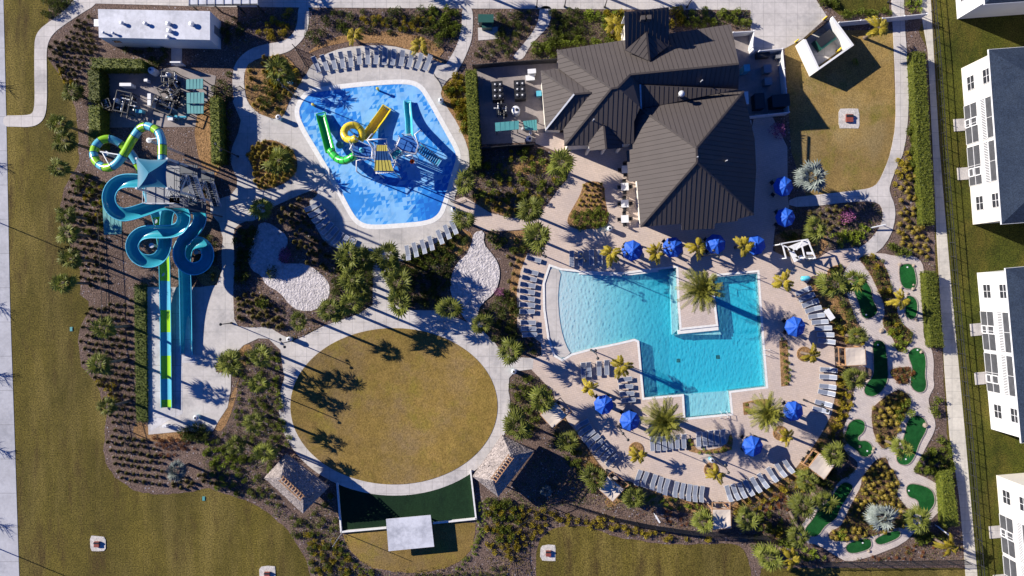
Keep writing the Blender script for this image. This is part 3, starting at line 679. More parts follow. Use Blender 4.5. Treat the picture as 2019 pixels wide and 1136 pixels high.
# porch gable on the pool side
plp = on_plane(1190, 246, plS)
gz = plp.z
pA = plp + Vector((0, 0, .1)); pB = W(1195, 294, gz - .05)
roof_face(rf, [pA, W(1159, 277, EV + .1), W(1163, 297, EV + .1), pB]); roof_face(rf, [pA, pB, W(1228, 292, EV + .1), W(1223, 271, EV + .1)])
# west wing
zc = w2.z
plCw = plane_of((W(1066, 140, 4.3), W(1132, 186, zc), W(1076, 256, 4.3)))
roof_face(rf, [W(1066, 140, 4.3), W(1132, 186, zc), W(1076, 256, 4.3)])
roof_face(rf, [W(1066, 140, 4.3), W(1101, 135, 4.3), W(1168, 183, zc + .05), W(1132, 186, zc)])
roof_face(rf, [W(1132, 186, zc), W(1168, 183, zc + .05), W(1111, 257, 4.3), W(1076, 256, 4.3)])
# south-east hall
d1, d2 = W(1373, 292, 8.9), W(1374, 320, 8.9)
plDw = plane_of((W(1263, 448, EV), d1, W(1246, 237, EV)))
dd2 = on_plane(1374, 320, plDw)
f = lambda x, y: on_plane(x, y, plDw)
roof_face(rf, [f(1264, 216), d1, dd2, W(1263, 448, EV), f(1256, 357), f(1240, 358), f(1235, 297), f(1248, 294), f(1246, 237)])
plDn = plane_of((d1, f(1264, 216), W(1466, 180, EV + .2)))
roof_face(rf, [f(1264, 216), on_plane(1455, 177, plDn), W(1466, 180, EV + .2), d1])
plDe = plane_of((d1, dd2, W(1488, 330, EV)))
f2 = lambda x, y: on_plane(x, y, plDe)
roof_face(rf, [d1, f2(1466, 180), f2(1488, 274), f2(1491, 335), f2(1486, 424), dd2])
plDs = plane_of((dd2, W(1263, 448, EV), W(1480, 426, EV)))
f3 = lambda x, y: on_plane(x, y, plDs)
roof_face(rf, [dd2, f2(1486, 424), f3(1454, 432), f3(1454, 436), f3(1409, 441), f3(1409, 451), f3(1344, 454), f3(1344, 441), W(1263, 448, EV)])
roof = obj('roof', rf, [m_roof, m_seam], club)
rc = MB(); up = Vector((0, 0, .05))
for a, b in ((pk1, nw), (pk1, sw), (pk1, pk2), (pk2, rA1), (rA1, rA2), (d1, dd2), (d1, f(1264, 216)), (dd2, W(1263, 448, EV)), (dd2, f2(1486, 424)), (d1, f2(1466, 180)), (W(1132, 186, zc), W(1066, 140, 4.3)), (W(1132, 186, zc), W(1076, 256, 4.3)), (W(1132, 186, zc), w2), (g1, g2), (pA, pB)):
    rc.beam(a + up, b + up, .22, .06)
obj('ridge_cap', rc, m_cap, roof)
for a, b in ((cA, cB), (W(1076, 256, 4.3), W(1132, 186, zc))):
    gt = MB(); gt.beam(Vector(a) + up, Vector(b) + up, .2, .16); obj('gutter', gt, m_light, roof)
wl = MB()
walls(wl, [(1098, 99), (1441, 48), (1456, 173), (1262, 180), (1248, 285), (1113, 288)], EV - .2)
walls(wl, [(1066, 140), (1101, 135), (1111, 256), (1076, 256)], 4.1, at=4.3)
walls(wl, [(1246, 200), (1466, 180), (1489, 330), (1486, 424), (1340, 436), (1265, 442)], EV - .25)
walls(wl, [(1231, 24), (1319, 14), (1319, 85), (1233, 95)], 6.1, at=6.8)
obj('wall', wl, m_cream, club)
gb = MB(); gb.poly([W(1233, 26, 6), W(1317, 16, 6), W(1317, 16, 9.02), W(1233, 26, 9.02)]); gb.prism([W(1233, 26, 9), W(1317, 16, 9), W(1317, 17.5, 9), W(1233, 27.5, 9)], 5.9, 8.9)
obj('tower_wall', gb, m_stucco, club)
vd = MB(); c = W(1344, 185, 6.6); vd.lathe([(.22, 5.6), (.22, 6.5), (.4, 6.55), (.38, 6.72), (.24, 6.88), (.05, 6.95)], c.x, c.y, 18); obj('roof_ventilator', vd, m_light, roof, smooth=True)
for px, py, z in ((1385, 158, 6.9), (1171, 235, 7.), (1434, 316, 7.5), (1376, 309, 9.2)):
    pv = MB(); c = W(px, py, z); pv.tube([(c.x, c.y, z - 1.1), (c.x, c.y, z)], .07, 8); obj('vent_pipe', pv, m_light, roof)
for px, py in ((1268, 35), (1280, 34)):
    pv = MB(); c = W(px, py, 9.1); pv.box(c.x, c.y, 8.2, .5, .5, 1.); obj('roof_fan', pv, m_roof, roof)
for i, (px, py) in enumerate(((1472, 193), (1478, 250))):
    wv_ = MB(); c = W(px, py, 3.2); wv_.box(c.x, c.y, 3.1, .5, 1.6, .12, R(4)); obj('awning', wv_, m_white, club)
# posts of the pool porch
for px, py in ((1163, 295), (1195, 293), (1226, 291)):
    po = MB(); c = W(px, py, 0); c = W(px, py, 4.6); po.box(c.x, c.y + .3, 0, .3, .3, 4.6); obj('post', po, m_cream, club)
# ---------------------------------------------------------------- white flat-roofed restroom block
HB = 3.4
blk = thing('restroom_block', 'long white flat roofed block with small roof vents', 'building', W(305, 50))
bp_ = [W(193, 18, HB), W(414, 22, HB), W(414, 79, HB), W(195, 74, HB)]
b1 = MB(); c = sum(bp_, Vector()) / 4
b1.prism([p + (c - p) * .004 for p in bp_], 0, HB - .12); obj('wall', b1, m_stucco, blk)
b2 = MB(); b2.prism(bp_, HB - .11, HB); rfo = obj('roof', b2, m_tpo, blk)
for px, py, s_ in ((243, 47, .4), (289, 48, .4), (334, 48, .5), (380, 49, .55), (336, 62, .5), (333, 74, .4), (207, 66, .28), (226, 67, .28)):
    v_ = MB(); c = W(px, py, HB); v_.lathe([(s_ * .45, HB), (s_ * .45, HB + .3), (s_ * .65, HB + .32), (s_ * .6, HB + .42), (.05, HB + .5)], c.x, c.y, 12); obj('roof_vent', v_, m_light, rfo)
b3 = MB(); c = W(190, 45, 2.4); b3.box(c.x, c.y, 2.3, .6, .9, .12); obj('awning', b3, m_white, blk)
for px in (230, 303, 400):
    wv_ = MB(); p = W(px, 79, 2.); q_ = W(px, 78.5, HB).y; wv_.box(W(px, 79, 2.2).x, bp_[3].y - .02, 1.7, .9, .1, .7); obj('window', wv_, m_glass, blk)
dr = MB(); dr.box(bp_[1].x + .0, W(414, 50, HB).y, 0.02, .08, 1., 2.1); obj('door', dr, m_grey, blk)
# ---------------------------------------------------------------- apartment buildings
def apartment(base_top, base_bot, label, wm, n_up=1., blocks=True):
    """wall line from base_top to base_bot (site grid), building extends away from the park"""
    A, B = W(*base_top), W(*base_bot); d = (B - A); L = d.length; d.normalize(); e = Vector((-d.y, d.x, 0))
    if e.x < 0: e = -e
    HE = 5.7; D = 16.
    b = thing('apartment_building', label, 'building', tuple((A + B) / 2), None)
    def P(t, o, z): q = A + d * t + e * o; return Vector((q.x, q.y, z))
    w = MB(); w.prism([P(0, 0, 0), P(L, 0, 0), P(L, D, 0), P(0, D, 0)], 0, HE); obj('wall', w, wm, b)
    ov = .45
    r_ = MB(); ez = HE + .22
    q = [P(-ov, -ov, ez), P(L + ov, -ov, ez), P(L + ov, D + ov, ez), P(-ov, D + ov, ez)]
    run = D / 2 + ov; rz = ez + run * .42
    r1, r2 = P(run, D / 2, rz), P(L - run, D / 2, rz)
    r_.poly([q[0], q[1], r2, r1]); r_.poly([q[1], q[2], r2]); r_.poly([q[2], q[3], r1, r2]); r_.poly([q[3], q[0], r1])
    r_.f = [f_ if True else f_ for f_ in r_.f]
    ro = obj('roof', r_, m_shing, b)
    fa = MB(); fa.prism([P(-ov - .04, -ov - .04, 0), P(L + ov + .04, -ov - .04, 0), P(L + ov + .04, D + ov, 0), P(-ov - .04, D + ov, 0)], HE + .005, ez - .01); obj('fascia', fa, m_white, ro)
    def pane(name, t0, t1, z0, z1, mat, o=-.03, th=.06, par=None):
        m_ = MB(); m_.prism([P(t0, o, 0), P(t1, o, 0), P(t1, o + th, 0), P(t0, o + th, 0)], z0, z1); return obj(name, m_, mat, par or b)
    def bars(name, t0, t1, z0, z1, nt, nz, par, wdt=.05):
        m_ = MB()
        for i in range(nt + 1):
            t = t0 + (t1 - t0) * i / nt; m_.prism([P(t - wdt / 2, -.075, 0), P(t + wdt / 2, -.075, 0), P(t + wdt / 2, -.028, 0), P(t - wdt / 2, -.028, 0)], z0, z1)
        for i in range(nz + 1):
            z = z0 + (z1 - z0) * i / nz; m_.prism([P(t0, -.072, 0), P(t1, -.072, 0), P(t1, -.027, 0), P(t0, -.027, 0)], z - wdt / 2, z + wdt / 2)
        obj(name, m_, m_white, par)
    for t0 in (.075 * L, .83 * L):
        for z0 in (1.0, 3.95):
            win = pane('window', t0, t0 + 1.75, z0, z0 + 1.35, m_glass)
            bars('window_frame', t0, t0 + 1.75, z0, z0 + 1.35, 2, 2, win)
    for k, t0 in enumerate((.245 * L, .51 * L)):
        t1 = t0 + .245 * L
        p_ = pane('porch_screen', t0, t1, .05, 2.45, m_screen)
        bars('screen_frame', t0, t1, .05, 2.45, 2, 2, p_); pass
        dt = t0 + (t1 - t0) * (.36 if k == 0 else .55)
        m_ = MB()
        for a_, b_, z0, z1 in ((dt, dt + .12, .05, 2.4), (dt + 1.0, dt + 1.12, .05, 2.4), (dt, dt + 1.12, .95, 1.1), (dt, dt + 1.12, 2.3, 2.42), (dt, dt + 1.12, .02, .2)):
            m_.prism([P(a_, -.12, 0), P(b_, -.12, 0), P(b_, -.03, 0), P(a_, -.03, 0)], z0, z1)
        obj('porch_door', m_, m_white, b)
        bal = pane('balcony_opening', t0, t1, 3.1, 5.25, m_screen)
        bars('balcony_frame', t0, t1, 4.05, 5.25, 2, 1, bal)
        m_ = MB(); n_ = int((t1 - t0) / .2)
        for i in range(n_ + 1):
            t = t0 + (t1 - t0) * i / n_; m_.prism([P(t - .05, -.09, 0), P(t + .05, -.09, 0), P(t + .05, -.035, 0), P(t - .05, -.035, 0)], 3.12, 4.0)
        for z in (3.08, 3.98): m_.prism([P(t0, -.1, 0), P(t1, -.1, 0), P(t1, -.034, 0), P(t0, -.034, 0)], z, z + .1)
        obj('balcony_railing', m_, m_white, b)
        m_ = MB(); m_.prism([P(dt - .25, -1.55, 0), P(dt + 1.35, -1.55, 0), P(dt + 1.35, -.01, 0), P(dt - .25, -.01, 0)], 0, .1); obj('doorstep', m_, m_walk, b)
    return b
apartment((1864, -280), (1887, 38), 'white stucco apartment block showing only its lower corner at the top edge', m_stucco)
apartment((1895, 135), (1918, 443), 'cream stucco apartment block with screened porches facing the dog lawn', m_cream)
apartment((1926, 538), (1954, 846), 'bright white apartment block with balconies facing the mini golf greens', m_stucco)
apartment((1964, 937), (1990, 1245), 'cream apartment block cut off by the bottom corner beside the fence', m_cream)
# ---------------------------------------------------------------- tiki huts
def tiki(corners, ridge, label, ez=2.8, rz=5.6):
    c4 = [W(x, y, ez) for x, y in corners]; r1, r2 = W(*ridge[0], rz), W(*ridge[1], rz)
    c = sum(c4, Vector()) / 4; c.z = 0
    t_ = thing('tiki_hut', label, 'hut', c, 'thatched tiki huts by the oval lawn')
    m_ = MB(); N = 14
    def face(a, b, c_, d_):
        # a-b eave, d-c ridge: subdivided shaggy thatch in overlapping courses
        for j in range(N):
            for i in range(16):
                def pt(u, v):
                    p = (a * (1 - u) + b * u) * (1 - v) + (d_ * (1 - u) + c_ * u) * v
                    return p
                u0, u1, v0, v1 = i / 16, (i + 1) / 16, j / N, (j + 1.35) / N
                v1 = min(v1, 1)
                h1 = .03 + .16 * NR.rand()
                q0, q1, q2, q3 = pt(u0, v0), pt(u1, v0), pt(u1, v1), pt(u0, v1)
                q0 = q0 + Vector((0, 0, h1)); q1 = q1 + Vector((0, 0, h1 * (.5 + NR.rand())))
                m_.poly([q0, q1, q2, q3]); 
    a, b, c_, d_ = c4
    face(a, b, r1, r1); face(b, c_, r2, r1); face(c_, d_, r2, r2); face(d_, a, r1, r2)
    # soffit so that the thatch has a body
    m_.poly([p - Vector((0, 0, .25)) for p in c4[::-1]])
    for i in range(4): m_.poly([c4[i] - Vector((0, 0, .25)), c4[(i + 1) % 4] - Vector((0, 0, .25)), c4[(i + 1) % 4] + Vector((0, 0, .1)), c4[i] + Vector((0, 0, .1))])
    rf_ = obj('thatch_roof', m_, m_thatch, t_)
    k = MB(); d = (r2 - r1).normalized(); e = Vector((-d.y, d.x, 0))
    for i in range(9):
        p = r1 + (r2 - r1) * (i + .5) / 9; k.beam(p - e * .38 + Vector((0, 0, .02)), p + e * .38 + Vector((0, 0, .16)), .12, .1)
    for s_ in (-.36, .36): k.beam(r1 + e * s_ + Vector((0, 0, .1)), r2 + e * s_ + Vector((0, 0, .1)), .1, .1)
    obj('ridge_frame', k, m_wood, rf_)
    for p in c4:
        q = p + (c - p) * .22; po = MB(); po.tube([(q.x, q.y, 0), (q.x, q.y, ez + .4)], .12, 8); obj('post', po, m_wood, t_)
tiki([(521, 942), (564, 895), (649, 960), (598, 1012)], ((554, 942), (598, 983)), 'thatched tiki hut below the oval lawn beside the dark turf stage area')
tiki([(990, 858), (1053, 889), (982, 980), (932, 939)], ((1008, 899), (972, 948)), 'thatched tiki hut with pale sunlit roof between oval lawn and pool cabanas')
# ---------------------------------------------------------------- stage canopy, stage border
stg = thing('stage_canopy', 'white rectangular stage roof at the end of the dark artificial turf', 'canopy', W(808, 1052))
sp4 = [W(x, y, 1.6) for x, y in ((761, 1024), (849, 1016), (856, 1078), (766, 1087))]
m_ = MB(); m_.prism(sp4, 1.45, 1.6); obj('roof', m_, m_tpo, stg)
cst = sum(sp4, Vector()) / 4
for p in sp4:
    q = p + (cst - p) * .3; m_ = MB(); m_.box(q.x, q.y, 0, .18, .18, 1.45); obj('post', m_, m_white, stg)
m_ = MB()
for a, b in (((666, 951), (674, 1048)), ((674, 1047), (763, 1039)), ((854, 1030), (940, 1021)), ((939, 1022), (928, 926))):
    m_.beam(W(*a) + Vector((0, 0, .2)), W(*b) + Vector((0, 0, .2)), .2, .5)
tag(obj('low_wall', m_, m_kerb, loc=W(674, 1047)), 'low white kerb wall framing the dark artificial turf', 'wall')
# ---------------------------------------------------------------- cabanas
def cabana(cs, label, face, z=2.7):
    P = [W(x, y, z) for x, y in cs]; c = sum(P, Vector()) / 4; c0 = Vector((c.x, c.y, 0))
    t_ = thing('cabana', label, 'cabana', c0, 'square canvas cabanas round the pool deck')
    m_ = MB(); n = 4
    for i in range(n):
        for j in range(n):
            def pt(u, v): 
                p = (P[0] * (1 - u) + P[1] * u) * (1 - v) + (P[3] * (1 - u) + P[2] * u) * v
                return p - Vector((0, 0, .12 * math.sin(PI * u) * math.sin(PI * v)))
            u0, u1, v0, v1 = i / n, (i + 1) / n, j / n, (j + 1) / n
            q = [pt(u0, v0), pt(u1, v0), pt(u1, v1), pt(u0, v1)]
            if (q[1] - q[0]).cross(q[2] - q[0]).z < 0: q = q[::-1]
            m_.poly(q); m_.poly([p - Vector((0, 0, .03)) for p in q[::-1]])
    for i in range(4): m_.poly([P[i] - Vector((0, 0, .25)), P[(i + 1) % 4] - Vector((0, 0, .25)), P[(i + 1) % 4], P[i]])
    obj('canvas_roof', m_, m_canvas, t_)
    m_ = MB()
    for i in range(4):
        a, b = P[i] + (P[i] - c) * .03, P[(i + 1) % 4] + (P[(i + 1) % 4] - c) * .03
        m_.beam(a - Vector((0, 0, .1)), b - Vector((0, 0, .1)), .1, .16)
    d = Vector((face[0], -face[1], 0)).normalized()
    order = sorted(range(4), key=lambda i: -(P[i] - c).dot(d))[:2]
    e1, e2 = P[order[0]], P[order[1]]
    for p in (e1, e2): m_.beam(p - Vector((0, 0, .1)), p + d * .9 - Vector((0, 0, .1)), .1, .16)
    m_.beam(e1 + d * .85 - Vector((0, 0, .1)), e2 + d * .85 - Vector((0, 0, .1)), .1, .12)
    obj('frame', m_, m_wood, t_)
    for p in P:
        q = p + (c - p) * .04; m_ = MB(); m_.box(q.x, q.y, .06, .12, .12, z - .2); obj('post', m_, m_wood, t_)
    m_ = MB(); b1_, b2_ = [P[i] for i in range(4) if i not in order]
    m_.beam((b1_.x, b1_.y, 1.4), (b2_.x, b2_.y, 1.4), .04, 2.2); obj('back_curtain', m_, m_canvas, t_)
    return c0, d, (e1 - e2).normalized()
CAB = [cabana([(1094, 792), (1117, 819), (1089, 844), (1066, 818)], 'tan square cabana with a post shadow on it near the oval lawn', (.7, -.45)),
       cabana([(1198, 939), (1230, 965), (1208, 989), (1181, 965)], 'tan square cabana with a palm shadow across it behind the curved lounger row', (.7, -.6)),
       cabana([(1667, 686), (1705, 685), (1707, 719), (1669, 721)], 'grey tan square cabana backing onto the mini golf course', (-1, 0)),
       cabana([(1616, 894), (1645, 917), (1625, 945), (1595, 922)], 'tan square cabana tilted beside the golf path and dark trees', (-.7, -.5)),
       cabana([(1405, 1005), (1440, 1005), (1441, 1041), (1406, 1044)], 'tan square cabana at the very bottom of the pool deck', (0, -1))]
# ---------------------------------------------------------------- outdoor bar frame
br = thing('bar_pergola', 'open white frame bar with u shaped counter at the pool deck corner', 'bar', W(1580, 500))
m_ = MB()
for pts in ([(1553, 487), (1593, 471), (1598, 480), (1560, 496)], [(1553, 487), (1562.5, 490.8), (1576, 512), (1567, 517)], [(1567.5, 508), (1581, 503), (1585, 511), (1577, 513.5)]): m_.prism([W(x, y, 1.1) for x, y in pts], .9, 1.12)
obj('counter_top', m_, m_white, br)
m_ = MB(); m_.prism([W(x, y, .9) for x, y in ((1557, 490), (1592, 477), (1594, 480), (1561, 494), (1571, 511), (1567, 512))], .07, .89); obj('counter', m_, m_grey, br)
m_ = MB(); Z = 2.6
for a, b in (((1537, 481), (1592, 472)), ((1592, 472), (1608, 510)), ((1543, 483), (1550, 510)), ((1580, 481), (1587, 509)), ((1570, 493), (1582, 477)), ((1537, 481), (1553, 488))):
    m_.beam(W(*a, Z), W(*b, Z), .14, .14)
fr_ = obj('frame', m_, m_white, br)
for x, y in ((1538, 482), (1592, 473), (1607, 509), (1551, 509), (1586, 508)):
    m_ = MB(); p = W(x, y, Z); m_.box(p.x, p.y, .07, .12, .12, Z - .1); obj('post', m_, m_white, br)
m_ = MB(); m_.prism([W(x, y, 2.5) for x, y in ((1590, 497), (1602, 497), (1604, 502), (1591, 502))], 2.4, 2.5); obj('sign_panel', m_, m_white, br)
m_ = MB(); m_.prism([W(x, y, .9) for x, y in ((1593, 504), (1603, 504), (1605, 513), (1596, 513))], .07, .9); obj('ice_chest', m_, m_grey, br)
# ---------------------------------------------------------------- waste enclosure, yard fences
enc = thing('waste_enclosure', 'square white walled waste enclosure standing askew by the driveway', 'enclosure', W(1625, 88))
Zr = 2.6
rim = [W(1584, 77, Zr), W(1642, 32, Zr), W(1684, 89, Zr), W(1613, 139, Zr)]
m_ = MB(); cc = sum(rim, Vector()) / 4
for i in (1, 2, 3):
    a, b = rim[i], rim[(i + 1) % 4]; ia, ib = a + (cc - a) * .11, b + (cc - b) * .11
    m_.prism([a, b, ib, ia], 0, Zr)
obj('wall', m_, m_stucco, enc)
m_ = MB(); a, b = W(1581, 80, 2.), W(1641, 31, 2.); m_.beam(a - Vector((0, 0, .95)), (a + b) / 2 - Vector((0, 0, .95)) - (b - a).normalized() * .1, .08, 1.9); m_.beam((a + b) / 2 + (b - a).normalized() * .1 - Vector((0, 0, .95)), b - Vector((0, 0, .95)), .08, 1.9); obj('gate', m_, m_dark, enc)
m_ = MB(); m_.prism([W(x, y) for x, y in ((1586, 80), (1641, 38), (1675, 86), (1613, 130))], .0, .1); obj('floor', m_, m_walk, enc)
dmp = thing('waste_container', 'dark green waste container inside the white enclosure', 'container', W(1627, 80))
m_ = MB(); p = W(1628, 78, 1.3); m_.box(p.x, p.y, .12, 2.4, 1.5, 1.25, R(37)); obj('body', m_, m_tealdark, dmp)
m_ = MB(); m_.box(p.x - .1, p.y + .13, 1.37, 2.3, 1.2, .08, R(37)); obj('lid', m_, m_dark, dmp)
for px, py in ((1655, 98), (1658, 95), (1630, 33), (1574, 78)):
    m_ = MB(); p = W(px, py, 1.); m_.lathe([(.1, 0), (.1, 1.), (.06, 1.08)], p.x, p.y, 10)
    tag(obj('bollard', m_, m_yel_gel, loc=W(px, py, 0)), 'yellow steel bollard by the white waste enclosure', 'bollard', 'yellow bollards of the waste enclosure')
def panel_fence(pts, label, h=1.6, cat='fence', mat=None):
    t_ = thing('panel_fence', label, cat, W(*pts[0]))
    P = [W(x, y, h) for x, y in pts]
    m_ = MB()
    for a, b in zip(P, P[1:]): m_.beam(Vector((a.x, a.y, h / 2)), Vector((b.x, b.y, h / 2)), .07, h)
    obj('panel', m_, mat or m_white, t_)
    for a, b in zip(P, P[1:]):
        n = max(1, int((b - a).length / 2.3))
        for i in range(n + 1):
            if i == n and b is not P[-1]: continue
            q = a + (b - a) * i / n; m_ = MB(); m_.box(q.x, q.y, 0, .14, .14, h + .1); obj('post', m_, mat or m_white, t_)
panel_fence([(1446, 64), (1487, 61), (1484, 92), (1487, 101)], 'white panel fence between the clubhouse and the driveway')
panel_fence([(1498, 100), (1543, 96), (1550, 175), (1556, 221), (1474, 230)], 'white panel fence round the clubhouse kitchen yard')
panel_fence([(1655, 44), (1740, 36), (1828, 27)], 'long white panel fence running from the waste enclosure to the sidewalk')
# ---------------------------------------------------------------- carport roof at the top edge
cp = thing('solar_canopy', 'pale slatted canopy roof on dark frame at the top edge', 'canopy', W(430, 5))
m_ = MB(); m_.prism([W(x, y, 2.8) for x, y in ((372, -60), (510, -60), (508, 9), (372, 11))], 2.7, 2.8); rf_ = obj('roof', m_, m_tpo, cp)
m_ = MB()
for x in range(372, 512, 17): m_.beam(W(x, -60, 2.86), W(x, 10, 2.86), .05, .05)
m_.beam(W(372, 11, 2.7), W(508, 9, 2.7), .16, .2); obj('frame', m_, m_grey, rf_)
for x in (375, 420, 465, 505):
    m_ = MB(); p = W(x, 8, 2.7); m_.box(p.x, p.y, 0, .15, .15, 2.7); obj('post', m_, m_dark, cp)
# ================================================================ water slides
def uprof(r, th=.07, n=10, depth=.95):
    """half-pipe section: inner arc then outer arc"""
    a0 = PI * (.5 - .5 * depth)
    inn = [(-r * math.cos(a0 + (PI - 2 * a0) * i / n), -r * math.sin(a0 + (PI - 2 * a0) * i / n)) for i in range(n + 1)]
    R2 = r + th
    out = [(-R2 * math.cos(a0 + (PI - 2 * a0) * i / n), -R2 * math.sin(a0 + (PI - 2 * a0) * i / n)) for i in range(n + 1)]
    return inn + out[::-1]
def rim_paths(path, r, dz=0.):
    P = [Vector(p) for p in path]; L, Rr = [], []
    for k in range(len(P)):
        d = (P[min(k + 1, len(P) - 1)] - P[max(k - 1, 0)]).normalized(); e = d.cross(Vector((0, 0, 1))).normalized()
        L.append(P[k] - e * r + Vector((0, 0, dz))); Rr.append(P[k] + e * r + Vector((0, 0, dz)))
    return L, Rr
def pillar(px, py, z, name, parent, arm=None, r=.17):
    m_ = MB(); p = W(px, py, z); m_.tube([(p.x, p.y, 0), (p.x, p.y, z)], r, 10)
    m_.lathe([(r, z - .02), (r * 1.9, z), (r * 1.9, z + .06), (.02, z + .1)], p.x, p.y, 14)
    if arm:
        for a in arm: q = W(*a); m_.tube([(p.x, p.y, q.z - .25), tuple(q - Vector((0, 0, .15)))], .09, 6)
    obj(name, m_, m_light, parent)
# --- enclosed lime and blue tube slide with its open straight run-out
tubeT = thing('tube_slide', 'lime and blue striped enclosed tube slide looping off the slide tower into a straight run-out', 'water slide', W(300, 330))
TP = [(320, 318, 9.71), (320, 302, 9.61), (320, 287, 9.52), (318, 273, 9.34), (312, 260, 9.15), (300, 252, 8.96), (289, 249, 8.78), (278, 253, 8.60), (270, 262, 8.41), (260, 277, 8.22), (250, 295, 7.95), (238, 314, 7.67), (227, 325, 7.49),
      (213, 331, 7.30), (199, 327, 7.02), (189, 317, 6.84), (185, 305, 6.65), (187, 293, 6.38), (193, 283, 6.19), (203, 276, 6.01), (216, 274, 5.82), (230, 279, 5.54), (243, 288, 5.26), (256, 300, 4.99), (268, 318, 4.71), (280, 345, 4.34), (290, 380, 3.97), (297, 402, 3.60)]
tp = crom(WL3 := [W(*q) for q in TP], .16)
cum = [0.]
for a, b in zip(tp, tp[1:]): cum.append(cum[-1] + (b - a).length)
BR_PX = [(320, 308), (320, 287), (312, 261), (302, 253), (290, 248), (276, 254), (266, 267), (243, 306), (222, 328), (206, 330), (195, 324), (187, 313), (185, 303), (188, 291), (198, 279), (216, 274), (237, 283), (255, 299), (270, 322), (283, 355)]
brk = [0.]; k0 = 0
def to_px(q): k = K / (1 - q.z / H); return 1009.5 + q.x * k, 568 - q.y * k
for bx, by in BR_PX:
    k0 = min(range(k0, min(len(tp), k0 + 60)), key=lambda i: (to_px(tp[i])[0] - bx) ** 2 + (to_px(tp[i])[1] - by) ** 2); brk.append(cum[k0])
def tseg(k):
    i = sum(1 for b in brk if cum[k] >= b); return (i + 1) % 2
jr = [min(range(len(cum)), key=lambda i: abs(cum[i] - b)) for b in brk[1:]]
m_ = MB(); m_.tube(tp, .50, 14, seg=tseg, rings=[k for k in jr if 1 < k < len(tp) - 2], rings_w=.035, ring_m=2); obj('tube', m_, [m_slide_bl, m_slide_gr, m_navy], tubeT, smooth=True)
RO = [(297, 402, 3.6), (303, 420, 3.3), (309, 440, 3.0), (314, 465, 2.9), (317, 490, 2.7), (319, 520, 2.3), (320, 560, 1.7), (321, 610, 1.35), (322, 700, 1.22), (323, 806, 1.16)]
ro_ = crom([W(*q) for q in RO], .2)
def rseg(k):
    y = 568 - ro_[k].y * K / (1 - ro_[k].z / H)
    for y0, y1 in ((427, 452), (464, 480), (500, 556), (612, 656), (700, 746), (790, 820)):
        if y0 < y < y1: return 0
    return 1
m_ = MB(); m_.sweep(ro_, uprof(.95, .06, 10, .5), seg=rseg); obj('run_out', m_, [m_slide_gr, m_slide_bl], tubeT, smooth=True)
l_, r_ = rim_paths(ro_, .70, -.64); m_ = MB(); m_.tube(l_, .06, 6); m_.tube(r_, .06, 6); obj('rim', m_, m_slide_lt, tubeT)
for px, py, z, arm in ((294, 277, 8.6, [(314, 271, 9.2)]), (209, 303, 6.2, [(240, 306, 7.6), (214, 325, 7.2)]), (320, 540, 1.0, None), (306, 436, 2.3, None)): pillar(px, py, z, 'support', tubeT, arm)
# --- open blue body slide
blueT = thing('body_slide', 'winding open blue body slide with a round bowl turn beside the slide tower', 'water slide', W(340, 420))
BP = [(275, 357, 9.14), (258, 356, 9.06), (242, 357, 8.99), (229, 362, 8.84), (219, 372, 8.69), (214, 388, 8.54), (217, 405, 8.39), (227, 417, 8.24), (242, 423, 8.09), (258, 421, 7.94), (275, 416, 7.79), (293, 410, 7.64), (310, 404, 7.49), (328, 401, 7.34), (344, 404, 7.19), (356, 413, 7.04), (362, 427, 6.89), (359, 442, 6.74), (350, 452, 6.59), (335, 456, 6.44), (315, 457, 6.29),
      (294, 457, 6.14), (277, 461, 5.99), (265, 471, 5.84), (260, 486, 5.69), (265, 501, 5.54), (278, 512, 5.39), (296, 515, 5.24), (312, 509, 5.09), (322, 495, 4.94), (325, 478, 4.79), (326, 460, 4.64), (327, 440, 4.49), (330, 420, 4.42), (340, 405, 4.34), (358, 401, 4.26), (377, 404, 4.19), (390, 414, 4.04), (394, 430, 3.89), (388, 447, 3.74), (375, 461, 3.59), (361, 476, 3.44), (353, 494, 3.29), (355, 512, 3.14), (367, 526, 2.99), (384, 530, 2.84),
      (401, 522, 2.69), (409, 505, 2.54), (405, 488, 2.39), (392, 479, 2.24), (378, 481, 2.09), (368, 492, 1.94), (364, 512, 1.79), (364, 535, 1.56), (365, 565, 1.19), (366, 620, 0.81), (367, 700, 0.62)]
bp2 = crom([W(*q) for q in BP], .2)
m_ = MB(); m_.sweep(bp2, uprof(.74, .06, 12, .92)); obj('flume', m_, m_slide, blueT, smooth=True)
l_, r_ = rim_paths(bp2, .77, -.06); m_ = MB(); m_.tube(l_, .06, 6); m_.tube(r_, .06, 6); obj('rim', m_, m_slide_lt, blueT)
for px, py, z in ((293, 365, 8.2), (357, 428, 5.4), (299, 484, 5.2), (387, 497, 1.6)): pillar(px, py, z, 'support', blueT, None)
# --- tower
tow = thing('slide_tower', 'steel slide tower with stairs under a teal pyramid canopy', 'tower', W(299, 342, 12))
Zc = 12.0
tc = [W(x, y, Zc) for x, y in ((267, 311), (331, 314), (330, 371), (270, 373))]; pk = W(293, 341, 13.4); ctr = sum(tc, Vector()) / 4
m_ = MB(); N = 10
for i in range(4):
    a, b = tc[i], tc[(i + 1) % 4]
    for j in range(N):
        for k in range(N):
            def pt(u, v):
                e = a * (1 - u) + b * u; inn = (ctr - e); inn.z = 0
                e = e + inn * (.10 * 4 * u * (1 - u)) ; z = (1 - v) ** 1.0
                p = e * (1 - v) + pk * v; p.z = Zc + (pk.z - Zc) * v ** 1.5; return p
            q = [pt(j / N, k / N), pt((j + 1) / N, k / N), pt((j + 1) / N, (k + 1) / N), pt(j / N, (k + 1) / N)]
            if (q[1] - q[0]).cross(q[3] - q[0]).z < 0: q = q[::-1]
            m_.poly(q)
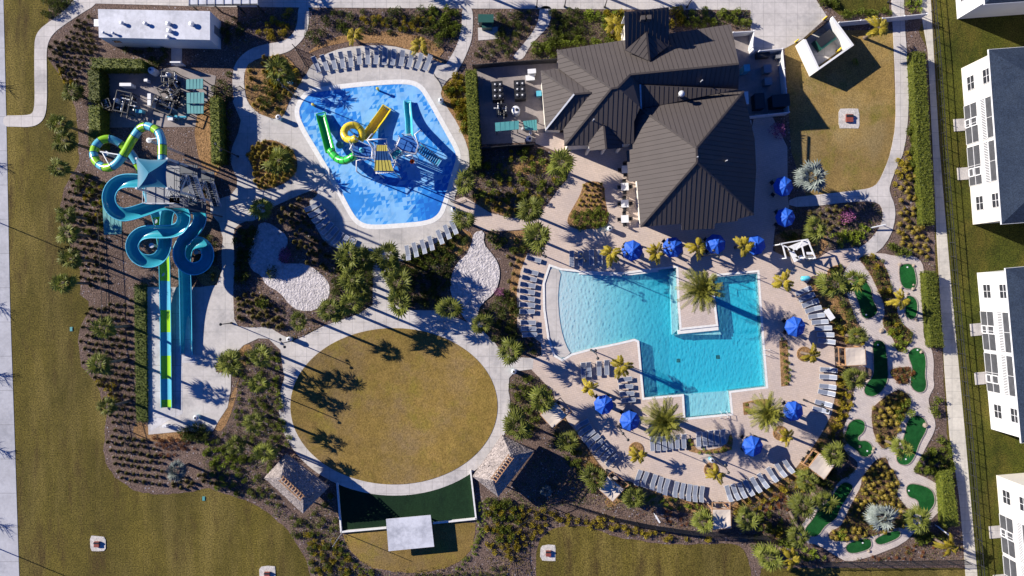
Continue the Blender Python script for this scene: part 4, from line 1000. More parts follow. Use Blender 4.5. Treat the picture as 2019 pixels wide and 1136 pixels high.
obj('canopy', m_, plain('teal_shade', (.01, .125, .205), .6, .12, .8), tow, smooth=True)
x0, x1 = min(p.x for p in tc), max(p.x for p in tc); y0, y1 = min(p.y for p in tc), max(p.y for p in tc)
for x in (x0 + .1, x1 - .1):
    for y in (y0 + .1, y1 - .1):
        m_ = MB(); m_.box(x, y, 0, .22, .22, Zc + .05); obj('column', m_, m_light, tow)
m_ = MB(); m_.box((x0 + x1) / 2, (y0 + y1) / 2 - .7, 9.3, x1 - x0 + .2, y1 - y0 + 1.4, .15); obj('platform', m_, m_grey, tow)
def railing(mb, pts, h=1.05, step=1.1):
    P = [Vector(p) for p in pts]
    for a, b in zip(P, P[1:]):
        for z in (h, h * .5): mb.beam(a + Vector((0, 0, z)), b + Vector((0, 0, z)), .05)
        n = max(1, int((b - a).length / step))
        for i in range(n + 1): q = a + (b - a) * i / n; mb.beam(q, q + Vector((0, 0, h)), .05)
m_ = MB(); railing(m_, [(x0, y1, 9.45), (x0, y0 - 1.4, 9.45), (x1, y0 - 1.4, 9.45)]); railing(m_, [(x0, y1, 9.45), (x1, y1, 9.45)]); obj('railing', m_, m_light, tow)
X0 = x1 + .25
def flight(name, xa, xb, ya, yb, za, zb):
    """stair from (ya,za) to (yb,zb)"""
    m_ = MB(); n = 12
    for i in range(n):
        t = (i + .5) / n; y = ya + (yb - ya) * t; z = za + (zb - za) * (i + 1) / n
        m_.box((xa + xb) / 2, y, z - .05, xb - xa - .12, abs(yb - ya) / n * .8, .05, 0, 0)
    for x in (xa, xb):
        m_.beam((x, ya, za), (x, yb, zb), .08, .28, 1)
        for dz in (.55, 1.05): m_.beam((x, ya, za + dz), (x, yb, zb + dz), .05, None, 1)
        for i in range(5): t = i / 4; m_.beam((x, ya + (yb - ya) * t, za + (zb - za) * t), (x, ya + (yb - ya) * t, za + (zb - za) * t + 1.05), .045, None, 1)
    obj(name, m_, [m_steel, m_light], tow)
ya, yb = y1 - .2, y0 - .9
def landing(xa, xb, yc, w, z):
    m_ = MB(); m_.box((xa + xb) / 2, yc, z - .1, xb - xa, w, .1); railing(m_, [(xa, yc - w / 2, z), (xb, yc - w / 2, z)]); railing(m_, [(xb, yc - w / 2, z), (xb, yc + w / 2, z)]); railing(m_, [(xa, yc + w / 2, z), (xb, yc + w / 2, z)])
    obj('landing', m_, m_steel, tow)
X0 = x1 - 1.1; LV = [.05, 2.4, 4.75, 7.1, 9.45]
for i in range(4):
    o_ = 1.15 if i % 2 == 0 else .05
    if i % 2 == 0: flight('stair_flight', X0 + o_, X0 + o_ + .95, yb + .3, ya - 1., LV[i], LV[i + 1]); landing(X0, X0 + 2.2, ya - .35, 1.2, LV[i + 1])
    else: flight('stair_flight', X0 + o_, X0 + o_ + .95, ya - 1., yb + .3, LV[i], LV[i + 1]); landing(X0, X0 + 2.2, yb - .35, 1.2, LV[i + 1])
m_ = MB(); m_.box(X0 + .62, (ya + yb) / 2, 9.32, .9, ya - yb + .6, .1); railing(m_, [(X0 + 1.1, yb - .2, 9.45), (X0 + 1.1, ya - .9, 9.45)]); obj('walkway', m_, m_steel, tow)
for x, y in ((X0 + .05, ya + .3), (X0 + 2.2, ya + .3), (X0 + 2.2, yb - 1.), (X0 + .05, yb - 1)):
    m_ = MB(); m_.box(x, y, 0, .16, .16, 10.5); obj('column', m_, m_steel, tow)
m_ = MB(); m_.box((x0 + x1) / 2 + .3, (y0 + y1) / 2, 4.6, x1 - x0 + .3, y1 - y0 + .2, .12); obj('lower_platform', m_, m_steel, tow)
# teal shade roof in the bed west of the slides, launch rack
def flat_roof(name, cs, z, label, cat, mat, posts=True, th=.12):
    t_ = thing(name, label, cat, sum([W(x, y) for x, y in cs], Vector()) / 4)
    P = [W(x, y, z) for x, y in cs]; c = sum(P, Vector()) / 4
    m_ = MB(); m_.prism(P, z - th, z); 
    a, b, c_, d_ = P
    for i in range(1, 5): t = i / 5; m_.beam(a + (b - a) * t + Vector((0, 0, .02)), d_ + (c_ - d_) * t + Vector((0, 0, .0)), .04, .03)
    obj('roof', m_, mat, t_)
    for p in P:
        q = p + (c - p) * .1; m_ = MB(); m_.box(q.x, q.y, 0, .1, .1, z - .1); obj('post', m_, m_dark, t_)
    return t_
flat_roof('shade_roof', [(202, 403), (240, 415), (239, 462), (205, 463)], 2.3, 'teal ribbed shade roof standing in mulch under the curving blue slide', 'shade roof', m_teal)
# ================================================================ splash playground
spl = thing('splash_playground', 'multi level splash play structure with green yellow and teal slides on the blue pad', 'play structure', W(760, 300))
Zd = 3.0
def deck(pts, z, mat=m_deckblue):
    m_ = MB(); P = [W(x, y, z) for x, y in pts]; m_.prism(P, z - .12, z); obj('platform', m_, mat, spl)
    for p in P:
        m_ = MB(); m_.tube([(p.x, p.y, .05), (p.x, p.y, z + 1.25)], .06, 8); obj('post', m_, m_light, spl)
    m_ = MB(); railing(m_, P[1:] + [P[0]], .95, .6); obj('railing', m_, m_light, spl)
deck([(692, 282), (704, 278), (735, 292), (739, 314), (730, 314), (700, 310)], Zd)
deck([(789, 272), (796, 268), (812, 268), (826, 287), (821, 306), (795, 301), (782, 290)], Zd)
deck([(741, 286), (762, 287), (779, 322), (742, 322)], 3.8)
def trough(name, pts, r, mat, rim, dp=.9):
    p_ = crom([W(*q) for q in pts], .15)
    m_ = MB(); m_.sweep(p_, uprof(r, .06, 8, dp)); o = obj(name, m_, mat, spl, smooth=True)
    l_, r_ = rim_paths(p_, r + .02, -r * math.sin(PI * (.5 - .5 * dp))); m_ = MB(); m_.tube(l_, .07, 6); m_.tube(r_, .07, 6)
    m_.tube([l_[-1], l_[-1] * .5 + r_[-1] * .5, r_[-1]], .07, 6); obj('slide_rim', m_, rim, o)
    return o
# green tube + trough
gp = crom([W(*q) for q in ((699, 307, 3.5), (690, 313, 3.3), (678, 317, 2.8), (667, 314, 2.4), (658, 306, 2.2), (651, 296, 2.0))], .15)
m_ = MB(); m_.tube(gp, .5, 14, rings=list(range(3, len(gp) - 1, 5)))
obj('green_slide_tube', m_, [plain('bright_green_gelcoat', (.03, .46, .05), .25, .1, coat=.5), m_dark], spl, smooth=True)
trough('green_slide_trough', [(651, 298, 2.0), (648, 287, 1.8), (643, 268, 1.5), (638, 248, 1.1), (634, 234, .8), (632, 223, .6)], .58, m_green_gel, m_green_gel)
# yellow spiral and trough
yc = W(696, 263, 2.4); yp = []
for i in range(40):
    a = R(50 + 352 * i / 39); yp.append(Vector((yc.x + 1.05 * math.cos(-a), yc.y + 1.05 * math.sin(-a), 3.5 - 1.8 * i / 39)))
m_ = MB(); m_.tube(yp, .47, 14, rings=list(range(4, 38, 5)), rings_w=.02); obj('yellow_spiral_tube', m_, [m_yel_gel, m_mustard], spl, smooth=True)
m_ = MB(); p = W(696, 263, .1); m_.tube([(p.x, p.y, .05), (p.x, p.y, 2.2)], .12, 8); obj('post', m_, m_light, spl)
trough('yellow_slide_trough', [(720, 273, 1.5), (727, 262, 1.3), (738, 246, 1.0), (750, 230, .8), (763, 211, .62)], .6, m_yel_gel, m_yel_gel)
trough('teal_slide_trough', [(808, 268, 3.0), (807, 255, 2.2), (806, 235, 1.1), (804, 215, .7), (803, 198, .5)], .42, plain('teal_gelcoat', (.05, .40, .45), .25, .1, coat=.4), m_slide_lt)
# striped roof
rp = lambda x, y, z: W(x, y, z)
m_ = MB()
rows = [(286, 743, 762, 6.1, 0), (298, 742, 764, 6.3, 1), (316, 740, 769, 6.35, 0), (337, 738, 776, 6.3, 0)]
for (ya_, xa_, xb_, za_, _), (yb_, xc_, xd_, zb_, _), mi in zip(rows, rows[1:], (0, 1, 0)):
    q = [W(xc_, yb_, zb_), W(xd_, yb_, zb_), W(xb_, ya_, za_), W(xa_, ya_, za_)]; m_.poly(q, mi); m_.poly([p - Vector((0, 0, .06)) for p in q[::-1]], mi)
    for i in range(6):
        t = i / 5; m_.beam(q[0] * (1 - t) + q[1] * t + Vector((0, 0, .02)), q[3] * (1 - t) + q[2] * t + Vector((0, 0, .02)), .04, .05, mi)
obj('roof', m_, [m_mustard, m_navy], spl)
for x, y, z in ((743, 287, 5.9), (762, 288, 5.9), (739, 336, 6.15), (775, 337, 6.15)):
    m_ = MB(); p = W(x, y, z); m_.tube([(p.x, p.y, .05), (p.x, p.y, z)], .08, 8); obj('roof_post', m_, m_light, spl)
for i in range(8):
    m_ = MB(); p = W(742 + i * 4.4, 340.5 - i * .35, 6.1); m_.lathe([(.1, 5.8), (.16, 6.1), (.16, 6.12), (.12, 6.1)], p.x, p.y, 10); obj('spill_cup', m_, m_white, spl)
# bent white pipes
for pts in ([(735, 292, 4.6), (724, 276, 4.9), (733, 265, 4.7), (735, 264, 4.2)], [(724, 276, 4.9), (745, 275, 5.0), (762, 274, 4.6), (763, 288, 4.2)], [(826, 287, 4.2), (818, 265, 4.8), (829, 257, 4.6), (831, 259, 4.2)],
            [(703, 338, 3.2), (703, 317, 3.6), (713, 315, 3.6), (723, 315, 3.3)], [(814, 312, 3.6), (813, 306, 3.8), (806, 307, 3.8), (799, 308, 3.4)], [(778, 315, 4.0), (781, 318, 3.8), (776, 332, 3.4), (770, 338, 3.0)],
            [(781, 290, 4.0), (787, 278, 4.2), (789, 272, 3.6)], [(690, 294, 4.0), (696, 283, 4.4), (699, 290, 3.6)], [(740, 300, 3.9), (734, 296, 3.9), (733, 310, 3.5), (741, 318, 3.2)]):
    m_ = MB(); a = [W(*q) for q in pts]; g = [Vector((a[0].x, a[0].y, .05))] + a; m_.tube(g, .09, 8); obj('water_pipe', m_, m_white, spl, smooth=True)
# climbing bridge and stairs
for name, (a, b), wd_ in (('net_bridge', ((774, 310, 3.7), (790, 298, 3.0)), 1.0), ('stair', ((826, 291, 3.0), (866, 322, .1)), 1.1)):
    A, B = W(*a), W(*b); d = (B - A).normalized(); e = Vector((-d.y, d.x, 0)).normalized(); m_ = MB(); n = 7 if name == 'net_bridge' else 11
    for i in range(n):
        q = A + (B - A) * (i + .5) / n; m_.beam(q - e * wd_ / 2, q + e * wd_ / 2, .2, .06, 0)
    for s_ in (-1, 1):
        m_.beam(A + e * s_ * wd_ / 2, B + e * s_ * wd_ / 2, .07, .2, 1); m_.beam(A + e * s_ * wd_ / 2 + Vector((0, 0, .9)), B + e * s_ * wd_ / 2 + Vector((0, 0, .9)), .05, None, 1)
        for i in range(5): q = A + (B - A) * i / 4 + e * s_ * wd_ / 2; m_.beam(q, q + Vector((0, 0, .9)), .045, None, 1)
    obj(name, m_, [m_slide, m_light], spl)
m_ = MB(); p = W(813, 319, 2.9); m_.lathe([(.12, 2.5), (.28, 3.1), (.32, 3.12), (.27, 3.1), (.1, 2.6)], p.x, p.y, 16); obj('tipping_bucket', m_, m_orange, spl)
m_ = MB(); p = W(670, 286, .9); m_.lathe([(.5, .85), (.5, .95), (.3, 1.05)], p.x, p.y, 12); m_.tube([(p.x, p.y, .05), (p.x, p.y, .9)], .06, 8); obj('water_dome', m_, m_teal, spl)
m_ = MB(); p = W(713, 296, 3.1); m_.lathe([(.32, 3.0), (.32, 3.12), (.12, 3.25)], p.x, p.y, 16); obj('bubbler', m_, m_slide_lt, spl)
for x, y, w_ in ((747, 179, 'nearer the top lounger arc'), (621, 210, 'at the pad corner by the green slide')):
    m_ = MB(); p = W(x, y); m_.lathe([(.12, .05), (.12, .9), (.2, .95), (.2, 1.1), (.03, 1.15)], p.x, p.y, 12)
    tag(obj('spray_post', m_, m_mustard, loc=p), 'short spray post on the blue splash pad ' + w_, 'spray post')
# ================================================================ pump yard
for cs, z, lb in (([(367, 157), (400, 155), (400, 175), (367, 176)], 2.3, 'small teal flat roofed pump shelter in the pump yard'), ([(368, 183), (402, 182), (402, 204), (368, 204)], 2.5, 'teal flat roofed shelter between two others in the pump yard'), ([(368, 205), (401, 205), (401, 224), (369, 224)], 2.2, 'lowest teal shelter in the pump yard near the tube slide')):
    flat_roof('pump_shelter', cs, z, lb, 'shelter', m_teal)
for x, y, r_, lb in ((297, 138, .47, 'large round white filter tank at the top of the pump yard'), (330, 146, .3, 'small round white tank right beside the pump pipes'), (227, 197, .3, 'small round white tank at the hedge side of the pump yard')):
    t_ = thing('filter_tank', lb, 'tank', W(x, y, 1.5)); p = W(x, y, 1.5); m_ = MB(); m_.lathe([(r_ * .95, .06), (r_, .2), (r_, 1.3), (r_ * .8, 1.5), (r_ * .3, 1.6)], p.x, p.y, 18); obj('body', m_, m_white, t_, smooth=True)
    m_ = MB(); m_.lathe([(r_ * .3, 1.6), (r_ * .34, 1.68), (.02, 1.7)], p.x, p.y, 12); obj('valve_cap', m_, m_navy, t_)
for x, y, sx, sy, h, lb in ((259, 173, 1.45, .35, 1.2, 'long white control cabinet in the pump yard'), (306, 197, .38, .75, 1.3, 'white pump cabinet by the pipes, upper of two'), (306, 208, .38, .75, 1.3, 'white pump cabinet by the pipes, lower of two'), (296, 163, .4, .3, .9, 'small pale meter box at the shadow edge in the pump yard'), (341, 237, .6, .35, .5, 'pale flat box near the tube slide in the pump yard'),
                         (282, 223, .8, .4, .8, 'blue grey box beside the black pipe racks'), (200, 171, .2, .45, .9, 'thin white box against the pump yard hedge'), (358, 131, 1.3, .12, 1.5, 'white wall board at the top of the pump yard')):
    t_ = thing('control_cabinet', lb, 'cabinet', W(x, y)); p = W(x, y); m_ = MB(); m_.box(p.x, p.y, .06, sx * .9, sy * .9, .12); obj('plinth', m_, m_grey, t_)
    m_ = MB(); m_.box(p.x, p.y, .18, sx, sy, h); obj('body', m_, m_white if 'blue' not in lb else m_slide_bl, t_)
    m_ = MB(); m_.box(p.x, p.y, .18 + h, sx + .06, sy + .06, .05); obj('lid', m_, m_white if 'blue' not in lb else m_slide_bl, t_)
def piperack(x, y, w, d, rot, label, seed):
    rg = random.Random(seed); c = W(x, y); t_ = thing('pipe_rack', label, 'pipework', c); q, s_ = math.cos(rot), math.sin(rot)
    f_ = lambda a, b, z: (c.x + q * a - s_ * b, c.y + s_ * a + q * b, z)
    for mi, mt, nm in ((0, m_dark, 'dark_pipe'), (1, m_light, 'white_pipe')):
        m_ = MB()
        for i in range(7 if mi == 0 else 4):
            a, b = rg.uniform(-w, w) / 2, rg.uniform(-d, d) / 2; z = rg.uniform(.5, 1.7)
            if rg.random() < .5: m_.tube([f_(a, b, .06), f_(a, b, z), f_(a, b + rg.choice((-1, 1)) * rg.uniform(.5, d * .7), z), f_(a, b * .2, z)], .09, 8)
            else: m_.tube([f_(a, b, .06), f_(a, b, z), f_(a + rg.choice((-1, 1)) * rg.uniform(.6, w * .7), b, z), f_(a * .3, b, .1)], .09, 8)
        obj(nm, m_, mt, t_)
    for i in range(3):
        m_ = MB(); a, b = rg.uniform(-w, w) / 2.2, rg.uniform(-d, d) / 2.2; p = f_(a, b, 0); m_.lathe([(.2, .06), (.2, .5), (.12, .62)], p[0], p[1], 10); obj('pump_motor', m_, m_black, t_)
    m_ = MB()
    for a, b in ((-w / 2, -d / 2), (w / 2, -d / 2), (w / 2, d / 2), (-w / 2, d / 2)): m_.beam(f_(a, b, .06), f_(a, b, 1.9), .09)
    for z in (1.9,):
        for (a, b), (a2, b2) in (((-w / 2, -d / 2), (w / 2, -d / 2)), ((w / 2, -d / 2), (w / 2, d / 2)), ((w / 2, d / 2), (-w / 2, d / 2)), ((-w / 2, d / 2), (-w / 2, -d / 2))): m_.beam(f_(a, b, z), f_(a2, b2, z), .09)
    obj('frame', m_, m_dark, t_)
piperack(257, 208, 1.9, 2.6, R(-12), 'black pipe rack beneath the long white cabinet', 3); piperack(345, 186, 2.2, 1.8, R(30), 'tilted dark frame of pipes between the cabinets and teal roofs', 5)
piperack(345, 160, 1.6, 1.4, 0, 'pipework beside the small round white tank', 8); piperack(335, 214, 2.6, 1.8, R(-20), 'low tangle of pipes below the tilted frame', 9); piperack(226, 212, 1., 1.1, R(20), 'small pipe stand at the hedge side tank', 12)
m_ = MB(); a, b = W(330, 231, .6), W(368, 231, .6); m_.tube([a, b], .16, 10); m_.tube([a * .5 + b * .5 + Vector((0, 0, -.5)), a * .5 + b * .5 + Vector((0, 0, .3))], .2, 10)
tag(obj('header_pipe', m_, m_slide_bl, loc=W(349, 231)), 'pale blue horizontal header pipe at the bottom of the pump yard', 'pipe')
# ================================================================ service yard by the clubhouse
def condenser(x, y, label):
    c = W(x, y, 1.6); t_ = thing('condenser_unit', label, 'air conditioner', (c.x, c.y, 0)); m_ = MB(); m_.box(c.x, c.y, .06, 1.45, 2.4, 1.5, R(4)); obj('body', m_, m_black, t_)
    for i in range(2):
        for j in range(3):
            m_ = MB(); px, py = c.x + (-.33 + .66 * i), c.y + (-.75 + .75 * j); m_.lathe([(.3, 1.56), (.3, 1.64), (.26, 1.65)], px, py, 16); f_ = obj('fan', m_, m_dark, t_)
            m_ = MB(); m_.lathe([(.11, 1.65), (.11, 1.7), (.05, 1.72)], px, py, 10); obj('fan_hub', m_, m_white, f_)
condenser(981, 178, 'black six fan cooling unit nearer the hedge in the service yard'); condenser(1025, 176, 'black six fan cooling unit nearer the clubhouse wall')
for cs, z, lb in (([(976, 242), (1023, 238), (1023, 255), (977, 259)], 2.2, 'long teal roofed cabin in the shaded service yard'), ([(1031, 239), (1058, 236), (1059, 257), (1036, 257)], 1.2, 'teal flat container beside the long teal cabin')):
    flat_roof('teal_shelter', cs, z, lb, 'shelter', m_teal)
for x, y, sx, sy, h, lb in ((1048, 146, 1.0, .5, 1.1, 'white cabinet at the top of the service yard'), (1045, 156, 1.1, .6, .5, 'low white crate below the white cabinet'), (1062, 188, .6, .6, .8, 'blue crate against the clubhouse wall')):
    t_ = thing('storage_box', lb, 'box', W(x, y)); p = W(x, y); m_ = MB(); m_.box(p.x, p.y, .05, sx, sy, h, R(4)); obj('body', m_, m_white if 'white' in lb else m_slide_bl, t_); m_ = MB(); m_.box(p.x, p.y, .05 + h, sx + .08, sy + .08, .06, R(4)); obj('lid', m_, m_white if 'white' in lb else m_slide_bl, t_)
for x, y, r_, h, lb in ((1017, 222, .55, 1.3, 'round white tank with black cap in the service yard'), (1046, 264, .2, .8, 'small round white drum beside the service yard wall'), (1043, 275, .42, .4, 'low round pale tub by the service yard wall'), (1031, 255, .18, .6, 'tiny pale drum between the teal shelters')):
    t_ = thing('water_tank', lb, 'tank', W(x, y)); p = W(x, y); m_ = MB(); m_.lathe([(r_, .05), (r_, h), (r_ * .8, h + .12)], p.x, p.y, 18); obj('body', m_, m_white, t_)
    m_ = MB(); m_.lathe([(r_ * .35, h + .12), (r_ * .35, h + .2), (.02, h + .22)], p.x + r_ * .2, p.y, 12); obj('cap', m_, m_black, t_)
piperack(990, 222, 1.2, 1.2, 0, 'red and white pipe cluster by the round white tank', 21)
panel_fence([(932, 128), (1000, 122), (1098, 116)], 'dark panel fence along the top of the service yard', mat=m_dark)
panel_fence([(948, 292), (1000, 287), (1052, 284)], 'dark panel fence along the bottom of the service yard', mat=m_dark)
# kitchen yard things
for x, y, sx, sy, h, lb in ((1507, 141, .9, 1.0, 1.1, 'square grey air unit in the kitchen yard'), (1509, 165, .9, .9, 1., 'lower grey unit in the kitchen yard'), (1463, 143, .7, .8, 1.8, 'pale blue box against the clubhouse in the kitchen yard'), (1490, 205, 1.2, 1.9, 1.4, 'dark container in the shaded kitchen yard corner'), (1530, 116, .7, .4, .9, 'pale trolley by the kitchen yard fence'), (1500, 112, 1.6, .7, .9, 'dark bench of crates along the kitchen yard fence'), (1530, 205, 2.2, 1.5, 1.6, 'dark slab roofed store in the kitchen yard corner')):
    t_ = thing('yard_unit', lb, 'equipment', W(x, y)); p = W(x, y); m_ = MB(); m_.box(p.x, p.y, .06, sx, sy, h, R(5)); bm = m_dark if 'dark' in lb else (m_slide_bl if 'blue' in lb else m_grey); obj('body', m_, bm, t_)
    m_ = MB(); m_.box(p.x, p.y, .06 + h, sx + .08, sy + .08, .06, R(5)); obj('lid', m_, bm, t_)
# transformer
t_ = thing('transformer_box', 'dark green transformer box on a concrete pad between two paths', 'transformer', W(958, 45))
p = W(958, 37, 1.5); m_ = MB(); m_.box(p.x, p.y, .06, 1.9, .95, 1.5); obj('body', m_, m_tealdark, t_); m_ = MB(); m_.box(p.x, p.y, 1.57, 2., 1.05, .08); obj('lid', m_, m_tealdark, t_)
p = W(960, 50, 1.1); m_ = MB(); m_.box(p.x, p.y, .06, 1.3, .6, 1.0); obj('switch_box', m_, m_tealdark, t_)
# ================================================================ furniture
# --- sun lounger prototype (head at +y)
def make_lounger():
    t_ = thing('sun_lounger', 'grey sling sun lounger', 'sun lounger')
    L, w = 2.0, .60
    m_ = MB(); m_.prism([(-w / 2 + .05, -L / 2), (w / 2 - .05, -L / 2), (w / 2 - .05, .22), (-w / 2 + .05, .22)], .36, .39); obj('seat', m_, m_sling, t_)
    a = R(36); bl = .92; c, s_ = math.cos(a), math.sin(a)
    m_ = MB(); y0, z0 = .22, .38; y1, z1 = y0 + bl * c, z0 + bl * s_
    m_.beam((0, y0, z0), (0, y1, z1), w - .1, .035); obj('backrest', m_, m_sling, t_)
    m_ = MB()
    for sx in (-w / 2 + .03, w / 2 - .03):
        m_.beam((sx, -L / 2, .375), (sx, .95, .375), .06, .06); m_.beam((sx, y0, z0), (sx, y1, z1), .05, .05); m_.beam((sx, .85, .38), (sx, y0 + .5 * c, z0 + .5 * s_), .04)
    m_.beam((-w / 2, -L / 2, .375), (w / 2, -L / 2, .375), .06); m_.beam((-w / 2, y1, z1), (w / 2, y1, z1), .05)
    obj('frame', m_, m_light, t_)
    for sx in (-w / 2 + .03, w / 2 - .03):
        for y in (-L / 2 + .15, .85):
            m_ = MB(); m_.box(sx, y, 0, .05, .05, .35); obj('leg', m_, m_light, t_)
    return Proto(t_)
LNG = make_lounger(); GZ = .07
def lounger_row(pts, axes, desc, order, group):
    """pts: centres; axes: head directions (start, end) in grid units, interpolated along the row"""
    n = len(pts)
    for i, (x, y) in enumerate(pts):
        k = i / max(1, n - 1); ax = axes[0][0] * (1 - k) + axes[-1][0] * k; ay = -(axes[0][1] * (1 - k) + axes[-1][1] * k)
        p = W(x, y, .4); rz = math.atan2(ay, ax) - PI / 2 + random.uniform(-.05, .05)
        LNG.put((p.x, p.y, GZ), rz, f'grey sun lounger, {ORD[i]} {order} in {desc}', group, random.uniform(.97, 1.03))
lounger_row([(x, 129 - 17.5 * math.sin(PI * min(1, max(0, (x - 600) / 265))) + (4 if x < 700 else 0)) for x in [624 + 16.9 * i for i in range(14)]], [(-.38, -1), (.0, -1), (.42, -1)][::2], 'the arc above the splash pad', 'from the entry gate', 'loungers in the arc above the splash pad')
lounger_row([(804, 499), (819, 493), (835, 487), (850, 480), (868, 468), (882, 458), (895, 449)], [(.22, 1), (.45, 1)], 'the curve below the splash pad', 'from the palms', 'loungers in the curve below the splash pad')
lounger_row([(617, 408), (624, 419), (631, 429), (638, 440), (646, 451), (655, 461), (666, 470), (678, 478), (691, 485)], [(-1, .55), (-.45, 1)], 'the shaded slant beside the splash pad', 'from the top', 'loungers in the shaded row beside the splash pad')
lounger_row([(1052, 511), (1046, 536), (1043, 549), (1040, 562), (1039, 575), (1039, 588), (1039, 601), (1039, 614), (1041, 636), (1042, 648), (1044, 660)], [(-1, -.3), (-1, -.0), (-1, .05)][::2], 'the column facing the beach entry', 'from the palm end', 'loungers in the column facing the beach entry')
lounger_row([(1127, 510), (1144, 510), (1166, 508), (1183, 508)], [(-.06, -1), (-.06, -1)], 'the four above the pool edge', 'from the beach entry', 'four loungers above the pool edge')
lounger_row([(1150, 729), (1161, 728), (1181, 726), (1196, 724)], [(-.05, -1), (-.05, -1)], 'the four below the beach entry', 'from the oval lawn', 'four loungers below the beach entry')
lounger_row([(1231, 748), (1233, 762), (1235, 776), (1238, 789)], [(-1, .06), (-1, .06)], 'the stack along the pool wall', 'from the yellow palm', 'four loungers stacked along the pool wall')
lounger_row([(1147, 836), (1153, 848), (1160, 858), (1169, 867), (1178, 877), (1187, 887), (1196, 897), (1206, 907)], [(-1, .6), (-1, .9)], 'the shaded slant beyond the corner cabana', 'from that cabana', 'loungers in the shaded slant by the corner cabana')
lounger_row([(1286, 874), (1298, 874), (1310, 873), (1322, 871), (1335, 870), (1348, 869)], [(-.1, -1), (-.1, -1)], 'the row below the date palm', 'from the ring planter', 'loungers below the date palm')
lounger_row([(1377, 865), (1389, 864), (1401, 862), (1413, 861), (1425, 860)], [(-.1, -1), (-.1, -1)], 'the shaded row beside the planting box', 'from the planting box', 'shaded loungers beside the planting box')
lounger_row([(1258, 941), (1271, 944), (1288, 950), (1301, 955), (1313, 959), (1332, 964), (1345, 967), (1358, 970), (1370, 972), (1383, 973)], [(-.38, 1), (-.12, 1)], 'the curve along the lowest deck edge', 'from the tan cabana', 'loungers in the curve along the lowest deck edge')
lounger_row([(1436, 972), (1449, 969), (1462, 966), (1475, 961), (1489, 955), (1503, 947), (1521, 935), (1538, 926), (1553, 918)], [(.3, 1), (.75, 1)], 'the rising curve by the bottom cabana', 'from that cabana', 'loungers in the rising curve by the bottom cabana')
lounger_row([(1583, 574), (1589, 586), (1596, 598), (1602, 610), (1608, 623), (1615, 635), (1621, 647), (1626, 660), (1628, 673)], [(1, -.5), (1, -.3), (1, .1)][::2], 'the row fanning along the golf side', 'from the bar', 'loungers fanning along the golf side')
lounger_row([(1632, 729), (1631, 743), (1630, 762), (1628, 774), (1622, 795), (1617, 808)], [(1, .02), (1, .25)], 'the group below the grey cabana', 'from that cabana', 'loungers below the grey cabana')
# --- tables and chairs
def make_chair():
    t_ = thing('patio_chair', 'dark patio chair', 'chair')
    m_ = MB(); m_.box(0, 0, .42, .48, .46, .05); obj('seat', m_, m_dark, t_)
    m_ = MB(); m_.beam((0, .22, .47), (0, .30, .9), .48, .05, up=Vector((1, 0, 0)).cross(Vector((0, .08, .43)))); obj('backrest', m_, m_dark, t_)
    for sx in (-.2, .2):
        for sy in (-.19, .19): m_ = MB(); m_.box(sx, sy, 0, .04, .04, .42); obj('leg', m_, m_dark, t_)
    return Proto(t_)
CH = make_chair()
def make_table(square, mat):
    t_ = thing('patio_table', 'table', 'table'); m_ = MB()
    if square: m_.box(0, 0, .72, .98, .98, .05)
    else: m_.lathe([(.5, .7), (.52, .74), (.1, .75)], 0, 0, 20)
    obj('tabletop', m_, mat, t_)
    if square:
        for sx in (-.4, .4):
            for sy in (-.4, .4): m_ = MB(); m_.box(sx, sy, 0, .07, .07, .72); obj('leg', m_, m_dark, t_)
    else:
        m_ = MB(); m_.lathe([(.3, 0), (.3, .04), (.05, .08), (.05, .7)], 0, 0, 12); obj('pedestal', m_, m_dark, t_)
    return Proto(t_)
SQ = make_table(True, m_white); RD = make_table(False, m_grey)
for i, (x, y) in enumerate(((1231, 336), (1230, 370), (1230, 403), (1230, 433))):
    p = W(x, y); SQ.put((p.x, p.y, .074), R(3), f'white square dining table, {ORD[i]} from the porch along the clubhouse wall', 'white dining tables along the clubhouse')
    for k in range(4):
        a = k * PI / 2 + R(3); q = p + Vector((math.sin(a), -math.cos(a), 0)) * -.68
        CH.put((q.x, q.y, .074), a, f'dark patio chair pushed up to the {ORD[i]} white dining table from the porch', f'chairs of the {ORD[i]} dining table')
